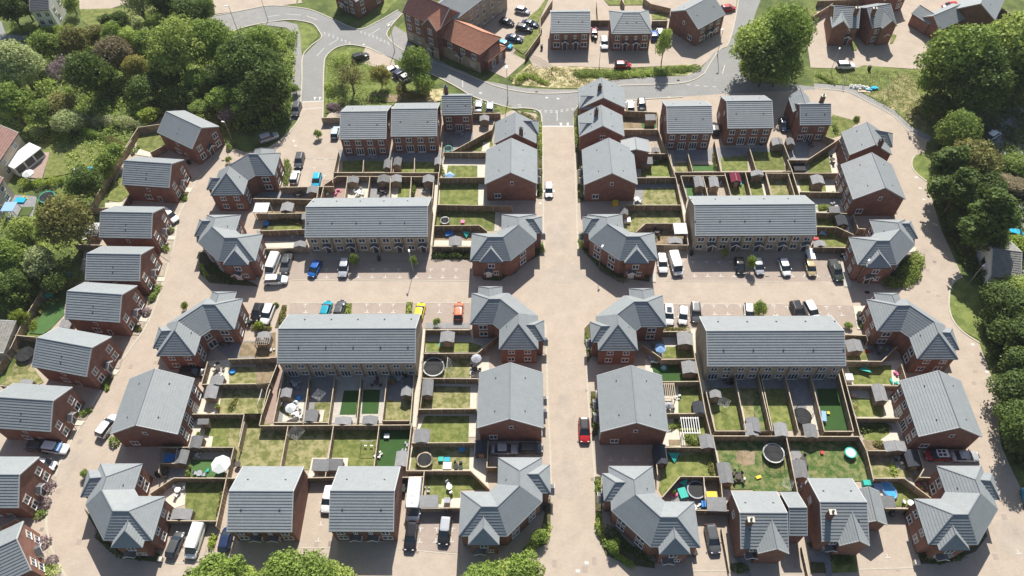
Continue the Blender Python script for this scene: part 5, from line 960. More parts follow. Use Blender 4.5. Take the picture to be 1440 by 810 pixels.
FN = [
 ('c6','fence behind the gardens of the two upper left semi-detached houses',[(410,162),(975,163)]),
 ('c6','fence between the first two gardens below the left upper semi',[(573,95),(568,162)]),
 ('c6','fence between the gardens of the two upper left semis',[(725,75),(718,162)]),
 ('c6','fence splitting the gardens of the right upper left semi',[(844,85),(842,162)]),
 ('c6','long fence right of the upper left semis down to the terrace alley',[(990,0),(985,60),(975,165)]),
 ('c6','fence from the cyan car court along the upper left semi garden',[(437,50),(412,165),(408,215)]),
 ('c6','long fence behind the back yards of the upper left terrace',[(432,182),(948,184)]),
 ('c6','fence on the left end of the upper left terrace yards',[(360,228),(432,182)]),
 ('c6','fence left of the yard with the pink clutter behind the upper left terrace',[(362,228),(345,300)]),
 ('c6','fence between pink clutter yard and white furniture yard',[(488,182),(472,300)]),
 ('c6','fence between white furniture yard and dark stepping stone yard',[(607,182),(592,300)]),
 ('c6','fence between stepping stone yard and the small lawn yard',[(715,182),(712,300)]),
 ('c6','fence between the small lawn yard and the planted yard',[(827,182),(820,300)]),
 ('c6','fence right of the planted yard at the terrace end',[(948,184),(938,300)]),
 ('c6','long fence along the alley right of the upper left terrace',[(972,165),(962,330),(947,445),(937,555)]),
 ('c6','fence below the three parked cars in the upper left court',[(125,240),(412,236)]),
 ('c6','fence right of the decked yard beside the top left corner house',[(333,240),(322,305)]),
 ('c6','fence below the decked yard beside the top left corner house',[(-15,300),(325,305)]),
 ('c6','fence between the pergola garden and the blue pool garden',[(0,382),(262,378)]),
 ('c6','fence above the grey yard left of the upper left terrace',[(20,472),(262,464)]),
 ('c6','fence behind the white vans beside the upper left terrace',[(45,568),(272,560)]),
 ('c6','fence above the dark garden left of the central street',[(1000,54),(1222,56)]),
 ('c6','fence between the narrow lawn and the square lawn left of the central street',[(975,190),(1215,188)]),
 ('c6','fence between the square lawn and the trampoline lawn',[(965,333),(1362,340)]),
 ('c6','angled fence below the trampoline lawn by the blue cover',[(950,445),(1188,442),(1228,472)]),
 ('c6','fence above the hedge right of the upper left terrace',[(935,555),(1155,557)]),
 ('c2','angled fence beside the small narrow brick house garden',[(1268,648),(1255,690),(1045,805)]),
 ('c2','fence below the silver cars by the small narrow brick house',[(1155,605),(1300,603)]),
 ('c2','dark fence by the pale blue car at the top of the west court',[(348,628),(445,625)]),
 ('c3','fence behind the white and black cars at the main road',[(590,590),(770,598)]),
 ('c3','fence below the bright green turf behind the entrance houses',[(598,690),(778,690)]),
 ('c3','fence left of the semi next to the main road cars',[(780,600),(778,690),(820,812)]),
 ('c7','fence above the shed garden right of the central street',[(655,62),(840,62)]),
 ('c7','fence right of the shed garden right of the central street',[(840,62),(860,160),(872,188)]),
 ('c7','fence between shed garden and brown lawn right of the central street',[(665,190),(872,188)]),
 ('c7','fence right of the brown lawn beside the alley',[(872,188),(902,335),(918,432)]),
 ('c7','fence below the brown lawn right of the central street',[(605,335),(902,335)]),
 ('c7','angled fence above the bare yard with the white-roofed shelter',[(658,478),(712,432),(918,432)]),
 ('c7','fence right of the bare yard with the white-roofed shelter',[(922,432),(938,548)]),
 ('c7','fence below the bare yard with the white-roofed shelter',[(755,545),(938,548)]),
 ('c7','long fence behind the gardens of the upper right semis',[(862,160),(1438,158)]),
 ('c8','short fence behind the upper right gardens below the round pool',[(0,157),(205,155)]),
 ('c7','fence left of the first garden of the upper right semis',[(815,10),(860,160)]),
 ('c7','fence between the dull lawn and the bright green lawn, upper right',[(935,55),(962,158)]),
 ('c7','fence between the gardens of the two upper right semis',[(1078,-10),(1112,158)]),
 ('c7','fence splitting the gardens under the big tree shadow',[(1262,25),(1302,158)]),
 ('c8','fence between the round pool patio and the narrow yard',[(155,0),(190,90)]),
 ('c8','bent fence around the covered black box yard',[(205,155),(180,95),(285,95),(460,-20)]),
 ('c4','fence from the small chimneyed house towards the east curve',[(375,722),(430,745)]),
 ('c7','long fence behind the upper right terrace gardens',[(898,180),(1132,178)]),
 ('c7','fence on the alley side of the upper right terrace garden',[(898,180),(932,300)]),
 ('c7','fence between the first and second gardens behind the upper right terrace',[(1015,180),(1045,297)]),
 ('c7','fence between the second garden and the red-roofed shed garden',[(1132,165),(1168,297)]),
 ('c7','fence right of the red-roofed shed garden',[(1242,162),(1275,297)]),
 ('c7','fence between the last two gardens behind the upper right terrace',[(1350,162),(1388,297)]),
 ('c8','fence across the end gardens behind the upper right terrace',[(62,165),(195,166)]),
 ('c8','fence left of the end garden behind the upper right terrace',[(62,165),(95,297)]),
 ('c8','fence right of the end garden behind the upper right terrace',[(182,166),(222,297)]),
 ('c8','long alley fence right of the upper right terrace gardens',[(205,158),(248,297)]),
 ('c8','fence above the lawn with white path by the east gabled house',[(208,166),(448,165)]),
 ('c8','fence below the lawn with white path by the east gabled house',[(248,265),(470,268)]),
 ('c8','fence below the shed garden beside the east gabled house',[(335,375),(455,378),(500,380)]),
 ('c8','bent fence above the teal windsurf garden',[(338,450),(442,452),(530,492)]),
 ('c8','fence below the shed garden at the right end of the upper right terrace',[(318,558),(495,562)]),
 ('c8','short fence behind the corner house garage yard on the east curve',[(530,385),(555,460),(595,462)]),
 ('d1','fence above the dry garden right of the west corner house',[(1215,398),(1438,392)]),
 ('d2','fence above the dirt garden left of the lower left terrace',[(0,392),(108,388)]),
 ('d1','fence left of the white patio above the gabled west house',[(1105,412),(1072,530)]),
 ('d1','fence below the dry garden with the blue paddling pool',[(1072,532),(1438,528)]),
 ('d2','short fence below the dirt garden left of the lower left terrace',[(0,530),(75,528)]),
 ('d1','fence below the goal post garden',[(1010,690),(1395,690)]),
 ('d2','inner fence left of the lower left terrace alley',[(112,428),(60,560),(18,750)]),
 ('d2','outer fence of the lower left terrace yards',[(150,455),(92,735)]),
 ('d2','fence between the white table yard and the airer yard',[(285,490),(252,742)]),
 ('d2','fence between the airer yard and the first dark green lawn',[(420,490),(385,742)]),
 ('d2','fence between the two dark green lawns',[(560,490),(535,742)]),
 ('d2','fence between the second dark green lawn and the end garden',[(698,490),(672,728)]),
 ('d2','fence right of the lower left terrace gardens',[(845,430),(822,728),(818,750)]),
 ('d2','brown fence at the foot of the white table and airer yards',[(92,735),(385,735)]),
 ('d2','brown fence at the foot of the end garden of the lower left terrace',[(672,725),(820,725)]),
 ('d2','long fence below all the lower left terrace gardens',[(20,752),(830,748)]),
 ('e1','fence below the second lawn of the gabled west house',[(845,125),(1245,125)]),
 ('e1','fence left of the blue covered sandpit yard',[(945,125),(930,210),(850,212),(845,260)]),
 ('e1','angled fence from the corner house to the parasol garden',[(798,372),(925,288),(1250,290)]),
 ('e1','fence right of the parasol garden down to the white van',[(1245,125),(1205,290),(1150,545)]),
 ('e1','fence behind the dark car and white van at the bottom left',[(888,515),(1150,517)]),
 ('e1','fence between the gabled west house lawns and the big lawn',[(1300,-10),(1270,125)]),
 ('d1','fence along the right of the goal post garden',[(1438,560),(1395,690),(1300,690),(1275,812)]),
 ('e2','fence between the left big lawn and the rotary airer lawn',[(170,15),(130,235)]),
 ('e2','fence between the airer lawn and the swing frame lawn',[(412,12),(385,190),(368,285)]),
 ('e2','fence between the swing frame lawn and the dark green lawn',[(655,12),(628,235)]),
 ('e2','fence right of the dark green lawn behind the campervan house',[(828,0),(800,250)]),
 ('e2','fence at the back of the drive between the two bottom left houses',[(270,288),(415,285)]),
 ('e2','fence behind the white campervan',[(778,285),(892,282)]),
 ('d2','fence above the green triangle garden beside the corner house',[(902,242),(1140,242)]),
 ('d2','angled fence below the green triangle garden',[(890,368),(1178,366),(1290,270)]),
 ('d2','fence below the trampoline and goal garden left of the street',[(878,500),(1182,502)]),
 ('d2','fence below the dry lawn garden left of the gabled house',[(862,665),(1172,662)]),
 ('d2','alley side fence from the yellow car to the lower lawns',[(900,245),(880,500),(858,700)]),
 ('e2','fence above the small trampoline garden with the string of bunting',[(828,102),(1170,100)]),
 ('e2','fence right of the small trampoline garden shed',[(1236,92),(1228,232)]),
 ('e2','angled fence below the small trampoline garden',[(802,250),(1142,250),(1240,345)]),
 ('e2','fence left of the lawn beside the white campervan',[(895,255),(878,448)]),
 ('e2','fence above the two bay car court by the black car',[(878,450),(1085,447)]),
 ('e2','short fence beside the silver saloon left of the central street',[(1228,232),(1288,232)]),
 ('d3','fence above the shed garden with blue parasol',[(790,252),(950,250)]),
 ('d3','angled fence between the corner house and the blue parasol garden',[(692,320),(795,392)]),
 ('d3','fence between the blue parasol garden and the dark green lawn',[(795,400),(975,396)]),
 ('d3','fence between the dark green lawn and the pergola garden',[(800,518),(1000,516)]),
 ('d3','fence between the two pergola gardens',[(825,688),(1030,686)]),
 ('d3','garden side fence of the alley left of the lower right terrace',[(950,240),(975,396),(1000,516),(1030,686),(1062,812)]),
 ('d3','terrace side fence of the alley left of the lower right terrace',[(1030,560),(1080,780)]),
 ('d3','fence between first and second gardens behind the lower right terrace',[(1182,470),(1245,780)]),
 ('d3','fence between second and third gardens behind the lower right terrace',[(1322,470),(1388,780)]),
 ('d4','fence between third and fourth gardens behind the lower right terrace',[(22,470),(92,780)]),
 ('d4','fence between fourth garden and the dark trampoline yard',[(163,470),(238,780)]),
 ('d4','fence between the dark trampoline yard and the play garden',[(300,470),(375,780)]),
 ('d4','inner fence right of the play garden',[(448,460),(530,780)]),
 ('d4','outer fence right of the lower right terrace alley',[(470,450),(568,812)]),
 ('d3','brown fence at the foot of the first two lower right terrace gardens',[(1080,780),(1380,780)]),
 ('d4','brown fence at the foot of the third lower right terrace garden',[(-50,782),(92,780)]),
 ('d4','brown fence at the foot of the play garden',[(375,782),(530,782)]),
 ('d4','bent fence beside the corner house yard on the east curve',[(490,408),(680,410),(762,330)]),
 ('d4','fence above the shed beside the east corner house',[(490,268),(600,272),(608,300)]),
 ('d4','fence left of the drive above the east gabled house',[(785,425),(812,510)]),
 ('d4','fence below the teal triangle garden on the east side',[(498,538),(780,540)]),
 ('d4','fence below the garden with the row of bicycles',[(550,712),(775,712)]),
 ('e4','fence below the garden with the concrete path by the east gabled house',[(598,143),(825,143)]),
 ('e4','fence beside the black shed on the east side',[(875,145),(905,240),(880,285),(950,287)]),
 ('e4','bent fence above the garden with the blue pool',[(635,290),(800,290),(942,395)]),
 ('e4','fence below the garden with the blue pool',[(700,450),(842,452)]),
 ('e4','long fence between the big lawn and the eastern gardens',[(560,68),(600,143),(637,300)]),
 ('e4','fence between the two big patchy lawns',[(172,65),(232,362)]),
 ('e3','long fence above the two big patchy lawns',[(1065,65),(1438,65)]),
 ('e4','fence above the right big patchy lawn',[(0,66),(562,68)]),
 ('e3','fence left of the left big patchy lawn',[(1068,65),(1110,280),(1125,460)]),
 ('e3','fence above the lawn with the teal triangle',[(760,125),(1068,125)]),
 ('e3','fence left of the dark box by the teal triangle lawn',[(760,125),(775,272)]),
 ('e3','angled fence above the cluttered yard with the covered trampoline',[(800,390),(895,280),(1108,282)]),
 ('e3','fence inside the cluttered yard beside the yellow mat',[(1020,285),(1028,400)]),
 ('e3','fence behind the dark grey car at the bottom',[(972,460),(1155,462)]),
 ('c1','fence around the lawn of the woodland edge house',[(848,662),(735,678),(650,812)]),
 ('c5','long fence between the old gardens and the west row',[(700,-10),(640,70),(560,200),(478,352),(560,350)]),
 ('c1','short fence below the lawn of the woodland edge house',[(880,770),(800,812)]),
 ('c5','short fence right of the lawn with a white slab edge',[(690,275),(655,340)]),
 ('c5','fence behind the white lean-to of the west row',[(395,545),(540,548)]),
 ('d1','long fence between the outbuilding and the west row gardens',[(240,0),(130,180),(60,330),(-20,450)]),
 ('d1','short fence above the dark round trampoline of the west row',[(75,270),(185,280)]),
 ('c5','fence left of the garden with the blue toy car',[(290,690),(215,812)]),
 ('d1','fence below the dry garden of the west row',[(0,538),(70,545)]),
 ('e1','fence between the last two gardens of the west row',[(0,555),(85,508)]),
 ('c3','tall fence left of the plain-roofed house north of the road',[(215,0),(150,100),(150,180),(70,290)]),
 ('c3','fence between the plain and hip roofed houses north of the road',[(420,108),(518,108)]),
 ('c3','fence right of the hip-roofed house north of the road',[(745,112),(828,110)]),
 ('c3','fence between back gardens behind the plain-roofed house',[(452,0),(458,105)]),
 ('c3','fence between back gardens behind the hip-roofed house',[(580,-10),(600,25)]),
 ('c3','slanting fence by the diagonal house back garden',[(700,-10),(740,20),(845,45)]),
 ('c4','fence left of the two chimneyed houses at the top right',[(310,90),(420,20)]),
 ('c4','fence behind the two chimneyed houses at the top right',[(340,5),(600,-5)]),
 ('c4','upper fence in the gardens at the top right corner',[(1320,45),(1438,110)]),
 ('c4','lower fence in the gardens at the top right corner',[(1290,120),(1438,185)]),
 ('c4','middle fence in the gardens at the top right corner',[(1300,85),(1438,150)]),
 ('e4','low wall-like fence beside the bottom drive right of the central houses',[(265,645),(300,800)]),
 ('e3','slatted fence along the drive with the dark grey car',[(1122,545),(1165,780)]),
]
for t, lab, pts in FN:
    fence(lab, [K(t, x, y, 1.8) for x, y in pts], 1.8 if 'low wall' not in lab and 'slatted' not in lab else .9)
# steel railing by the flats' car park
def railing(label, pts):
    pts = [Vector((p[0], p[1], 0)) for p in pts]; root = empty('railing', pts[0], 0, label, 'railing'); rb = MB(); bb = MB()
    for i in range(len(pts)-1):
        a = pts[i]-pts[0]; b = pts[i+1]-pts[0]; d = b-a
        for z in (.35, 1.15): rb.rod(a+Vector((0, 0, z)), b+Vector((0, 0, z)), .03, n=4)
        n = int(d.length/.3)
        for k in range(n+1): p = a+d*(k/n); bb.rod(p, p+Vector((0, 0, 1.2)), .018, n=4)
    rb.obj('rails', 'timber_dark', root); bb.obj('bars', 'timber_dark', root)
railing('dark low railing between the flats car park and the sandy bank', [K('c3', 0, 272), K('c3', 90, 310), K('c3', 150, 330), K('c3', 215, 372), K('c3', 210, 392)])

# ---------------------------------------------------------------- sheds
def shed_proto(nm, roofm, wallm, pent=False):
    r = empty(nm, (0, 0, 0), 0, None, 'shed', 'garden sheds'); w = MB(); f = MB(); d = MB()
    x, y, z, g = 1.0, 1.0, 1.85, .42
    w.box(-x+.06, x-.06, -y+.06, y-.06, 0, z)
    if not pent:
        for s in (-1, 1): w.add([(-x+.06, s*(y-.06), z), (x-.06, s*(y-.06), z), (0, s*(y-.06), z+g)], [(0, 1, 2)])
        for s in (-1, 1):
            f.add([(s*(x+.08), -y, z-.05), (s*(x+.08), y, z-.05), (0, y, z+g+.03), (0, -y, z+g+.03), (s*(x+.08), -y, z-.1), (s*(x+.08), y, z-.1), (0, y, z+g-.03), (0, -y, z+g-.03)], [(0, 1, 2, 3), (4, 5, 6, 7), (0, 1, 5, 4), (0, 3, 7, 4), (1, 2, 6, 5)])
        f.box(-.07, .07, -y-.01, y+.01, z+g+.02, z+g+.06)
    else:
        f.add([(-x-.06, -y-.06, z+.02), (x+.06, -y-.06, z+.02), (x+.06, y+.06, z+.3), (-x-.06, y+.06, z+.3), (-x-.06, -y-.06, z-.04), (x+.06, -y-.06, z-.04), (x+.06, y+.06, z+.24), (-x-.06, y+.06, z+.24)], [(0, 1, 2, 3), (4, 5, 6, 7), (0, 1, 5, 4), (1, 2, 6, 5), (2, 3, 7, 6), (3, 0, 4, 7)])
        w.add([(-x+.06, y-.06, z), (x-.06, y-.06, z), (x-.06, y-.06, z+.25), (-x+.06, y-.06, z+.25)], [(0, 1, 2, 3)])
    d.box(-.4, .4, -y+.02, -y+.05, .05, 1.75)
    for k in (-.38, 0, .34): d.box(k, k+.04, -y-.0, -y+.02, .08, 1.72)
    w.obj('wall', wallm, r); f.obj('roof', roofm, r); d.obj('door', 'shed_wood', r); return r
SH = {'a': shed_proto('garden_shed', 'shed_felt', 'shed_wood'), 'd': shed_proto('garden_shed', 'shed_felt_dark', 'timber_dark'), 'p': shed_proto('garden_shed', 'shed_felt', 'shed_wood', True)}
SHED = [
 ('c6',515,195,'a',2.3,1.8,'shed in the white furniture yard'),('c6',678,192,'a',2.4,2.0,'shed in the stepping stone yard'),('c6',745,190,'a',2.2,2.0,'shed in the small lawn yard of the upper left terrace'),('c6',917,195,'a',2.2,2.0,'shed in the planted end yard of the upper left terrace'),
 ('c6',300,252,'a',2.2,1.9,'shed in the decked yard below the cyan car'),('c6',165,345,'a',2.4,2.3,'shed beside the metal pergola'),('c6',235,543,'a',2.4,1.4,'shed behind the campervan'),('c6',262,393,'p',1.4,1.2,'small store by the upper left terrace end'),
 ('c6',698,115,'a',1.4,2.6,'upright shed between the two upper left semis'),('c6',752,100,'a',1.6,2.4,'shed just right of the fence between upper left semis'),('c6',968,97,'a',1.4,2.2,'shed at the alley end of the upper left semi gardens'),('c6',1060,525,'a',2.4,2.4,'shed on the bare yard beside the blue cover'),
 ('c2',1215,625,'a',2.0,1.7,'shed beside the small narrow brick house'),('c3',737,625,'p',2.2,1.6,'shed above the bright green turf'),('c7',718,95,'p',2.3,1.8,'shed above the lawn right of the central street'),('c7',765,40,'a',1.5,1.5,'pointed shed beside the little garage'),
 ('c7',870,520,'a',2.6,1.5,'shed below the white-roofed shelter'),('c7',597,368,'a',1.5,1.8,'rounded shed beside the upper central corner house'),('c7',995,210,'a',1.8,3.0,'shed beside the bright turf of the upper right terrace'),('c7',1075,210,'a',1.8,3.0,'shed in the gravel garden behind the upper right terrace'),('c7',1302,165,'a',2.2,1.4,'wide shed behind the upper right terrace'),
 ('c7',1408,-5,'a',1.9,2.2,'left shed of the pair under the big tree shadow'),('c8',22,162,'a',2.2,1.4,'shed at the back of the last upper right terrace garden'),('c8',340,198,'a',2.4,2.4,'shed in the lawn with white path'),('c8',428,360,'p',2.0,1.4,'shed beside the east gabled house wall'),('c8',470,412,'d',2.0,2.6,'shed in the small dark lawn at the terrace end'),('c8',352,537,'a',2.2,1.4,'shed in the windsurf garden'),
 ('c4',135,752,'a',1.6,2.0,'grey shed left of the dark blue car patio'),('c4',195,752,'a',1.6,2.0,'grey shed right of the pair under the tree shadow'),
 ('d1',1150,508,'a',2.2,1.8,'shed on the white patio above the gabled west house'),('d1',1122,565,'a',2.0,2.8,'shed beside the goal post garden'),('d1',1080,728,'p',1.8,.9,'low store by the gabled west house patio'),('e1',1042,97,'a',1.8,2.2,'shed on the white patio of the gabled west house'),('e1',965,175,'a',1.9,2.4,'shed left of the white parasol garden'),('e1',962,478,'a',3.0,1.7,'wide shed by the lawn behind the dark car'),
 ('d2',37,285,'a',2.4,2.0,'shed near the dirt garden left of the lower left terrace'),('d1',1400,275,'a',2.2,1.8,'shed left of the lower left terrace on the dry garden'),('d2',160,577,'a',1.7,1.7,'little shed in the white table yard'),('d2',800,565,'a',1.7,1.8,'little brown shed at the end of the lower left terrace'),('d2',462,723,'a',2.6,1.4,'shed at the foot of the first dark green lawn'),('d2',605,720,'a',2.4,1.5,'shed at the foot of the second dark green lawn'),('d2',290,697,'a',2.2,2.2,'shed at the foot of the airer yard'),
 ('d2',1018,277,'a',2.4,2.2,'shed behind the green triangle'),('d2',912,545,'a',1.8,3.2,'long shed on the dry lawn by the alley'),('e2',882,63,'a',2.4,2.4,'shed above the small trampoline'),('e2',345,220,'p',2.6,1.8,'left half of the paired sheds above the bottom drive'),('e2',415,215,'p',2.6,1.8,'right half of the paired sheds above the bottom drive'),('e2',775,185,'a',1.9,2.6,'shed in the dark green lawn corner'),('e2',918,413,'p',2.9,1.8,'shed beside the white campervan'),('e2',1200,122,'d',2.2,2.4,'dark roofed shed beside the silver saloon'),
 ('d3',922,287,'a',2.6,2.6,'shed in the blue parasol garden'),('d3',945,438,'a',2.4,2.4,'shed on the dark green lawn'),('d3',996,652,'d',1.9,2.2,'shed right of the first pergola garden'),('e3',1038,93,'a',2.2,2.4,'shed right of the second pergola'),('d3',1083,583,'a',1.8,1.4,'pale little shed beside the square airer'),('d3',1285,745,'a',2.0,2.6,'shed at the foot of the second lower right terrace garden'),('d4',-12,770,'a',2.0,2.2,'shed at the foot of the third lower right terrace garden'),('d4',145,772,'a',2.0,2.4,'shed at the foot of the fourth lower right terrace garden'),('d4',303,778,'a',2.0,2.4,'shed below the dark trampoline'),
 ('d4',537,322,'a',2.6,2.4,'shed beside the corner house on the east side'),('d4',672,575,'a',2.0,3.2,'shed right of the bicycles'),('e4',755,118,'a',3.2,1.8,'shed beside the east gabled house lower corner'),('e4',852,180,'d',2.2,2.8,'black roofed shed left of the red car'),('e4',712,415,'p',2.2,1.8,'shed below the blue pool'),('e3',1088,428,'p',2.8,2.0,'shed in the cluttered yard'),('e3',1135,260,'a',2.0,3.4,'shed at the left edge of the patchy lawn'),('e4',248,240,'a',2.0,3.0,'shed at the left edge of the right patchy lawn'),('e3',790,160,'d',2.0,3.4,'long dark shed left of the teal triangle'),
 ('c7',1075,340,'a',.1,.1,None),
 ('c5',490,470,'p',2.6,2.4,'white-roofed shed behind the west row'),('d1',345,205,'a',2.0,2.0,'shed beside the curved green lawn'),('d1',130,525,'a',2.2,1.6,'shed behind the west row dry garden'),
]
for t, x, y, kd, wx, wy, lab in SHED:
    if not lab: continue
    p = K(t, x, y, 2.0); p.z = 0
    place(SH[kd], USED, p, GA+random.uniform(-.04, .04), 'grey-roofed wooden '+lab if kd != 'd' and 'shed' in lab[:5] else lab, 'garden sheds', (wx/2, wy/2, random.uniform(.92, 1.05)))
p = K('c7', 1190, 185, 2.0); p.z = 0
s_ = shed_proto('garden_shed', 'paint_maroon', 'timber_dark'); s_.location = p; s_.rotation_euler = (0, 0, GA); s_.scale = (1, 1.3, 1); s_['label'] = 'shed with a dark red roof behind the upper right terrace'
# ---------------------------------------------------------------- cars (x forward)
def loft(mb, secs, closed=True, mi=0):
    n = len(secs[0]); vs = [p for s in secs for p in s]; fs = []
    for i in range(len(secs)-1):
        for j in range(n-1): a = i*n+j; fs.append((a, a+1, a+n+1, a+n))
    fs += [tuple(range(n-1, -1, -1)), tuple(range((len(secs)-1)*n, len(secs)*n))]
    mb.add(vs, fs, mi)
def car_proto(nm, L, W, hb, ht, cab, kind='hatch'):
    """hb belt height, ht roof height, cab = (rear base, rear top, front top, front base) along x"""
    r = empty(nm, (0, 0, 0), 0, None, 'van' if kind in ('van', 'camper') else 'car', 'vehicles parked in the estate')
    h = L/2; w = W/2; b = MB(); z0 = .22
    st = [(-h, .80, .52, hb-.18), (-h+.10, .90, .34, hb-.06), (-h+.45, .97, .24, hb+.02), (-h*.45, 1, z0, hb+.03), (0, 1, z0, hb+.02), (h*.42, 1, z0, hb-.02), (h-.75, .975, z0, hb-.12), (h-.30, .90, .28, hb-.22), (h-.08, .74, .36, hb-.34), (h, .60, .46, hb-.42)]
    if kind in ('van', 'camper'): st = [(-h, .96, .3, hb), (-h+.1, 1, .25, hb+.02), (0, 1, z0, hb+.02), (h*.5, 1, z0, hb), (h-.45, .96, z0, hb-.15), (h-.12, .85, .28, hb-.32), (h, .7, .4, hb-.5)]
    secs = []
    for x, k, za, zb in st:
        ww = w*k
        secs.append([(x, -ww*.9, za), (x, -ww, za+.16), (x, -ww, zb-.16), (x, -ww*.93, zb-.03), (x, -ww*.6, zb+.015), (x, 0, zb+.03), (x, ww*.6, zb+.015), (x, ww*.93, zb-.03), (x, ww, zb-.16), (x, ww, za+.16), (x, ww*.9, za)])
    loft(b, secs)
    body = b.obj('body', 'paint_white', r, smooth=True)
    g = MB(); a0, a1, a2, a3 = cab; wb = w*.9; wt = w*.74
    zb = hb-.06; zt = ht-.05
    def ring(z, x0, x1, ww, c=.16): return [(x0, -ww+c, z), (x0+c*.6, -ww, z), (x1-c, -ww, z), (x1, -ww+c*1.6, z), (x1, ww-c*1.6, z), (x1-c, ww, z), (x0+c*.6, ww, z), (x0, ww-c, z)]
    lo = ring(zb, a0, a3, wb); hi = ring(zt, a1, a2, wt)
    g.add(lo+hi, [(i, (i+1) % 8, 8+(i+1) % 8, 8+i) for i in range(8)]+[tuple(range(8, 16))])
    ro = MB(); e = .03
    ra = ring(zt-.02, a1-.06, a2+.05, wt+.03); rb_ = ring(ht-.01, a1-.02, a2-.02, wt-.02); rc = ring(ht+.015, a1+.25, a2-.3, wt-.2)
    ro.add(ra+rb_+rc, [(i, (i+1) % 8, 8+(i+1) % 8, 8+i) for i in range(8)]+[(8+i, 8+(i+1) % 8, 16+(i+1) % 8, 16+i) for i in range(8)]+[tuple(range(16, 24))])
    if kind in ('van', 'camper'):
        # tall load body in paint up to the roof, glass only at the front
        bb = MB(); f0 = a2-.55
        secs = []
        for x, k, zz in ((-h+.02, .93, ht-.08), (-h+.15, .97, ht), (0, .97, ht+.03), (f0, .96, ht), (a2, .88, ht-.05)):
            ww = w*k; secs.append([(x, -ww, hb-.1), (x, -ww*.98, zz-.3), (x, -ww*.86, zz-.03), (x, 0, zz+.03), (x, ww*.86, zz-.03), (x, ww*.98, zz-.3), (x, ww, hb-.1)])
        loft(bb, secs); bb.obj('load_body', 'paint_white', r, smooth=False)
        g = MB(); lo = [(a2-.02, -w*.9, zb), (a3, -w*.78, zb), (a3, w*.78, zb), (a2-.02, w*.9, zb)]; hi = [(a2-.02, -w*.84, zt-.1), (a2+.05, -w*.7, zt-.12), (a2+.05, w*.7, zt-.12), (a2-.02, w*.84, zt-.1)]
        g.add(lo+hi, [(0, 1, 5, 4), (1, 2, 6, 5), (2, 3, 7, 6), (3, 0, 4, 7), (4, 5, 6, 7)])
        g.box(f0-.5, a2-.1, -w*.985, w*.985, hb+.1, ht-.5)
        if kind == 'camper':
            rl = MB(); rl.box(-h*.3, 0, -.35, .35, ht+.02, ht+.14); rl.box(h*.2, h*.35, -.25, .25, ht+.02, ht+.12); rl.obj('roof_light', 'lamp_glass', r)
    elif kind == 'pickup':
        bd = MB(); bd.box(-h+.15, a0-.1, -w*.8, w*.8, hb-.05, hb+.05); bd.obj('load_cover', 'trim', r); ro.obj('roof', 'paint_white', r, smooth=False)
    else:
        ro.obj('roof', 'paint_white', r, smooth=False)
        pl = MB()
        for s in (-1, 1):
            for (xa, xb) in ((a0+.06, a1+.02), (a3-.06, a2), ((a0+a3)/2-.1, (a1+a2)/2-.1)):
                pl.rod((xa, s*wb*.985, zb), (xb, s*wt*1.0, zt), .045, n=4)
        pl.obj('roof_pillars', 'trim' if kind != 'suv' else 'trim', r)
    g.obj('windows', 'glass', r)
    wm = MB()
    def wheel(x, s):
        q = MB(); n = 14; rr = .33; ww = .11
        vs = [(rr*math.cos(2*math.pi*i/n), y, rr*math.sin(2*math.pi*i/n)) for y in (-ww, ww) for i in range(n)]
        q.add(vs, [(i, (i+1) % n, n+(i+1) % n, n+i) for i in range(n)]+[tuple(range(n)), tuple(range(2*n-1, n-1, -1))])
        o = q.obj('wheel', 'tyre', r, (x, s*(w-.10), .33)); k = MB()
        vs = [(rr*.6*math.cos(2*math.pi*i/n), y, rr*.6*math.sin(2*math.pi*i/n)) for y in (-ww-.012, ww+.012) for i in range(n)]
        k.add(vs, [(i, (i+1) % n, n+(i+1) % n, n+i) for i in range(n)]+[tuple(range(n)), tuple(range(2*n-1, n-1, -1))]); k.obj('rim', 'steel', o)
    for x in (h-.85, -h+.8):
        for s in (-1, 1): wheel(x, s)
    for s in (-1, 1):
        q = MB(); q.box(h-.36, h-.12, s*w*.60-.14, s*w*.60+.14, hb-.42, hb-.26); q.obj('headlight', 'lamp_glass', r)
        q = MB(); q.box(-h-.01, -h+.14, s*w*.74-.12, s*w*.74+.12, hb-.35, hb-.12); q.obj('tail_light', 'tail_red', r)
        q = MB(); q.box(a3-.42, a3-.28, s*(w+.09)-.09, s*(w+.09)+.09, hb-.02, hb+.14); q.obj('door_mirror', 'paint_white', r)
    q = MB(); q.box(h-.05, h+.01, -w*.42, w*.42, .42, .62); q.obj('grille', 'trim', r)
    return r
CARS = {
 'hatch': car_proto('parked_car', 4.1, 1.76, .88, 1.47, (-1.98, -1.45, .35, 1.15)),
 'sedan': car_proto('parked_car', 4.6, 1.80, .88, 1.43, (-1.75, -1.05, .35, 1.15)),
 'suv': car_proto('parked_car', 4.5, 1.86, 1.0, 1.66, (-2.15, -1.8, .35, 1.15), 'suv'),
 'pickup': car_proto('parked_pickup', 5.2, 1.88, 1.05, 1.75, (-.95, -.75, .6, 1.35), 'pickup'),
 'van': car_proto('parked_van', 5.2, 1.95, 1.1, 2.0, (-2.4, -2.3, 1.35, 2.05), 'van'),
 'camper': car_proto('parked_campervan', 6.3, 2.2, 1.2, 2.75, (-2.9, -2.8, 1.75, 2.6), 'camper'),
}
def paint(root, col):
    for c in root.children:
        if c.name.split('.')[0] in ('body', 'roof', 'load_body', 'door_mirror'):
            c.material_slots[0].link = 'OBJECT'; c.material_slots[0].material = MAT['paint_'+col]
N, S, Eh, Wh = 90, -90, 0, 180
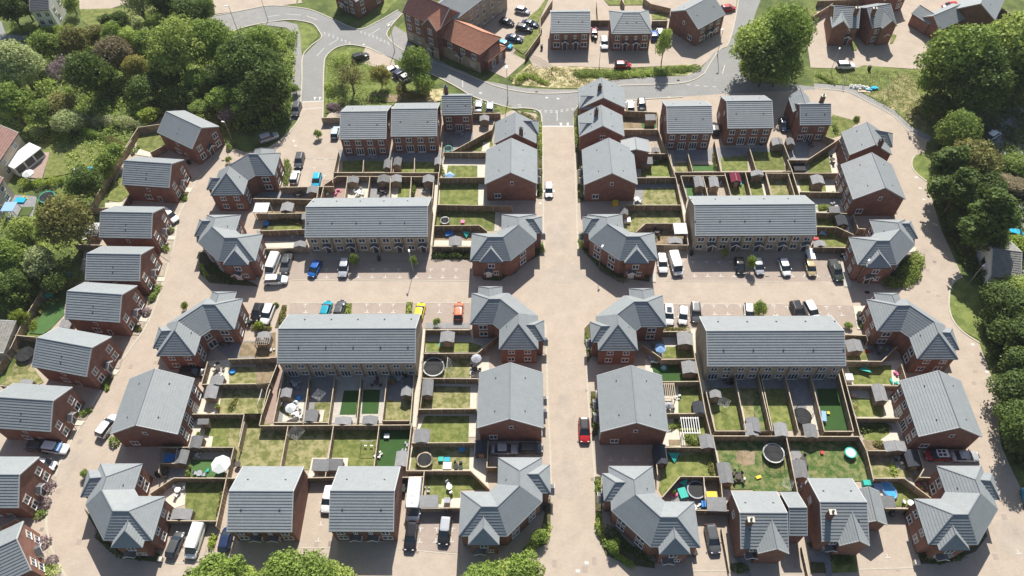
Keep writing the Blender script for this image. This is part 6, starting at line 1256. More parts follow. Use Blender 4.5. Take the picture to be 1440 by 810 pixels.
VEH = [  # tile, x, y (centre), heading, type, colour, label
 ('c1',1430,730,28,'suv','silver','silver car turning diagonally at the woodland edge below the fork'),
 ('c2',214,582,-92,'suv','grey','dark grey car parked alone at the end of the forking road'),
 ('c2',422,702,N,'hatch','paleblue','pale blue car against the left upper semi'),
 ('c2',555,302,28,'suv','black','black people carrier beside the tree island at the main road'),
 ('c2',726,370,42,'hatch','white','leftmost of three cars beside the dense roadside tree'),
 ('c2',768,390,42,'hatch','navy','middle dark one of three cars beside the dense roadside tree'),
 ('c2',805,406,42,'hatch','white','rightmost of three cars beside the dense roadside tree'),
 ('c2',1184,562,N,'sedan','silver','left silver car next to the small narrow brick house'),
 ('c2',1244,567,N,'hatch','silver','right silver car next to the small narrow brick house'),
 ('c2',1418,54,-25,'hatch','silver','silver car at the top of the flats car park'),
 ('c2',1335,116,-25,'hatch','black','leftmost black car in the flats car park'),
 ('c3',65,150,-20,'suv','black','black car in the middle of the flats car park'),
 ('c3',96,124,-20,'sedan','navy','navy car parked right behind the black one in the flats car park'),
 ('c3',12,202,-20,'sedan','navy','navy car nearest the orange roofed wing of the flats'),
 ('c2',1325,236,-30,'hatch','cyan','bright cyan car at the end of the flats orange roof'),
 ('c3',437,168,N,'hatch','maroon','maroon car in shade beside the plain-roofed house north of the road'),
 ('c3',491,230,S,'suv','white','white car on the drive left of the hip-roofed house'),
 ('c3',590,344,Eh,'hatch','red','red hatchback parked sideways above the grassy bank'),
 ('c3',755,185,N,'hatch','blue','blue car right of the hip-roofed house'),
 ('c3',790,172,N,'hatch','white','small white car between blue car and slender tree'),
 ('c3',828,212,S,'hatch','paleblue','pale car partly under the slender tree'),
 ('c3',1150,42,Eh+8,'hatch','red','red car beside the diagonal brick house at the top'),
 ('c3',630,562,N,'hatch','white','white car behind the entrance houses near the main road'),
 ('c3',691,562,S,'suv','black','black car behind the entrance houses near the main road'),
 ('c4',490,348,Eh,'suv','white','white car parked across in front of the two chimneyed houses'),
 ('c4',160,662,S,'hatch','navy','dark blue car between the big tree shade and a brick gable'),
 ('c3',1082,682,N,'hatch','black','black car half hidden between the two upper right semis'),
 ('c4',1045,30,Wh+5,'hatch','red','red car by the slate garage block at the top right'),
 ('c4',1275,716,35,'hatch','white','pale covered car in the tree shade at the right'),
 ('c5',905,392,-38,'suv','white','white estate car behind the third west row house'),
 ('c6',230,98,S,'suv','grey','grey car above the white one in the upper west court'),
 ('c6',207,184,N,'hatch','white','white car in the upper west court beside the shrubs'),
 ('c6',322,200,S,'hatch','cyan','cyan hatchback in the upper west court'),
 ('c6',87,655,-97,'van','white','white minibus beside the grey pickup by the terrace'),
 ('c6',160,645,-92,'pickup','grey','dark grey pickup beside the white minibus'),
 ('c6',107,732,3,'suv','white','white car parked across behind the minibus and pickup'),
 ('c6',312,672,-105,'hatch','blue','bright blue car at the left end of the terrace court'),
 ('c6',468,668,-91,'suv','silver','silver car between blue car and small court tree'),
 ('c7',196,252,S,'hatch','white','white car driving down the central street'),
 ('c7',800,645,S,'suv','white','white car left of the big white van'),
 ('c7',872,650,-84,'van','white','big white van beside the upper central corner house'),
 ('c7',1213,655,-91,'hatch','black','black car left of a small tree in the upper right court'),
 ('c7',1311,657,-88,'hatch','silver','silver car right of the small tree in the upper right court'),
 ('c8',165,663,-86,'hatch','white','white car in the upper right court with both neighbouring bays empty'),
 ('c8',302,665,-90,'hatch','gold','gold car with a small pale trailer behind it in the upper right court'),
 ('c8',438,682,-86,'pickup','green','dark green off-roader at the right end of the upper right court'),
 ('c8',1395,488,-20,'hatch','cyan','bright blue car beyond the tall trees at the right edge'),
 ('d2',60,158,-97,'suv','white','white car near the left end of the middle court'),
 ('d2',5,145,-95,'hatch','black','black car left of the white one in the middle court'),
 ('d2',372,132,N-6,'hatch','teal','teal car in the middle court'),
 ('d2',443,134,N-6,'sedan','grey','grey car right of the teal one in the middle court'),
 ('d2',870,142,N-6,'hatch','yellow','yellow car in the middle court'),
 ('d2',1078,140,N,'hatch','orange','orange car right of the yellow one in the middle court'),
 ('d1',1020,468,Eh,'suv','black','black car in shade below the west corner house'),
 ('d1',572,752,N-20,'suv','white','white car parked at the corner of the gabled west house'),
 ('d3',834,162,-95,'suv','white','leftmost white car with black sunroof beside the corner house'),
 ('d3',911,162,-100,'hatch','white','second white car beside the corner house, right of the sunroof one'),
 ('d3',979,150,-94,'suv','grey','dark grey car third from the corner house south of the crossroads'),
 ('d3',1263,148,-95,'hatch','white','lone white car behind the lower right terrace'),
 ('d4',234,142,-82,'suv','black','black car beside the white one behind the lower right terrace'),
 ('d4',308,142,-78,'suv','white','white car right of the black one behind the lower right terrace'),
 ('d3',385,775,S,'suv','red','red car with black roof on the central street'),
 ('e1',205,120,-8,'sedan','grey','grey saloon in the shade between west row houses'),
 ('e1',295,128,-8,'suv','white','white car with blue windscreen cover at the west road edge'),
 ('e1',235,214,-10,'hatch','white','small white car below the white one with the windscreen cover'),
 ('e1',932,640,N-8,'hatch','grey','dark grey car left of the white van at the bottom left'),
 ('e1',1038,625,-94,'van','white','white van beside the bottom left lawn'),
 ('e1',1202,612,N,'hatch','navy','navy car in shade left of the bottom left brick house'),
 ('e2',385,400,-93,'suv','white','white car between the two bottom left houses'),
 ('e2',843,410,-91,'camper','white','white campervan beside the second bottom left house'),
 ('e2',825,598,-93,'suv','black','black car right in front of the white campervan'),
 ('e2',1005,568,-94,'suv','black','black car with pale roof in the two bay court'),
 ('e2',1322,134,Eh,'sedan','silver','silver saloon in shade left of the central street'),
 ('e3',100,128,Eh,'hatch','grey','grey car in front of the silver saloon below the gabled house'),
 ('e3',1068,612,-86,'suv','grey','dark grey car on the drive right of the foot of the street'),
 ('e4',978,166,Wh,'hatch','red','red car with white patterned roof below the east gabled house'),
 ('e4',1125,172,Eh,'sedan','silver','silver car right of the red one below the east gabled house'),
 ('e4',1470,405,N-8,'hatch','cyan','blue car cut off by the right edge of the picture'),
]
for t, x, y, hd, kd, col, lab in VEH:
    p = K(t, x, y, .7); p.z = 0.02
    o = place(CARS[kd], USED, p, GA+math.radians(hd), lab, 'vehicles parked in the estate')
    paint(o, col)
    for c in list(o.children):
        if c.name.startswith('roof') and not c.name.startswith('roof_'):
            if 'black roof' in lab: c.material_slots[0].material = MAT['paint_black']
            if 'white patterned' in lab: c.material_slots[0].material = MAT['paint_white']
            if 'pale roof' in lab: c.material_slots[0].material = MAT['paint_silver']
    if 'windscreen cover' in lab and 'below' not in lab:
        q = MB(); q.box(.55, 1.25, -.72, .72, 1.16, 1.5); q.obj('windscreen_cover', 'canvas_blue', o)
    if 'patterned roof' in lab:
        for sx in (-.75, -.05):
            for sy in (-.3, .3): q = MB(); q.box(sx-.25, sx+.25, sy-.2, sy+.2, 1.48, 1.495); q.obj('roof_patch', 'glass', o)
    if 'black sunroof' in lab:
        q = MB(); q.box(-1.1, .15, -.45, .45, 1.66, 1.69); q.obj('sunroof', 'glass', o)
# trailer of tarpaulined goods above the gold car
p = K('c8', 300, 605, .4); p.z = 0
tr = empty('trailer', p, GA, 'small pale trailer against the terrace end beside the gold car', 'trailer')
b = MB(); b.box(-.7, .7, -1.2, 1.2, .45, 1.0); b.obj('tray', 'plastic_white', tr)
b = MB(); b.rod((0, -1.2, .5), (0, -2.1, .45), .05); b.obj('drawbar', 'steel', tr)
for s in (-1, 1):
    b = MB(); b.rod((s*.78-.08, 0, .3), (s*.78+.08, 0, .3), .3, n=12); b.obj('wheel', 'tyre', tr)

# ---------------------------------------------------------------- street lamps
def lamp_proto():
    r = empty('street_lamp', (0, 0, 0), 0, None, 'street lamp', 'street lamps'); b = MB(); b.rod((0, 0, 0), (0, 0, 1.2), .09, .08, 8); b.rod((0, 0, 1.2), (0, 0, 6.0), .06, .045, 8); b.rod((0, 0, 6.0), (.35, 0, 6.1), .04, .035, 6)
    b.obj('column', 'steel', r); q = MB(); q.box(.15, .75, -.14, .14, 6.05, 6.16); q.obj('lamp_head', 'upvc', r); return r
LP_ = lamp_proto()
for t, x, y, sc, rz, lab in (('c1',1270,180,1.35,200,'lamp post on the big grey road at the top left'),('c1',1082,98,1.35,20,'lamp post beside dark trees at the very top left'),('c1',1242,760,1,160,'lamp post at the woodland edge beside the diagonal house'),
    ('c2',1340,540,1.5,90,'tall lamp post at the kerb of the main road bend'),('c2',738,275,1.3,250,'lamp post in front of the flats near the dense tree'),('c3',463,362,1,90,'lamp post at the edge of the grassy bank'),('c3',1093,290,1.2,220,'lamp post by the footpath near the big round tree'),
    ('c4',410,378,1,60,'lamp post left of the white car at the green'),('c7',464,668,1,60,'lamp post in front of the upper central right corner house'),('c6',838,692,1,100,'lamp post beside the small tree in the upper left court'),
    ('c8',546,742,1,45,'lamp post in front of the corner house on the east curve'),('c8',1132,768,1.0,30,'lamp post under the tall trees at the right'),('c2',65,112,1.2,80,'lamp post where the fork meets the main road'),('c3',38,720,0.01,0,None)):
    if not lab: continue
    p = K(t, x, y); place(LP_, USED, p, math.radians(rz), lab, 'street lamps', (sc, sc, sc))

# ---------------------------------------------------------------- garden things
def thing(nm, cat, label, t, x, y, z=0.4, rz=0.0, group=None):
    p = K(t, x, y, z); p.z = .03; return empty(nm, p, GA+math.radians(rz), label, cat, group)
def trampoline(label, t, x, y, r=1.7, rim='plastic_white', net=True, z=.8, matm='mat_black', cover=False):
    o = thing('trampoline', 'trampoline', label, t, x, y, z, group='trampolines'); n = 24
    b = MB(); b.cyl((0, 0), r-.19, .77, .79, n); b.obj('jumping_mat', matm, o)
    b = MB(); b.add([(rr*math.cos(2*math.pi*i/n), rr*math.sin(2*math.pi*i/n), zz) for rr, zz in ((r-.2, .80), (r, .80), (r, .74), (r-.2, .74)) for i in range(n)], [(k*n+i, k*n+(i+1) % n, ((k+1) % 4)*n+(i+1) % n, ((k+1) % 4)*n+i) for k in range(4) for i in range(n)]); b.obj('padded_rim', rim, o)
    for i in range(6):
        a = 2*math.pi*i/6; c, s = math.cos(a)*r, math.sin(a)*r; b = MB(); b.rod((c, s, 0), (c, s, 2.4 if net else .76), .03, n=5); b.obj('net_pole' if net else 'leg', 'net_black', o)
    if net:
        b = MB()
        for i in range(48):
            a = 2*math.pi*i/48; b.rod((math.cos(a)*(r-.05), math.sin(a)*(r-.05), .8), (math.cos(a)*(r-.05), math.sin(a)*(r-.05), 2.35), .008, n=3)
        for zz in (1.2, 1.6, 2.0, 2.35):
            for i in range(24): a = 2*math.pi*i/24; c = 2*math.pi*(i+1)/24; b.rod((math.cos(a)*(r-.05), math.sin(a)*(r-.05), zz), (math.cos(c)*(r-.05), math.sin(c)*(r-.05), zz), .01 if zz < 2.3 else .03, n=3)
        b.obj('safety_net', 'net_black', o)
trampoline('round trampoline with a white rim beside the goal left of the central street', 'd2', 945, 438, 1.95, 'canvas')
trampoline('small round trampoline with a tan rim above the campervan garden', 'e2', 897, 190, 1.35, 'pale_wood')
trampoline('large trampoline with pale green rim on the left patchy lawn', 'e3', 1393, 155, 1.75, 'canvas')
trampoline('dark round trampoline behind the west row houses', 'd1', 132, 370, 1.6, 'net_black')
trampoline('dark netted trampoline in the yard behind the lower right terrace', 'd4', 258, 700, 1.55, 'net_black')
trampoline('dark covered trampoline in the cluttered yard', 'e3', 982, 350, 1.5, 'tarp_grey', False)
trampoline('trampoline with bright green rim in the old gardens at the left', 'c5', 248, 290, 1.7, 'plastic_teal')
trampoline('trampoline in the long lawn beside the blue cover', 'c6', 1005, 415, 1.0, 'canvas')
trampoline('little teal and white round trampoline on the right patchy lawn', 'e4', 510, 160, .95, 'plastic_teal', False, .3, 'canvas')
trampoline('dark round trampoline on the patio of the small narrow brick house', 'c2', 1023, 790, 1.0, 'plastic_teal')
def pool(label, t, x, y, r=.9, rim='plastic_blue', fill='pool_water', h=.35):
    o = thing('paddling_pool', 'paddling pool', label, t, x, y, .2, group='paddling pools'); b = MB(); n = 20
    b.add([(rr*math.cos(2*math.pi*i/n), rr*math.sin(2*math.pi*i/n), zz) for rr, zz in ((r-.16, h*.6), (r-.08, h), (r, h*.8), (r, 0)) for i in range(n)], [(k*n+i, k*n+(i+1) % n, (k+1)*n+(i+1) % n, (k+1)*n+i) for k in range(3) for i in range(n)]); b.obj('rim', rim, o)
    b = MB(); b.cyl((0, 0), r-.12, h*.5, h*.6, n); b.obj('water', fill, o)
pool('blue paddling pool on the dry garden above the gabled west house', 'd1', 1237, 463, .55)
pool('blue rimmed bowl on the grey yard with the white tables', 'd2', 226, 604, .55)
pool('blue paddling pool left of the upper left terrace', 'c6', 55, 432, .6)
pool('pale teal round pool on the dark green lawn', 'd3', 807, 443, .55, 'plastic_teal', 'canvas')
pool('dark round pool on the patio under the big tree shadow', 'c4', 38, 770, .62, 'tarp_grey', 'mat_black')
pool('teal oval pool on the shaded lawn above the lower lawns', 'e2', 1095, 132, .6, 'paint_cyan', 'pool_water', .2)
pool('pale rimmed round tub beside the lower right corner house', 'd3', 767, 405, .5, 'plastic_white', 'plastic_teal')
o = thing('swimming_pool', 'pool', 'long blue and white inflatable pool in the small garden on the east side', 'e4', 718, 352, .3, 20); b = MB()
n = 24; b.add([(rx*math.cos(2*math.pi*i/n), ry*math.sin(2*math.pi*i/n), zz) for rx, ry, zz in ((.75, 1.35, .3), (.9, 1.5, .55), (1.05, 1.65, .4), (1.05, 1.65, 0)) for i in range(n)], [(k*n+i, k*n+(i+1) % n, (k+1)*n+(i+1) % n, (k+1)*n+i) for k in range(3) for i in range(n)]); b.obj('rim', 'canvas_blue', o)
b = MB(); b.add([(.8*math.cos(2*math.pi*i/n), 1.4*math.sin(2*math.pi*i/n), .34) for i in range(n)], [tuple(range(n))]); b.obj('water', 'pool_water', o)
def parasol(label, t, x, y, r=1.4, m='canvas', n=8, h=2.4):
    o = thing('parasol', 'parasol', label, t, x, y, h, group='garden parasols'); b = MB(); b.rod((0, 0, 0), (0, 0, h+.2), .03); b.cyl((0, 0), .3, 0, .1); b.obj('pole', 'steel', o)
    b = MB(); vs = [(0, 0, h+.22)]+[(r*math.cos(2*math.pi*i/n), r*math.sin(2*math.pi*i/n), h-.25) for i in range(n)]+[(r*1.0*math.cos(2*math.pi*i/n), r*math.sin(2*math.pi*i/n), h-.42) for i in range(n)]+[(0, 0, h+.18)]
    b.add(vs, [(0, 1+i, 1+(i+1) % n) for i in range(n)]+[(1+i, n+1+i, n+1+(i+1) % n, 1+(i+1) % n) for i in range(n)]+[(2*n+1, n+1+(i+1) % n, n+1+i) for i in range(n)]); b.obj('canopy', m, o)
parasol('large white parasol above the artificial lawn left of the lower lawns', 'e1', 1172, 212, 1.6)
parasol('grey parasol on the white patio beside the goal', 'd2', 1172, 390, .95, 'tarp_grey')
parasol('blue parasol beside the lower right corner house', 'd3', 790, 335, 1.0, 'canvas_blue')
parasol('white parasol beside the conservatory in the old gardens', 'c5', 145, 162, 1.25)
parasol('pale grey parasol over the white tables in the terrace yard', 'd2', 182, 655, .95, 'canvas')
parasol('small white parasol below the lawn edge of the airer yard', 'd2', 208, 625, .45, 'canvas', h=1.6)
parasol('folded-back grey parasol by the first pergola', 'd3', 835, 640, .6, 'tarp_grey')
parasol('pale blue tent-like parasol left of the central street lawns', 'c6', 1030, 172, 1.15, 'canvas_blue', 4, 1.2)
def pergola(label, t, x, y, wx, wy, m, h=2.2, solid=False, nb=7):
    o = thing('pergola', 'pergola', label, t, x, y, h); 
    for sx in (-1, 1):
        for sy in (-1, 1): b = MB(); b.box(sx*wx/2-.06, sx*wx/2+.06, sy*wy/2-.06, sy*wy/2+.06, 0, h); b.obj('leg', m, o)
    b = MB()
    for s in (-1, 1): b.box(-wx/2-.1, wx/2+.1, s*wy/2-.06, s*wy/2+.06, h, h+.12)
    b.obj('beams', m, o); b = MB()
    if solid: b.box(-wx/2-.1, wx/2+.1, -wy/2-.1, wy/2+.1, h+.12, h+.18)
    else:
        for k in range(nb): xx = -wx/2+wx*k/(nb-1); b.box(xx-.05, xx+.05, -wy/2-.15, wy/2+.15, h+.125, h+.22)
    b.obj('roof_panel' if solid else 'slats', m, o)
pergola('pale timber pergola beside the gabled house right of the central street', 'd3', 835, 570, 1.9, 2.8, 'pale_wood')
pergola('white slatted pergola on the lawn above the cluttered yard', 'd3', 948, 752, 2.8, 2.7, 'plastic_white', 1.6, nb=8)
pergola('polycarbonate roofed shelter at the back of the second corner house', 'c6', 30, 350, 2.8, 2.4, 'polycarb', 2.3, True)
pergola('flat white-roofed shelter in the bare yard by the upper right terrace', 'c7', 895, 462, 2.4, 2.6, 'canvas', 2.2, True)
pergola('grey slatted shelter beside the lower left dirt garden', 'd2', 30, 305, 2.2, 1.4, 'timber', 2.0)
pergola('dark blue peaked gazebo by the pond in the old gardens', 'c5', 50, 345, 2.4, 2.4, 'canvas_blue', 2.3, True)
pergola('small pale lean-to canopy behind the third house of the west row', 'c5', 500, 450, 2.0, 1.6, 'plastic_white', 2.5)
# white conservatory and deck of the old houses
o = thing('conservatory', 'conservatory', 'long white roofed conservatory beside the older houses at the left', 'c5', 118, 72, 2.4, 62)
b = MB(); b.box(-3.6, 3.6, -1.8, 1.8, -.05, 2.4); b.obj('wall', 'upvc', o); b = MB()
for k in range(10): b.box(-3.7+k*.74, -3.7+k*.74+.70, -1.95, 1.95, 2.4, 2.52)
b.obj('roof', 'plastic_white', o)
for s in (-1, 1):
    for xx in (-2.4, 0, 2.4): b = MB(); b.box(xx-1, xx+1, s*1.8-.03, s*1.8+.03, .6, 2.2); b.obj('window', 'glass', o)
def goal(label, t, x, y, rz=0):
    o = thing('goal_frame', 'goal', label, t, x, y, .9, rz, 'play goals'); b = MB()
    for a, c in (((0, -1.1, 0), (0, -1.1, 1.8)), ((0, 1.1, 0), (0, 1.1, 1.8)), ((0, -1.1, 1.8), (0, 1.1, 1.8)), ((0, -1.1, 1.8), (.9, -1.1, 0)), ((0, 1.1, 1.8), (.9, 1.1, 0)), ((.9, -1.1, 0), (.9, 1.1, 0))): b.rod(a, c, .035, n=5)
    b.obj('frame', 'plastic_white', o); b = MB()
    for k in range(9): y_ = -1.1+2.2*k/8; b.rod((0, y_, 1.8), (.9, y_, 0), .006, n=3)
    for k in range(6): f = k/6; b.rod((.9*f, -1.1, 1.8-1.8*f), (.9*f, 1.1, 1.8-1.8*f), .006, n=3)
    b.obj('net', 'plastic_white', o)
goal('white goal frame beside the round trampoline left of the central street', 'd2', 1020, 430, 0); goal('white goal frame by the fence below the dry garden', 'd1', 1395, 600, 180)
def airer(label, t, x, y, r=1.2, cover=False):
    o = thing('rotary_airer', 'rotary airer', label, t, x, y, 1.7, 15, 'rotary airers'); b = MB(); b.rod((0, 0, 0), (0, 0, 1.6), .025)
    for i in range(4): a = math.pi/2*i; b.rod((0, 0, 1.3), (r*math.cos(a), r*math.sin(a), 1.85), .02, n=4)
    b.obj('frame', 'steel', o); b = MB()
    for f in (.4, .6, .8, 1):
        for i in range(4): a = math.pi/2*i; c = a+math.pi/2; z = 1.3+.55*f; b.rod((r*f*math.cos(a), r*f*math.sin(a), z), (r*f*math.cos(c), r*f*math.sin(c), z), .01, n=3)
    b.obj('lines', 'plastic_white', o)
airer('pale square rotary airer in the first lower right terrace garden', 'd3', 1127, 630); airer('grey rotary airer on the lawn below the lower left terrace', 'e2', 213, 50, 1.5); airer('rotary airer in the yard beside the first dark green lawn', 'd2', 335, 590, 1.2); airer('rotary airer at the foot of the left patchy lawn', 'e4', 180, 320, 1.1)
# swing frame
o = thing('swing_frame', 'swing', 'tall swing frame with seats on the bright lawn above the bottom houses', 'e2', 590, 95, 2.0); b = MB()
for s in (-1, 1): b.rod((s*1.3, -.8, 0), (s*1.1, 0, 2.2), .04); b.rod((s*1.3, .8, 0), (s*1.1, 0, 2.2), .04)
b.rod((-1.1, 0, 2.2), (1.1, 0, 2.2), .045); b.obj('frame', 'steel', o)
for s in (-.5, .5): b = MB(); b.rod((s-.2, 0, 2.2), (s-.2, 0, .5), .01, n=3); b.rod((s+.2, 0, 2.2), (s+.2, 0, .5), .01, n=3); b.box(s-.24, s+.24, -.1, .1, .45, .5); b.obj('seat', 'plastic_white', o)
# generic clutter: each a thing of its own
def tri_tent(label, t, x, y, m, s=1.0, rz=0):
    o = thing('play_sail', 'play tent', label, t, x, y, .4, rz, 'triangular play sails'); b = MB(); b.add([(-1*s, .6*s, .9), (1*s, .6*s, .7), (0, -.9*s, .25), (-1*s, .6*s, .86), (1*s, .6*s, .66), (0, -.9*s, .21)], [(0, 1, 2), (5, 4, 3), (0, 2, 5, 3), (1, 4, 5, 2), (0, 3, 4, 1)]); b.obj('sheet', m, o)
    for q in ((-1*s, .6*s, .9), (1*s, .6*s, .7), (0, -.9*s, .25)): b = MB(); b.rod((q[0], q[1], 0), q, .025, n=4); b.obj('leg', 'steel', o)
tri_tent('bright teal green triangular sail on the lawn below the orange car', 'd2', 995, 315, 'plastic_teal', .9, 80); tri_tent('teal triangular sail on the lawn right of the dark box', 'e3', 862, 178, 'plastic_teal', 1.0); tri_tent('teal green triangular sail left of the white cabinet on the east side', 'd4', 590, 452, 'plastic_teal', 1.0, 160)
tri_tent('blue and white triangular sail in the windsurf garden', 'c8', 368, 485, 'canvas_blue', .9, 60); tri_tent('small teal triangular sail by the blue cover', 'c6', 1120, 492, 'plastic_teal', .8); tri_tent('small dark teal play sail in the cluttered yard', 'e3', 920, 320, 'plastic_teal', .8, 30)
def chest(label, nm, cat, t, x, y, wx, wy, h, m, rz=0, lid=None):
    o = thing(nm, cat, label, t, x, y, h/2, rz); b = MB(); b.box(-wx/2, wx/2, -wy/2, wy/2, 0, h-.06); b.obj('box', m, o); b = MB(); b.box(-wx/2-.03, wx/2+.03, -wy/2-.03, wy/2+.03, h-.055, h); b.obj('lid', lid or m, o)
chest('yellow-green storage box against the gabled house right of the central street', 'storage_box', 'storage box', 'c7', 550, 325, 1.1, .9, 1.0, 'plastic_yellow'); chest('white storage cabinet left of the teal sail lawn', 'storage_box', 'storage box', 'd4', 503, 500, 1.2, 1.2, 1.1, 'plastic_white'); chest('blue covered sandpit in the walled yard on the left', 'sandpit', 'sandpit', 'e1', 905, 185, 1.6, 1.3, .4, 'timber', 0, 'plastic_blue')
chest('teal storage box beside the garage wing at the bottom right', 'storage_box', 'storage box', 'e4', 602, 318, 1.3, .8, .9, 'plastic_teal'); chest('blue crate in the cluttered yard', 'storage_crate', 'crate', 'e3', 1025, 430, 1.0, .9, .8, 'plastic_blue'); chest('turquoise play slide box in the cluttered yard', 'storage_crate', 'crate', 'e3', 908, 370, 1.2, 1.6, .6, 'plastic_teal', 15)
chest('yellow mat on timber base in the cluttered yard', 'sandpit', 'sandpit', 'e3', 1062, 378, 1.6, 1.0, .2, 'timber', 0, 'plastic_yellow'); chest('dark green chest on the west row hillside garden', 'storage_box', 'storage box', 'd1', 262, 52, 1.3, 1.1, .9, 'plastic_teal', 20); chest('blue and white plastic toy car in the west row garden', 'toy_car', 'toy', 'c5', 350, 705, 1.5, 1.2, .7, 'paint_cyan', -20); chest('blue inflatable bed in the old garden by the gazebo', 'sunbed', 'sunbed', 'c5', 110, 310, 2.2, 1.3, .4, 'paint_cyan', -5)
chest('grey barbecue on the lawn beside the campervan garden', 'barbecue', 'barbecue', 'e2', 1018, 412, .9, .8, 1.0, 'tarp_grey'); chest('tiny blue play table by the green play items', 'storage_crate', 'crate', 'e2', 1018, 192, .8, .7, .5, 'paint_cyan'); chest('small green play crate by the tiny blue table', 'storage_crate', 'crate', 'e2', 985, 190, .8, .7, .5, 'plastic_teal'); chest('white sun table on the lawn right of the small trampoline', 'garden_table', 'table', 'e2', 1018, 225, 1.3, 1.1, .5, 'plastic_white')
chest('white play cube on the dark green lawn', 'storage_box', 'storage box', 'e2', 697, 67, .8, .7, .5, 'plastic_white'); chest('blue wrapped bundle under cover right of the trampoline lawn', 'covered_bundle', 'covered bundle', 'c6', 1028, 488, 1.5, 1.0, .5, 'plastic_blue', 12); chest('pink inflatable on the long lawn', 'inflatable_toy', 'toy', 'c6', 1100, 425, .7, .7, .4, 'plastic_pink'); chest('black covered hot tub in the angled fenced yard', 'hot_tub', 'hot tub', 'c8', 240, 140, 2.4, 2.0, .9, 'mat_black')
chest('small red toy on the right patchy lawn', 'toy_block', 'toy', 'e4', 362, 155, .45, .45, .4, 'plastic_red'); chest('orange and yellow toy on the left patchy lawn', 'toy_block', 'toy', 'e4', 25, 285, .8, .4, .3, 'plastic_yellow', 20); chest('red and blue toy chair on the turf by the shed', 'toy_chair', 'toy', 'd3', 900, 430, .6, .6, .6, 'plastic_red'); chest('yellow ball toy at the corner of the play garden', 'toy_block', 'toy', 'd4', 395, 685, .4, .4, .35, 'plastic_yellow')
chest('pale blue slide base at the side of the play garden', 'play_slide', 'slide', 'd4', 370, 705, .7, 1.8, .7, 'canvas_blue', -10); chest('white garden chest behind the terrace end left of pickup', 'storage_box', 'storage box', 'c8', 300, 580, .6, .6, 1.0, 'plastic_white'); chest('red toy beside the shed of the windsurf garden', 'toy_block', 'toy', 'c8', 330, 515, .9, .5, .4, 'plastic_red'); chest('white planter trough on the blue pool patio', 'planter_trough', 'planter', 'e4', 660, 335, 1.3, 1.0, .35, 'canvas_blue')
chest('raised pond in the old gardens at the left', 'garden_pond', 'pond', 'c5', 138, 370, 2.4, 2.4, .35, 'slab', 0, 'pond'); chest('grey rubbish heap bin outside the shelter yard', 'storage_box', 'storage box', 'c7', 612, 415, 1.3, 1.4, .6, 'plastic_white'); chest('grey garden box between shed and lawn near the alley', 'storage_box', 'storage box', 'e2', 895, 70, .7, .6, .7, 'plastic_white'); chest('little roadside bin at the green', 'litter_bin', 'litter bin', 'c4', 616, 362, .6, .6, 1.1, 'trim')
chest('pale stone monument block at the bottom right drive', 'stone_post', 'stone post', 'e4', 865, 740, .7, .6, .9, 'slab_white'); chest('pale block post by the dark car at the bottom left', 'stone_post', 'stone post', 'e1', 855, 722, .6, .6, .8, 'slab_white')
# tables and chairs
def table_set(label, t, x, y, m='plastic_white', r=.6, nch=4, rz=0, cm=None):
    o = thing('garden_table', 'garden table', label, t, x, y, .7, rz, 'garden tables'); b = MB(); b.cyl((0, 0), r, .68, .73, 14); b.obj('tabletop', m, o); b = MB(); b.rod((0, 0, 0), (0, 0, .68), .05); b.cyl((0, 0), .25, 0, .05); b.obj('pedestal', m, o)
    base = o.location.copy()
    for i in range(nch):
        a = o.rotation_euler.z+2*math.pi*(i+.5)/nch
        c = place(CH[cm or m], USED, base+Vector((math.cos(a), math.sin(a), 0))*(r+.35), a-math.pi/2+random.uniform(-.3, .3), ['chair', 'second chair', 'third chair', 'fourth chair'][i]+' at the '+label.replace('garden ', '')[:70], 'garden chairs')
def chair_proto(m):
    o = empty('garden_chair', (0, 0, 0), 0, None, 'garden chair', 'garden chairs'); b = MB(); b.box(-.25, .25, -.25, .25, .40, .45); b.obj('seat', m, o); b = MB(); b.box(-.25, .25, .21, .26, .45, .9); b.obj('backrest', m, o)
    for sx in (-1, 1):
        for sy in (-1, 1): b = MB(); b.box(sx*.22-.02, sx*.22+.02, sy*.21-.02, sy*.21+.02, 0, .4); b.obj('leg', m, o)
    return o
CH = {m: chair_proto(m) for m in ('plastic_white', 'rattan', 'tarp_grey')}
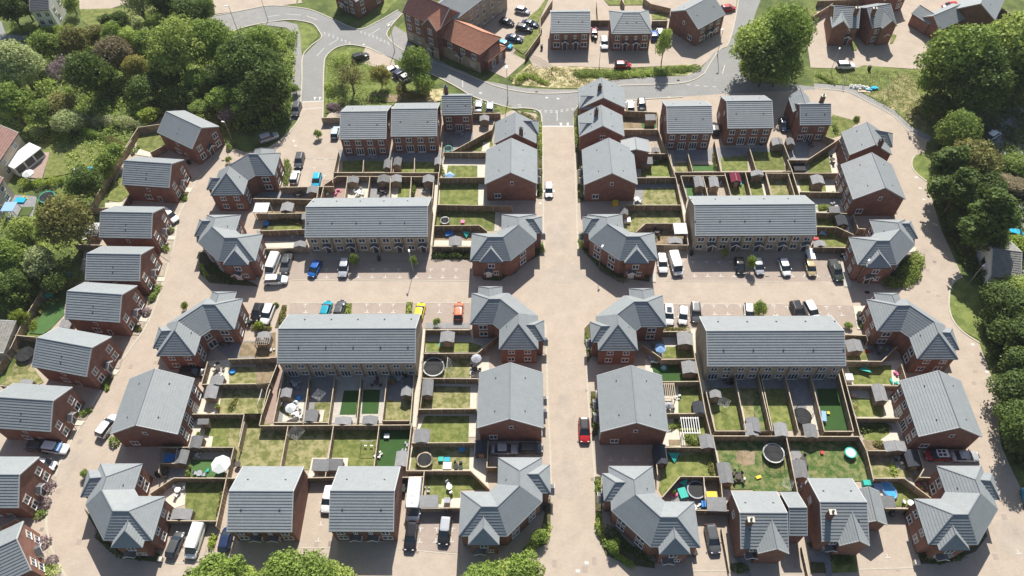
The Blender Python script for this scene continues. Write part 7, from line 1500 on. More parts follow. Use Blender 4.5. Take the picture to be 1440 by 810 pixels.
for lab, t, x, y, m, n_ in (('white table in the white furniture yard','c6',548,262,'plastic_white',4),('dark table in the stepping stone yard','c6',672,255,'rattan',4),('white table in the sunny terrace yard','d2',215,690,'plastic_white',4),('grey table in the shaded terrace yard','d2',208,532,'tarp_grey',4),('dark table on the white patio beside the grey parasol','d2',1165,450,'rattan',3),('white table on the campervan lawn','e2',1028,335,'plastic_white',2),
    ('dark table by the first pergola','d3',832,650,'rattan',2),('dark table on the decked yard top left','c6',225,275,'rattan',4),('dark table in the shelter yard upper right','c7',772,475,'rattan',4),('grey table on the patio of the lower right corner house','d3',740,385,'tarp_grey',2),('dark table beside the left patchy lawn shed','e3',1205,280,'rattan',4),('grey table on the right patchy lawn corner','e4',262,190,'rattan',3),('dark table beside the black shed east side','e4',790,200,'rattan',2),
    ('dark table behind the small lawn by the west house','d1',1160,440,'rattan',3),('grey table at the parasol garden edge','e1',1060,262,'tarp_grey',2),('white table on the patio of the lawn behind the dark car','e1',945,350,'plastic_white',3),('dark table in the walled sandpit yard','e1',880,250,'rattan',2),('grey table under the upper left semi','c6',620,75,'tarp_grey',2),('white table by the brown lawn right of the central street','c7',665,300,'plastic_white',2),('dark table on the east corner house yard','d4',650,345,'rattan',3),('grey table in the fourth lower right yard','d4',140,500,'tarp_grey',2),('dark table in the first lower right yard','d3',1130,500,'rattan',2),('dark table in the second dark green lawn yard','d2',640,520,'rattan',3),('grey table in the end garden of the lower left terrace','d2',760,500,'tarp_grey',2),('dark table beside the deck of the west corner house','d1',1195,300,'rattan',3),('dark table at the fence below the lower left terrace','e1',1265,215,'rattan',2),('white table by the small narrow brick house','c2',1085,700,'tarp_grey',3),('dark table on the patio of the small chimneyed house','c4',300,760,'rattan',2),('dark table by the covered hot tub','c8',420,90,'rattan',2),('white table beside the blue pool garden path','e4',835,420,'plastic_white',2)):
    table_set('garden '+lab, t, x, y, m, .5, n_, random.uniform(0, 90))
# bicycles
def bike_proto():
    o = empty('bicycle', (0, 0, 0), 0, None, 'bicycle', 'bicycles leaning in a row'); b = MB()
    for a, c in (((-.5, 0, .33), (-.15, 0, .8)), ((-.15, 0, .8), (.35, 0, .82)), ((.35, 0, .82), (0, 0, .3)), ((0, 0, .3), (-.15, 0, .8)), ((-.5, 0, .33), (0, 0, .3)), ((.5, 0, .33), (.35, 0, .95))): b.rod(a, c, .025, n=4)
    b.obj('frame', 'plastic_pink', o)
    for x in (-.5, .5):
        b = MB(); n = 14
        for i in range(n): a = 2*math.pi*i/n; c = 2*math.pi*(i+1)/n; b.rod((x+.32*math.cos(a), 0, .33+.32*math.sin(a)), (x+.32*math.cos(c), 0, .33+.32*math.sin(c)), .025, n=4)
        b.obj('wheel', 'tyre', o)
    b = MB(); b.box(-.27, -.05, -.07, .07, .84, .9); b.obj('saddle', 'trim', o); b = MB(); b.rod((.35, -.28, 1.0), (.35, .28, 1.0), .02, n=4); b.obj('handlebar', 'trim', o); return o
BK = bike_proto()
for i, (cl, dy) in enumerate((('black', 0), ('pink', 38), ('white', 72), ('red', 105))):
    p = K('d4', 533, 558+dy, .4); p.z = .04; o = place(BK, USED, p, GA+random.uniform(-.15, .15), cl+' bicycle in the row along the fence on the east side', 'bicycles leaning in a row')
    c = [c for c in o.children if c.name.startswith('frame')][0]; c.material_slots[0].link = 'OBJECT'; c.material_slots[0].material = MAT[{'black': 'trim', 'pink': 'plastic_pink', 'white': 'plastic_white', 'red': 'plastic_red'}[cl]]
# wheelie bins
def bin_proto(m):
    o = empty('wheelie_bin', (0, 0, 0), 0, None, 'wheelie bin', 'wheelie bins'); b = MB(); b.add([(-.24, -.3, 0), (.24, -.3, 0), (.24, .24, 0), (-.24, .24, 0), (-.29, -.37, .98), (.29, -.37, .98), (.29, .33, .98), (-.29, .33, .98)], [(0, 3, 2, 1), (4, 5, 6, 7), (0, 1, 5, 4), (1, 2, 6, 5), (2, 3, 7, 6), (3, 0, 4, 7)]); b.obj('body', m, o)
    b = MB(); b.box(-.31, .31, -.39, .36, .985, 1.05); b.obj('lid', m, o)
    for s in (-1, 1): b = MB(); b.rod((s*.26-.04, .28, .1), (s*.26+.04, .28, .1), .1, n=8); b.obj('wheel', 'tyre', o)
    return o
BN = {'g': bin_proto('paint_green'), 'k': bin_proto('trim'), 'b': bin_proto('paint_blue')}
for k, t, x, y, lab in (('k','c3',153,165,'left of the plain-roofed house north of the road'),('k','c3',158,250,'at the fence corner left of the plain-roofed house'),('k','c3',430,198,'beside the maroon car'),('g','c3',445,205,'next to the one beside the maroon car'),('k','c5',1005,108,'by the drive between the first two west row houses'),('g','c7',375,295,'at the left corner of the gabled house right of the street'),('k','c8',470,600,'at the corner house wall beside the off-roader'),('g','d4',560,160,'on the white strip by the east corner house'),('k','d4',562,190,'just below the first one on the east white strip'),('k','e3',972,690,'by the entrance of the corner house right of the street foot'),('k','e2',785,330,'left of the white campervan'),('g','e2',787,355,'just below the first left of the campervan'),('k','e2',1065,235,'behind the white sun table'),
    ('g','e2',1090,240,'right of the one behind the white sun table'),('k','e1',840,270,'in the corner of the walled sandpit yard'),('k','d1',1310,180,'beside the left court wall of the west corner house'),('g','d1',1325,205,'at the wall foot beside the west corner house court'),('k','d3',770,255,'behind the corner house right of the street'),('k','e3',175,450,'beside the foot of the street on the left'),('g','c6',655,620,'by the hedge right of the terrace porches'),('k','c7',955,590,'beneath the left end of the upper right terrace'),('k','d3',1165,520,'in the first lower right terrace yard'),('k','d2',795,480,'by the back door of the end lower left terrace house'),('b','d3',1052,430,'beside the lower right terrace gable'),('k','e4',810,470,'under the fence by the bottom right drive'),('g','e4',735,480,'under the fence left on the bottom right drive')):
    p = K(t, x, y, .5); p.z = .03; place(BN[k], USED, p, GA+random.uniform(-.3, .3), {'k': 'dark', 'g': 'green', 'b': 'blue'}[k]+' wheelie bin '+lab, 'wheelie bins')
# planters
def pot_proto():
    o = empty('plant_pot', (0, 0, 0), 0, None, 'plant pot', 'plant pots'); b = MB(); b.cyl((0, 0), .2, 0, .4, 10, .27); b.obj('pot', 'orange_tile', o); b = MB()
    for i in range(26):
        a = random.uniform(0, 6.28); r_ = random.uniform(0, .3); c = Vector((r_*math.cos(a), r_*math.sin(a), random.uniform(.42, .8))); s = .14; d = Vector((random.uniform(-1, 1), random.uniform(-1, 1), random.uniform(-.3, 1))).normalized(); e = d.orthogonal().normalized()*s; f = d.cross(e)
        b.add([c-e-f, c+e-f, c+e+f, c-e+f], [(0, 1, 2, 3)])
    b.obj('plant', 'leaf_mid', o); return o
PT = pot_proto()
for t, x, y, lab in (('c6',850,205,'at the top of the planted end yard'),('c6',835,270,'on the left side of the planted end yard'),('c6',498,235,'left in the white furniture yard'),('c6',380,262,'in the pink clutter yard'),('e1',1002,270,'at the left of the artificial lawn'),('e1',1010,235,'on the edge of the artificial lawn'),('d2',728,520,'in the end garden of the lower left terrace'),('d3',760,330,'beside the blue parasol'),('e3',860,370,'left in the cluttered yard'),('e4',885,340,'on the path by the blue pool fence'),('c7',760,515,'in the bare shelter yard'),('c8',420,275,'beside the east gabled house wall'),('d4',690,350,'in the east corner house yard'),('e1',1060,60,'beside the shed on the white patio'),('d1',1160,655,'on the patio below the goal post garden')):
    p = K(t, x, y, .3); p.z = .03; sc = random.uniform(.9, 1.4); place(PT, USED, p, random.uniform(0, 6), 'terracotta pot with plant '+lab, 'plant pots', (sc, sc, sc))
# blue and white rubble heap on the green
o = thing('rubbish_heap', 'rubbish heap', 'heap of white bags and blue sheeting fenced off on the green', 'c4', 580, 465, .3, -8); b = MB(); c_ = MB(); 
for i in range(26):
    x = random.uniform(-3.4, 2.2); y = random.uniform(-.7, .8); s = random.uniform(.25, .6); b.add([(x-s, y-s*.7, 0), (x+s, y-s*.6, 0), (x+s*.9, y+s*.7, 0), (x-s*.8, y+s*.6, 0), (x-s*.5, y-s*.3, s), (x+s*.5, y-s*.35, s*.8), (x+s*.4, y+s*.3, s*.9), (x-s*.4, y+s*.3, s*.7)], [(4, 5, 6, 7), (0, 1, 5, 4), (1, 2, 6, 5), (2, 3, 7, 6), (3, 0, 4, 7)])
b.obj('white_bags', 'rubbish_white', o)
for i in range(9): x = random.uniform(.8, 3.2); y = random.uniform(-.6, .5); c_.box(x-.5, x+.5, y-.22, y+.22, .1, .3+random.random()*.2)
c_.obj('blue_sheeting', 'paint_cyan', o); q = MB(); q.box(-1.2, 1.6, -1.5, -.8, 0, .12); q.obj('pallet_boards', 'pale_wood', o)
def mesh_panel(label, t, x0, y0, x1, y1):
    a = K(t, x0, y0); b_ = K(t, x1, y1); o = empty('mesh_barrier', a, 0, label, 'barrier', 'mesh site barriers'); d = b_-a; n = max(1, round(d.length/3.0)); f = MB(); g_ = MB()
    for k in range(n+1): p = d*(k/n); f.rod(p, p+Vector((0, 0, 1.9)), .03, n=5)
    for z in (.15, 1.85): f.rod(Vector((0, 0, z)), d+Vector((0, 0, z)), .025, n=4)
    for k in range(int(d.length/.35)): p = d*(k*.35/d.length); g_.rod(p+Vector((0, 0, .15)), p+Vector((0, 0, 1.85)), .008, n=3)
    f.obj('frame', 'steel', o); g_.obj('mesh_wires', 'steel', o)
mesh_panel('mesh barrier on the left of the heap at the green', 'c4', 470, 470, 480, 425); mesh_panel('mesh barrier behind the heap at the green', 'c4', 480, 425, 705, 445); mesh_panel('mesh barrier on the right of the heap at the green', 'c4', 712, 500, 705, 445)

# more small garden clutter
def log_pile(label, t, x, y, nm, cat, m, n=7, s=.3, grp=None):
    o = thing(nm, cat, label, t, x, y, .2, random.uniform(0, 90), grp); b = MB()
    for _ in range(n):
        a, c = random.uniform(-.7, .7), random.uniform(-.5, .5); h = random.uniform(.12, .5); q = s*random.uniform(.5, 1); b.box(a-q, a+q, c-q*.7, c+q*.7, 0, h)
    b.obj('items', m, o)
for t, x, y, m, lab in (('c6',435,265,'plastic_pink','pink and white heap in the yard left of the white furniture'),('c6',385,262,'canvas','pale heap by the fence in the pink clutter yard'),('c6',545,280,'plastic_white','white heap in the white furniture yard'),('c6',195,500,'tarp_grey','grey heap in the yard above the white campervan court'),('c6',900,255,'canvas','pale stones in the planted end yard'),('c7',670,320,'plastic_white','white heap at the wall right of the gabled upper house'),('c7',1105,210,'plastic_white','white heap beside the second upper right shed'),('c7',1215,220,'paint_cyan','blue heap beside the red-roofed shed'),
    ('c7',770,480,'mat_black','black heap in the bare shelter yard'),('d1',1160,490,'canvas','pale heap beside the shed above the gabled west house'),('d2',90,340,'canvas','white heap by the left end of the lower left terrace'),('d2',1165,475,'plastic_white','white chairs heap on the patio beside the grey parasol'),('e2',1075,205,'trim','dark heap right of the white sun table'),('e2',660,165,'plastic_white','white items by the fence of the dark green lawn'),('e2',790,120,'tarp_grey','grey items beside the shed of the dark green lawn'),('e2',900,350,'tarp_grey','grey items along the fence by the campervan'),
    ('d3',880,610,'canvas','pale slab pile right of the first pergola'),('e3',862,378,'plastic_pink','pink heap in the cluttered yard'),('e3',985,438,'plastic_white','white rubble at the front of the cluttered yard'),('e3',1195,255,'mat_black','black garden furniture heap on the left patchy lawn'),('e3',1215,300,'canvas','white tray heap on the left patchy lawn'),('e4',265,200,'mat_black','dark heap on the right patchy lawn corner'),('e4',785,205,'canvas','pale heap beside the black shed on the east side'),('e4',745,390,'paint_cyan','blue and white towels by the long pool'),
    ('e4',885,335,'plastic_pink','pink items by the path of the corner house'),('d4',765,470,'plastic_pink','pink items on the white patio east side'),('d4',745,515,'plastic_teal','teal cushions on the white patio east side'),('d4',610,350,'plastic_red','red items in the east corner house yard'),('d4',690,345,'canvas','pale items in the east corner house yard'),('c8',500,465,'canvas','pale heap in the yard behind the east corner house'),('c8',425,320,'tarp_grey','grey heap by the east gabled house patio'),('d1',1165,440,'canvas','pale chairs heap on the white west patio'),
    ('e1',1000,500,'tarp_grey','grey items right of the wide shed'),('e1',1095,260,'plastic_teal','green toys on the artificial lawn edge'),('e1',1060,165,'plastic_white','white frame on the artificial lawn'),('d2',725,525,'plastic_red','red parasol base in the end garden'),('d2',205,530,'mat_black','black heap in the first lower left yard'),('e4',240,330,'plastic_white','white heap at the foot of the right patchy lawn'),('c5',160,110,'timber_dark','dark pots along the old deck'),('c5',395,145,'canvas','pale toy heap on the old lawn'),('c5',480,140,'paint_cyan','blue and white toys on the old lawn'),('c5',130,300,'plastic_yellow','yellow float on the blue sunbed')):
    log_pile(lab, t, x, y, 'garden_clutter', 'garden items', m, 6, .26, 'small garden items')
# ---------------------------------------------------------------- trees and shrubs
def leaf_quads(cen, nrm, size):
    n = len(cen); r = RNG.normal(size=(n, 3)); a = np.cross(nrm, r); a /= np.linalg.norm(a, axis=1)[:, None]+1e-9; b = np.cross(nrm, a)
    s = size*RNG.uniform(.6, 1.3, n)[:, None]; a = a*s; b = b*s*RNG.uniform(.55, .9, n)[:, None]
    v = np.empty((n, 4, 3)); v[:, 0] = cen-a-b*.3; v[:, 1] = cen+b*.25-a*.1-b; v[:, 2] = cen+a; v[:, 3] = cen+b-a*.1; return v.reshape(-1, 3)
def quads_mesh(name, v, m):
    n = len(v)//4; me = bpy.data.meshes.new(name); me.vertices.add(len(v)); me.vertices.foreach_set('co', v.astype(np.float32).ravel())
    me.loops.add(n*4); me.loops.foreach_set('vertex_index', np.arange(n*4, dtype=np.int32)); me.polygons.add(n)
    me.polygons.foreach_set('loop_start', np.arange(0, n*4, 4, dtype=np.int32)); me.materials.append(MAT[m]); me.update(calc_edges=True); return me
def lobes(R, hz, n, sq=.75):
    out = []
    for i in range(n):
        a = 2*math.pi*i*.618+RNG.uniform(-.4, .4); f = (i+.5)/n; z = -.55+1.45*f+RNG.uniform(-.12, .12); rad = math.sqrt(max(.05, 1-min(1, abs(z))**2.2))*RNG.uniform(.45, .85)
        out.append((Vector((math.cos(a)*rad*R*.8, math.sin(a)*rad*R*.8, z*hz*.72)), R*RNG.uniform(.2, .5)))
    out.append((Vector((0, 0, hz*.25)), R*.5)); return out
def crown_pts(R, hz, nl, nlobe, fill=.25):
    lb = lobes(R, hz, nlobe); w_ = np.array([l[1]**2 for l in lb]); w_ /= w_.sum(); idx = RNG.choice(len(lb), nl, p=w_)
    c = np.array([tuple(l[0]) for l in lb])[idx]; r = np.array([l[1] for l in lb])[idx]
    d = RNG.normal(size=(nl, 3)); d[:, 2] += .25; d /= np.linalg.norm(d, axis=1)[:, None]
    rr = np.where(RNG.random(nl) < fill, RNG.uniform(.3, .85, nl), RNG.uniform(.82, 1.12, nl))
    # ragged second level clumps
    k = np.sin(d[:, 0]*7+idx*1.7)*np.cos(d[:, 1]*6+idx*.9)+np.sin(d[:, 2]*8+idx); rr = rr*(1+.10*k)
    p = c+d*(r*rr)[:, None]*np.array([1, 1, .85]); keep = (k > -1.25) | (RNG.random(nl) < .4)
    nr = d*.75+RNG.normal(size=(nl, 3))*.55; nr /= np.linalg.norm(nr, axis=1)[:, None]; return p[keep], nr[keep], lb
TP = {}
def tree_proto(cls, var):
    """cls: L, M, S crown size; also sparse and conical kinds"""
    k = (cls, var)
    if k in TP: return TP[k]
    R, hz, H, nl, ls, nlb = {'L': (6.5, 5.6, 8.5, 11000, .30, 26), 'M': (4.2, 3.8, 5.6, 6500, .25, 18), 'S': (2.2, 2.2, 2.9, 2600, .18, 11), 'T': (3.0, 5.6, 7.4, 6000, .24, 18), 'B': (4.2, 3.8, 5.6, 1500, .20, 18)}[cls]
    p, nr, lb = crown_pts(R, hz, nl, nlb); p[:, 2] += H
    if cls == 'T':     # tapering evergreen
        f = np.clip((p[:, 2]-1.0)/(H+hz*.9), 0, 1); p[:, 0] *= (1.25-.95*f); p[:, 1] *= (1.25-.95*f)
    p[:, 2] = np.maximum(p[:, 2], .25)
    me = quads_mesh('crown', leaf_quads(p, nr, ls), 'leaf_mid')
    tb = MB(); tr = .045*R+.06; tb.rod((0, 0, -.2), (0, 0, H*.5), tr, tr*.7, 8); tb.rod((0, 0, H*.5), (0, 0, H+hz*.4), tr*.7, tr*.2, 6)
    for c, r in lb[:-1]:
        q = Vector((c.x, c.y, c.z+H)); h0 = max(.8, min(q.z-.5, H*(.3+.4*random.random()))); md = Vector((c.x*.45, c.y*.45, (h0+q.z)/2+.3)); tb.rod((0, 0, h0), md, tr*.4, tr*.25, 5); tb.rod(md, q, tr*.25, tr*.08, 4)
        if cls == 'B':
            for _ in range(9): e = q+Vector((random.uniform(-1, 1), random.uniform(-1, 1), random.uniform(-.6, 1)))*r*1.1; tb.rod(md.lerp(q, random.random()), e, .05, .015, 3)
    TP[k] = (me, tb.mesh('trunk', 'bark'), R, H, hz); return TP[k]
CROWN_M = {}
def tree(label, t, x, y, R, mt, cls=None, hs=1.0, group=None, nm='tree', cat='tree', trunkm=None):
    if t == 'c8' and x > 1000 or t == 'd4': hs *= .68
    cls = cls or ('L' if R > 5.2 else 'M' if R > 2.9 else 'S'); var = random.randrange(3) if cls in 'LM' else random.randrange(2)
    cm, tm, R0, H0, hz = tree_proto(cls, var); s = R/R0; zs = s*hs
    z = H0*zs; p = K(t, x, y, z); p.z = -.05
    o = empty(nm, p, random.uniform(0, 6.28), label, cat, group); o.scale = (s*random.uniform(.9, 1.15), s*random.uniform(.9, 1.15), zs*random.uniform(.9, 1.12))
    c = link('crown', cm, o); c.material_slots[0].link = 'OBJECT'; c.material_slots[0].material = MAT['leaf_'+mt]
    k = link('trunk', tm, o)
    if trunkm: k.material_slots[0].link = 'OBJECT'; k.material_slots[0].material = MAT[trunkm]
GW = 'trees of the woodland at the upper left'
W_ = [ # woodland and other trees: tile,x,y,R,material,class,height factor,label
 ('c1',90,345,6.3,'grey','L',.9,'big grey-green tree at the far left of the woodland'),('c1',235,245,3.8,'mid',None,1,'bright green tree below the white villa'),('c1',400,215,4.0,'olive',None,1,'olive feathery tree right of the bright one below the villa'),('c1',345,385,4.0,'purple','B',1,'bare purplish-grey tree in the woodland'),
 ('c1',480,405,4.6,'dark','M',1.2,'upright dark green tree right of the bare one'),('c1',610,290,4.3,'brown',None,1,'brownish tree in the middle of the woodland'),('c1',600,195,3.6,'mid',None,1,'mid green tree above the brownish one'),('c1',720,355,3.0,'yellow',None,1.2,'yellow-olive small tree in the middle of the woodland'),('c1',775,235,4.2,'mid',None,1,'green tree between the yellow one and the largest pale crown'),
 ('c1',830,120,3.2,'light',None,1,'small light green tree near the top lawn'),('c1',935,265,6.8,'light','L',1.05,'largest pale green crown of the woodland'),('c1',1110,225,6.3,'mid','L',1,'broad green tree right of the largest pale crown'),('c1',1290,340,6.8,'dark','L',1,'large dark green tree at the right of the woodland'),('c1',1390,215,3.6,'mid',None,1,'green tree nearest the forking road'),
 ('c1',1150,420,4.3,'dark',None,1,'dark tree under the broad green one'),('c1',1045,425,3.2,'mid',None,1,'small rounded green tree in front of the dark gap'),('c2',45,360,5.0,'dark','L',1,'deep green tree beside the footpath of the fork'),('c2',90,230,2.8,'light',None,1,'light green tree at the top beside the footpath'),('c1',1420,470,5.2,'dark',None,1,'very dark tree above the silver turning car'),
 ('c1',560,420,3.6,'dark',None,.9,'dark tree in the central gap of the woodland'),('c1',880,400,4.4,'dark',None,.85,'dark tree below the largest pale crown'),('c1',760,470,4.0,'dark',None,.7,'low dark tree in the hollow of the woodland'),('c1',60,560,4.8,'mid',None,.9,'green tree at the left edge above the brown roof'),('c1',50,460,3.0,'lime',None,.9,'yellow-lime tree at the left edge'),
 ('c1',110,510,2.6,'lime',None,.9,'second yellow-lime crown beside the left edge tree'),('c1',215,600,4.0,'mid',None,.8,'spreading green tree in the lower woodland'),('c1',320,560,3.8,'olive',None,.8,'olive tree left of the white blossom'),('c1',350,640,3.4,'grey',None,.8,'grey-green bush-like tree below the olive one'),('c1',960,520,3.8,'dark',None,.7,'low dark tree above the woodland edge house'),
 ('c1',1060,580,3.4,'mid',None,.6,'low green tree right above the woodland edge house'),('c1',1200,520,4.0,'mid',None,.8,'green tree above the lamp post at the woodland edge'),('c1',1330,560,4.3,'dark',None,.9,'dark tree above the parked turning car'),('c2',120,500,3.4,'dark',None,.9,'dark tree beside the lone dark grey car'),('c1',1220,610,2.6,'purple','B',.8,'bare twiggy tree near the woodland edge lamp'),('c1',800,610,2.6,'lime',None,.6,'lime green low tree beside the blossom hedge'),
 ('c1',640,110,3.0,'dark',None,.8,'dark tree below the top lawn'),('c1',720,130,2.2,'grey',None,.8,'round grey-green tree below the top lawn'),('c1',570,110,2.4,'dark',None,.8,'small dark tree at the left of the top lawn'),('c1',50,50,4.6,'dark',None,1,'dark tree left of the white villa'),('c1',120,15,4.0,'dark',None,1,'dark tree behind the white villa'),('c1',380,20,2.6,'light',None,.9,'light tree right of the white villa'),
 ('c1',740,35,4.2,'dark','B',1.3,'tall thin pine at the top edge'),('c1',880,15,4.6,'dark',None,1,'dark evergreen at the top edge right of the pine'),('c1',985,55,4.2,'dark',None,1,'dark evergreen above the largest pale crown'),('c1',1080,45,3.6,'dark',None,1,'rounded dark tree beside the top roundabout'),('c1',930,60,3.2,'mid',None,.9,'green tree between the top evergreens'),('c1',690,210,3.2,'light',None,.9,'light green tree above the yellow-olive one'),('c1',500,190,3.2,'olive',None,.9,'wispy olive tree above the central woodland'),('c1',330,250,3.2,'mid',None,.9,'mid green tree between the bright and bare ones'),
]
for t, x, y, R, mt, cls, hs, lab in W_: tree(lab, t, x, y, R, mt, cls, hs, GW, trunkm='bark_pale' if cls == 'B' else None)
GR = 'trees around the estate'
for t, x, y, R, mt, cls, hs, lab in [
 ('c2',500,400,4.0,'olive','B',1,'sparse pale-trunked tree on the island by the fork'),('c2',450,340,3.0,'light','B',1.1,'light wispy crown beside the sparse island tree'),('c2',660,400,2.3,'yellow','S',1.1,'slim yellowish tree right of the sparse island tree'),('c2',850,345,4.3,'mid','M',1,'dense green roadside tree in front of the flats'),('c2',890,450,2.6,'mid','S',1.1,'green tree just below the dense roadside one'),
 ('c2',775,480,1.6,'olive','S',1,'small olive tree left below the dense roadside one'),('c3',812,225,2.0,'light','S',2.3,'tall slender tree north of the main road'),
 ('c3',1320,215,8.0,'light','L',.9,'huge round green tree at the bend of the main road'),('c4',150,200,8.0,'mid','L',.9,'right half of the huge round tree pair at the bend'),('c4',140,330,5.8,'mid','L',.9,'lower green crown below the huge round tree pair'),('c3',1350,330,5.6,'dark','M',.9,'low dark crown at the left foot of the huge tree'),
 ('c4',1090,300,9.6,'mid','L',.95,'huge dark green tree right of the green with the heap'),('c4',1200,420,8.0,'dark','L',.95,'dark lower crown of the trees right of the green'),('c4',1370,250,8.6,'light','L',.95,'lighter green tree at the right edge top'),('c4',960,430,4.0,'mid','M',1,'green tree nearest the sandy track at the green'),('c4',1095,680,5.0,'mid','L',.95,'tree beside the pale covered car at the right'),('c4',1420,420,5.5,'dark','L',.9,'dark tree at the right edge above the covered car'),('c4',980,560,3.6,'dark','M',1,'dark tree above the east footpath'),
 ('c8',1060,110,4.6,'dark','T',1,'dark evergreen at the top of the eastern tree line'),('c8',1160,90,5.2,'olive','M',1.3,'olive evergreen second in the eastern tree line'),('c8',1110,230,5.0,'dark','T',1,'dark evergreen above the middle of the eastern line'),('c8',1230,250,5.0,'dark','L',1,'broad dark crown in the eastern line'),('c8',1160,370,4.8,'dark','L',1,'dark crown facing the gabled house on the east curve'),('c8',1260,390,5.4,'dark','T',1.1,'tall evergreen in the lower eastern line'),('c8',1245,480,4.8,'dark','L',1,'very dark crown at the lower end of the eastern line'),
 ('c8',1410,110,3.0,'mid','M',.6,'shrubby tree at the far right above the road'),('c8',1390,225,3.4,'brown','M',.5,'rusty brown shrub mass at the far right'),('c8',1400,540,2.4,'lime','S',.8,'bright shrub below the blue car at the right'),('c8',1400,780,3.6,'light','M',.8,'light green tree below the shingled house'),
 ('d4',1355,110,4.9,'dark','L',.9,'round dark green tree opposite the east corner house'),('d4',1300,190,3.0,'dark','M',.9,'small round companion of the dark green east tree'),('d4',1420,420,3.8,'dark','M',1,'upper dark tree of the lower right edge'),('d4',1400,560,4.2,'dark','M',1,'middle dark tree of the lower right edge'),('d4',1410,700,4.0,'dark','M',1,'lower dark tree of the lower right edge'),('e4',1420,60,3.8,'dark','M',1,'dark tree above the bicycle at the right edge'),
 ('d4',1410,270,4.4,'dark','M',1,'dark tree below the round dark green one'),
 ('c5',450,215,4.3,'dark','M',1,'dark tree beside the long west row fence'),('c5',350,430,5.0,'olive','M',1.1,'large dark olive tree behind the third west row house'),('c5',55,620,4.0,'mid','M',1,'green tree at the left edge below the pond garden'),('c5',205,640,3.7,'grey','M',1,'blue-grey conifer-like tree behind the west row'),('c5',100,750,3.4,'dark','M',.9,'dark tree at the left edge above the outbuilding'),('c5',610,45,2.6,'mid','S',1,'leafy tree left of the first long garden fence'),
 ('c5',560,120,2.8,'mid','S',.9,'green shrub-like tree beside the long west fence'),('c5',120,465,3.0,'light','M',.7,'light shrubby tree below the pond'),('c5',230,390,2.2,'light','S',.8,'light shrub beside the pond garden lawn'),('c5',290,730,3.0,'dark','M',.8,'shady tree beside the toy car garden'),('d1',100,175,1.7,'lime','S',1,'lime yellow shrub beside the outbuilding'),('d1',30,40,4.0,'dark','M',.8,'dark tree at the left edge above the outbuilding roof'),('d1',130,20,3.0,'dark','M',.8,'dark shady tree above the teal chest'),
 ('e1',1150,845,4.8,'mid','M',.8,'leftmost bushy treetop at the bottom edge'),('e1',1290,850,3.4,'light','M',.7,'small treetop right of the leftmost bottom one'),('e2',120,805,3.8,'mid','M',.8,'second bushy treetop at the bottom edge'),('e2',290,815,3.8,'mid','M',.8,'middle treetop of the bottom left group'),('e2',425,830,3.0,'light','M',.75,'right treetop of the bottom left group'),
 ('e2',1210,850,3.6,'mid','M',.75,'bushy treetop below the corner house at the street foot'),('e2',1370,820,3.2,'light','M',.75,'treetop at the bottom edge left of the central street'),('e3',70,800,3.4,'mid','M',.75,'rightmost treetop beside the foot of the central street'),
]: tree(lab, t, x, y, R, mt, cls, hs, GR)
for t, x, y, R, hs, lab in (('c6',520,625,1.0,1.6,'small tree in the upper left court beside the silver car'),('c6',838,630,.9,1.6,'small tree by the lamp in the upper left court'),('c7',1275,640,.9,1.7,'small tree between black and silver cars upper right'),('d3',1322,130,1.3,1.2,'small tree behind the lower right terrace by the lone white car'),('c7',1130,590,.8,1.3,'young tree by the porches of the upper right terrace'),('c5',1215,90,.7,1.2,'sapling in front of the top left corner house'),('d1',980,110,.8,1.2,'sapling beside the west corner house at the road'),('d1',1375,215,.9,1.0,'little bright tree beside the white court car'),('c4',545,640,.7,1.6,'sapling on the corner lawn by the footpath'),('e3',545,650,1.2,1.0,'bushy little tree on the bed at the street foot right'),('e3',140,600,1.3,.9,'bushy little tree on the bed at the street foot left'),('d4',505,215,.7,1.2,'sapling at the end of the middle right court'),('d2',962,200,.8,1.2,'sapling above the green triangle garden'),('c2',328,715,1.0,.9,'young tree near the pale blue car'),('c2',208,470,1.2,1.0,'purple leaved young tree by the dark grey car'),('e1',450,265,.8,.9,'small tree at the bay of the bottom left corner house')):
    tree(lab, t, x, y, R, 'lime' if 'bright' in lab else 'mid', 'S', hs, 'small street trees')
# shrubs and hedges: one leafy mesh per shrub
def shrub(label, t, pts, wd, h, mt, nm='shrub', dens=26, cat='shrub', group=None):
    P_ = [K(t, x, y, h*.5) for x, y in pts]; o0 = Vector((P_[0].x, P_[0].y, 0)); P_ = [Vector((p.x, p.y, 0))-o0 for p in P_]
    L = sum((P_[i+1]-P_[i]).length for i in range(len(P_)-1)) if len(P_) > 1 else 0; n = int(max(260, dens*(L+wd)*(wd+h)*1.6)); cs = []
    for _ in range(n):
        if L: 
            s = RNG.random()*L; i = 0
            while i < len(P_)-2 and s > (P_[i+1]-P_[i]).length: s -= (P_[i+1]-P_[i]).length; i += 1
            d = (P_[i+1]-P_[i]); c = P_[i]+d.normalized()*min(s, d.length)
        else: c = P_[0]
        th = RNG.uniform(0, 2*math.pi); ph = RNG.uniform(0, 1); bump = .8+.25*math.sin(c.x*1.9+c.y*2.3)+.12*RNG.random(); r = math.sqrt(1-ph*ph)*wd/2*bump
        cs.append((c.x+math.cos(th)*r, c.y+math.sin(th)*r, .05+ph*h*bump))
    cs = np.array(cs); nr = RNG.normal(size=cs.shape); nr[:, 2] = np.abs(nr[:, 2])+.3; nr /= np.linalg.norm(nr, axis=1)[:, None]
    o = link(nm, quads_mesh(nm, leaf_quads(cs, nr, .15), 'leaf_'+mt), None, o0); tag(o, label, cat, group); return o
SB = 'planted shrubs in the beds'
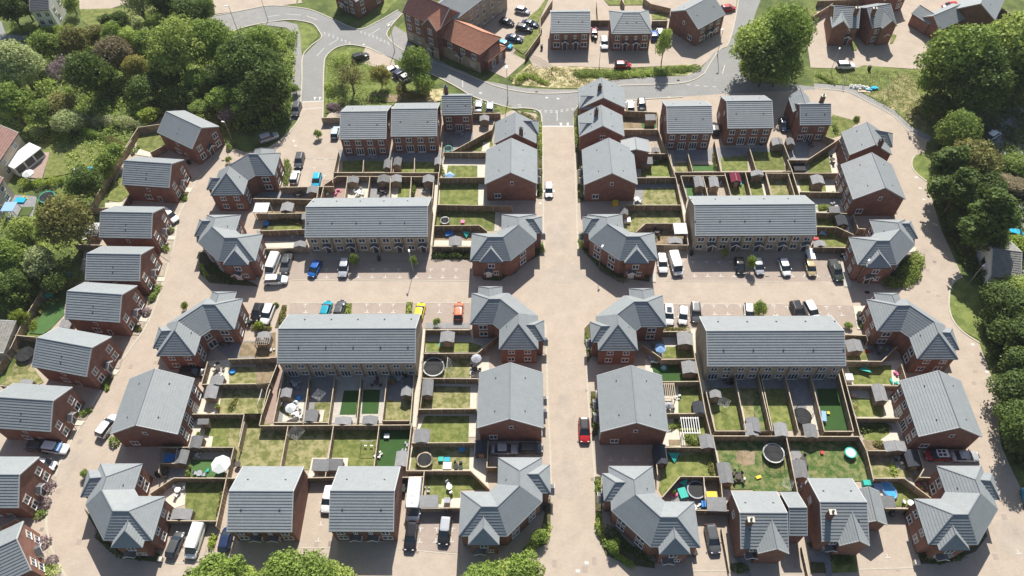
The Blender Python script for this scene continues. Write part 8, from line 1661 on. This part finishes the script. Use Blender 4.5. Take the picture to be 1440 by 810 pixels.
HG = [
 ('c5',[(110,218),(230,212),(350,195)],1.8,1.8,'lime','bright yellow-green hedge in the old gardens at the left'),('c1',[(395,615),(480,640),(560,640)],2.6,2.4,'blossom','left half of the white flowering hedge below the woodland'),('c1',[(560,640),(640,640),(730,655)],2.6,2.4,'blossom','right half of the white flowering hedge below the woodland'),('c1',[(60,140),(240,155),(380,145)],1.8,1.8,'lime','clipped hedge in front of the white villa'),
 ('c1',[(180,700),(230,690)],2.6,1.8,'grey','grey-green shrub beside the brown roof'),('c1',[(290,700),(360,710)],3.0,2.0,'mid','dark green bush beside the old lawn'),('c1',[(580,740),(640,780)],3.0,2.0,'olive','bush left of the woodland edge fence'),('c1',[(440,700),(560,720)],2.2,1.6,'mid','low hedge below the blossom'),('c1',[(250,745),(255,748)],1.2,1.2,'yellow','yellow bush beside the old lawn'),
 ('c6',[(160,90),(170,150),(155,220)],1.6,.9,'mid','shrub bed beside the white car in the upper west court'),('c6',[(945,600),(1040,600),(1150,600)],1.6,1.0,'dark','dark hedge right of the upper left terrace'),('c8',[(790,700),(870,640),(880,600)],3.0,1.3,'light','outer leafy band of the triangular bed on the east curve'),('c8',[(700,740),(800,750),(875,690)],2.6,1.2,'mid','lower leafy band of the triangular bed'),('c8',[(740,670),(820,640)],3.0,1.0,'dark','inner dark shrubs of the triangular bed'),
 ('e3',[(460,480),(465,560),(490,620)],1.3,1.1,'light','upper hedge at the right foot of the central street'),('e3',[(500,630),(560,700),(640,750)],1.5,1.2,'mid','lower hedge at the right foot of the central street'),('e3',[(190,540),(170,600),(80,670)],1.7,1.2,'light','hedge curving at the left foot of the central street'),('e2',[(1438,690),(1380,740)],1.6,1.1,'mid','end hedge below the left corner house of the street foot'),('e1',[(600,85),(610,95)],1.9,1.3,'mid','round bush below the white car at the gabled west house'),
 ('e1',[(230,320),(265,330)],2.0,.9,'purple','lavender clump by the west row porch'),('e1',[(225,430),(230,420)],2.2,1.0,'purple','larger lavender clump below the first'),('e1',[(230,640),(235,620)],2.0,.8,'purple','lavender clump by the angled corner house'),('e1',[(268,725),(275,730)],2.0,.9,'purple','lower lavender clump by the angled corner house'),('e1',[(230,770),(290,790)],2.0,.7,'light','green bed by the angled corner house'),('e1',[(190,490),(235,470)],1.4,.7,'mid','green bed below the lavender'),
 ('c5',[(905,460),(908,463)],1.5,1.2,'grey','round grey bush by the west row white car'),('c5',[(870,555),(885,570)],1.6,1.0,'mid','green bush by the third west row porch'),('c5',[(985,30),(1000,60)],1.4,1.0,'light','shrubs by the first porch of the west row'),('c5',[(975,285),(985,300)],1.4,.8,'mid','small shrub bed by the second west row porch'),('c5',[(1215,20),(1220,25)],1.5,1.4,'light','bush at the woodland edge by the lamp'),('d1',[(800,80),(830,40),(845,0)],1.2,.8,'mid','verge shrubs by the fifth west row house'),('d1',[(775,150),(780,140)],1.5,.9,'purple','lavender by the fifth west row house'),
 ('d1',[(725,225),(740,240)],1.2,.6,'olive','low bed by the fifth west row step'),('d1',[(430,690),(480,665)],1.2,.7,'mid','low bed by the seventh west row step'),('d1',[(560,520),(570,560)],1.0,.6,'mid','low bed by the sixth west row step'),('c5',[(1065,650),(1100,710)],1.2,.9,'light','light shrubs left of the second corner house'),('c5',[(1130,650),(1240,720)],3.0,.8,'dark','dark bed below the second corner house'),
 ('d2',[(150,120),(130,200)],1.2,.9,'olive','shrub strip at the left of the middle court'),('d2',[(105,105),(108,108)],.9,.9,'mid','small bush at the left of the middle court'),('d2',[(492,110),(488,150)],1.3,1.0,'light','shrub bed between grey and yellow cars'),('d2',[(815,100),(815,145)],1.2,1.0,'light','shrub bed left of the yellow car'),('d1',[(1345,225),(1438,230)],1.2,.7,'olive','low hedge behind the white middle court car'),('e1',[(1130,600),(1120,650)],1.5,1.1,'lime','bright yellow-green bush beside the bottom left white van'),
 ('d3',[(805,240),(890,235),(935,240)],.9,.7,'olive','low shrubs behind the three cars by the corner house'),('d3',[(1300,110),(1310,165)],1.0,1.0,'light','shrub bed right of the lone white car'),('d3',[(395,250),(400,300),(405,350)],.9,.6,'mid','narrow bed left of the right corner house at the street'),('d3',[(430,590),(432,640)],.9,.7,'olive','upper narrow bed beside the right gabled house'),('d3',[(440,680),(445,780)],.9,.7,'mid','lower narrow bed beside the right gabled house'),
 ('c7',[(360,0),(362,40)],.9,.7,'mid','upper bed beside the upper right gabled house'),('c7',[(365,100),(368,180)],.9,.7,'olive','middle bed beside the upper right gabled house'),('c7',[(368,240),(370,290)],.9,.7,'light','lower bed beside the upper right gabled house'),('c7',[(150,20),(150,80)],.9,.6,'mid','upper bed beside the upper left gabled house'),('c7',[(150,120),(150,170)],.9,.6,'olive','middle bed beside the upper left gabled house'),('c7',[(150,220),(150,280)],.9,.6,'dark','lower bed beside the upper left gabled house'),
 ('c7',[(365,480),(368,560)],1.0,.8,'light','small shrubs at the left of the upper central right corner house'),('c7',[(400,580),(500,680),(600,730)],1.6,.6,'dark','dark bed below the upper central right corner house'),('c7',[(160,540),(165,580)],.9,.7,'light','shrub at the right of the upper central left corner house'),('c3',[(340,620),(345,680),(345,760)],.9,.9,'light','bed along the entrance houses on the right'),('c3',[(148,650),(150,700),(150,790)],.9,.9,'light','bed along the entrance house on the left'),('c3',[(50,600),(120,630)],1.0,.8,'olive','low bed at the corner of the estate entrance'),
 ('e3',[(455,300),(460,350)],1.2,.7,'mid','bed beside the bay of the street foot corner house'),('c3',[(350,385),(480,395),(600,395)],2.6,.8,'mid','left shrub bank below the red car'),('c3',[(600,393),(750,385),(820,378)],2.6,.8,'light','middle shrub bank north of the main road'),('c3',[(830,375),(920,362),(990,358)],2.3,.8,'mid','right shrub bank north of the main road'),('c3',[(1235,330),(1270,350)],3.0,2.0,'lime','lime green bush below the huge round tree'),
 ('c4',[(430,660),(440,690)],1.2,1.0,'mid','small bush on the corner lawn by the chimneyed house'),('c2',[(380,450),(400,490)],2.5,1.4,'light','low bush at the left of the island tree'),('c2',[(600,520),(690,530)],2.0,1.0,'dark','dark low bush behind the two upper left semis'),('c2',[(390,560),(430,570)],2.0,1.0,'purple','brown twiggy bush left of the upper left semis'),('c2',[(800,500),(900,510)],1.8,1.2,'olive','bushes below the dense roadside tree'),('c2',[(1395,430),(1438,400)],1.8,1.0,'lime','yellow-green bush at the flats end'),
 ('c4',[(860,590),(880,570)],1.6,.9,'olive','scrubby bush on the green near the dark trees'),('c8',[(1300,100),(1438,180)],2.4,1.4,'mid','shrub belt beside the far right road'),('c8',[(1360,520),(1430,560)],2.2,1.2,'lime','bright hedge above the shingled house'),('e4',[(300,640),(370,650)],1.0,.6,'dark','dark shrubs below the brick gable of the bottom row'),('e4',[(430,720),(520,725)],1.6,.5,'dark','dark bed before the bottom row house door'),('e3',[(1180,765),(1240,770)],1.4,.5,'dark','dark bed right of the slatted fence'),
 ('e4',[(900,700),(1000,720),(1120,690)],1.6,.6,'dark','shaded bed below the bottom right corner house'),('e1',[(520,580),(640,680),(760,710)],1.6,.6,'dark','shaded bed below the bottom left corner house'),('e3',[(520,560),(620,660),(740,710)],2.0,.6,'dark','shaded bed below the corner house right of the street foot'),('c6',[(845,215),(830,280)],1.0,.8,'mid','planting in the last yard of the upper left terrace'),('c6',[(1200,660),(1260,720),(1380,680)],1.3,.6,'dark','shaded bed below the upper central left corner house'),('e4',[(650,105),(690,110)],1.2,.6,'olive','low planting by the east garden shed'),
 ('c6',[(985,120),(1000,180)],.7,.7,'mid','planting by the pale blue tent lawn'),('c7',[(700,125),(830,92)],.8,.6,'dark','planting along the top of the shed garden lawn'),('c7',[(955,125),(960,150)],.7,.6,'mid','planting left of the bright turf upper right'),('c8',[(345,345),(410,340)],1.0,.7,'light','flowery planting by the east gabled house garden'),('d2',[(180,690),(130,650)],.6,.6,'olive','planting beside the white table yard'),('e3',[(930,70),(1000,110)],1.2,.8,'mid','overgrown bed below the white slatted pergola'),('e3',[(820,20),(900,0)],1.0,.7,'light','planting above the bare square bed'),
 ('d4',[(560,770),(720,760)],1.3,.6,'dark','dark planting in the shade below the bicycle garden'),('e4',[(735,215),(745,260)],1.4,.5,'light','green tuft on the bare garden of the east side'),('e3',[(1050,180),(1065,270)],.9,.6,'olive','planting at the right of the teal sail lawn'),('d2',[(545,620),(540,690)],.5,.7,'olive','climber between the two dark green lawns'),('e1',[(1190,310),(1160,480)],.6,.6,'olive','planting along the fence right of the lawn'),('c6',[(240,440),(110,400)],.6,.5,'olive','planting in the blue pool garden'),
 ('d1',[(1260,600),(1230,660)],1.2,.4,'olive','rough tuft in the goal post garden'),('c5',[(740,20),(700,60)],1.0,.8,'mid','shrubs by the first west row lawn'),('d1',[(180,240),(175,200)],1.0,.6,'lime','yellow plants at the left of the curved green lawn'),('d1',[(180,110),(220,150)],.9,.7,'olive','plants along the fence of the curved lawn'),('c3',[(0,410),(100,400),(190,440)],2.0,.8,'light','low scrub on the sandy bank'),('c4',[(340,395),(420,440)],1.6,.6,'mid','grassy scrub left of the heap'),
 ('d4',[(570,205),(572,225)],.8,.7,'mid','shrub on the white strip by the corner house east'),('c7',[(1075,60),(1085,140)],.9,.7,'olive','climbers on the fence between the upper right semis'),
]
for t, pts, wd, h, mt, lab in HG: shrub(lab, t, pts, wd, h, mt, 'hedge' if 'hedge' in lab else 'shrub', cat='hedge' if 'hedge' in lab else 'shrub', group=SB)
# ground cover nobody could count
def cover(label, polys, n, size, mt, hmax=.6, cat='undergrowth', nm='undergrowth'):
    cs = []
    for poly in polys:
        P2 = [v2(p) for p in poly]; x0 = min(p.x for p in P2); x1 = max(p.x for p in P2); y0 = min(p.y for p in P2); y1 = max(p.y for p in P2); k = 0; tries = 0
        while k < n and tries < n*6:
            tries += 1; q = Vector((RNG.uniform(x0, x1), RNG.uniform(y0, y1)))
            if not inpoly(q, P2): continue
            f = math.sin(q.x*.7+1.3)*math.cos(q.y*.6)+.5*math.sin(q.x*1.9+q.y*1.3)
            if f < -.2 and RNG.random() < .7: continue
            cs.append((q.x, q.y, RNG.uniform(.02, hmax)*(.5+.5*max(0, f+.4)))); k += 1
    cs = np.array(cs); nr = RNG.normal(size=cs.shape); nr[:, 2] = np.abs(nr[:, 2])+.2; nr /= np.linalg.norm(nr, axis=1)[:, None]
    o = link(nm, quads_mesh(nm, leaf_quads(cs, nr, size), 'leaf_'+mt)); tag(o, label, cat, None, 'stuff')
wood = pp([(0,70),(60,45),(150,45),(300,45),(420,45),(410,170),(375,185),(310,185),(262,145),(222,165),(150,190),(100,180),(0,150)])
cover('green woodland undergrowth beneath the trees at the upper left', [wood], 14000, .30, 'mid', 1.2)
cover('light green scrub beneath the woodland trees', [wood], 12000, .28, 'light', 1.8)
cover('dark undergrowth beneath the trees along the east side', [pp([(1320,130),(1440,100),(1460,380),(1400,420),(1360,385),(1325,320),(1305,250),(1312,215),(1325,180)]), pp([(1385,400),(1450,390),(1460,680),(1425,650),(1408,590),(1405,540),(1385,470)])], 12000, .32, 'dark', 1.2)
cover('scrub under the trees of the old gardens at the left', [pp([(0,150),(130,200),(190,180),(160,240),(125,300),(110,350),(80,430),(0,440),(0,300),(60,310),(100,260),(90,205),(0,190)])], 6000, .22, 'light', .8)
cover('rough herbs on the island by the fork', [pp([(460,90),(500,75),(545,100),(600,130),(600,146),(460,150)])], 5000, .13, 'light', .35)
cover('rough weeds on the green beside the heap', [pp([(1146,98),(1300,100),(1328,190),(1282,175),(1192,120),(1146,116)])], 4500, .12, 'olive', .25)
cover('weeds over the sandy bank beside the main road', [pp([(722,116),(745,92),(815,98),(960,93),(982,97),(900,108),(815,122),(745,120)])], 4000, .13, 'olive', .3)
cover('tufts of coarse grass over the two patchy lawns', [tp('e3',[(1078,75),(1438,75),(1438,350),(1130,350)]), tp('e4',[(188,75),(560,75),(628,305),(300,310)])], 2200, .08, 'mid', .14)

# ---------------------------------------------------------------- air
hz = MB(); hz.box(-420, 420, -60, 620, -1.2, 122); ho = hz.obj('haze', 'trim'); ho['kind'] = 'stuff'
hm = bpy.data.materials.new('haze_air'); hm.use_nodes = True; hn = hm.node_tree; hn.nodes.remove(hn.nodes['Principled BSDF'])
pv = hn.nodes.new('ShaderNodeVolumePrincipled'); pv.inputs['Color'].default_value = (.93, .95, 1, 1); pv.inputs['Density'].default_value = .0001; pv.inputs['Anisotropy'].default_value = .1
hn.links.new(pv.outputs[0], hn.nodes['Material Output'].inputs['Volume']); ho.data.materials[0] = hm
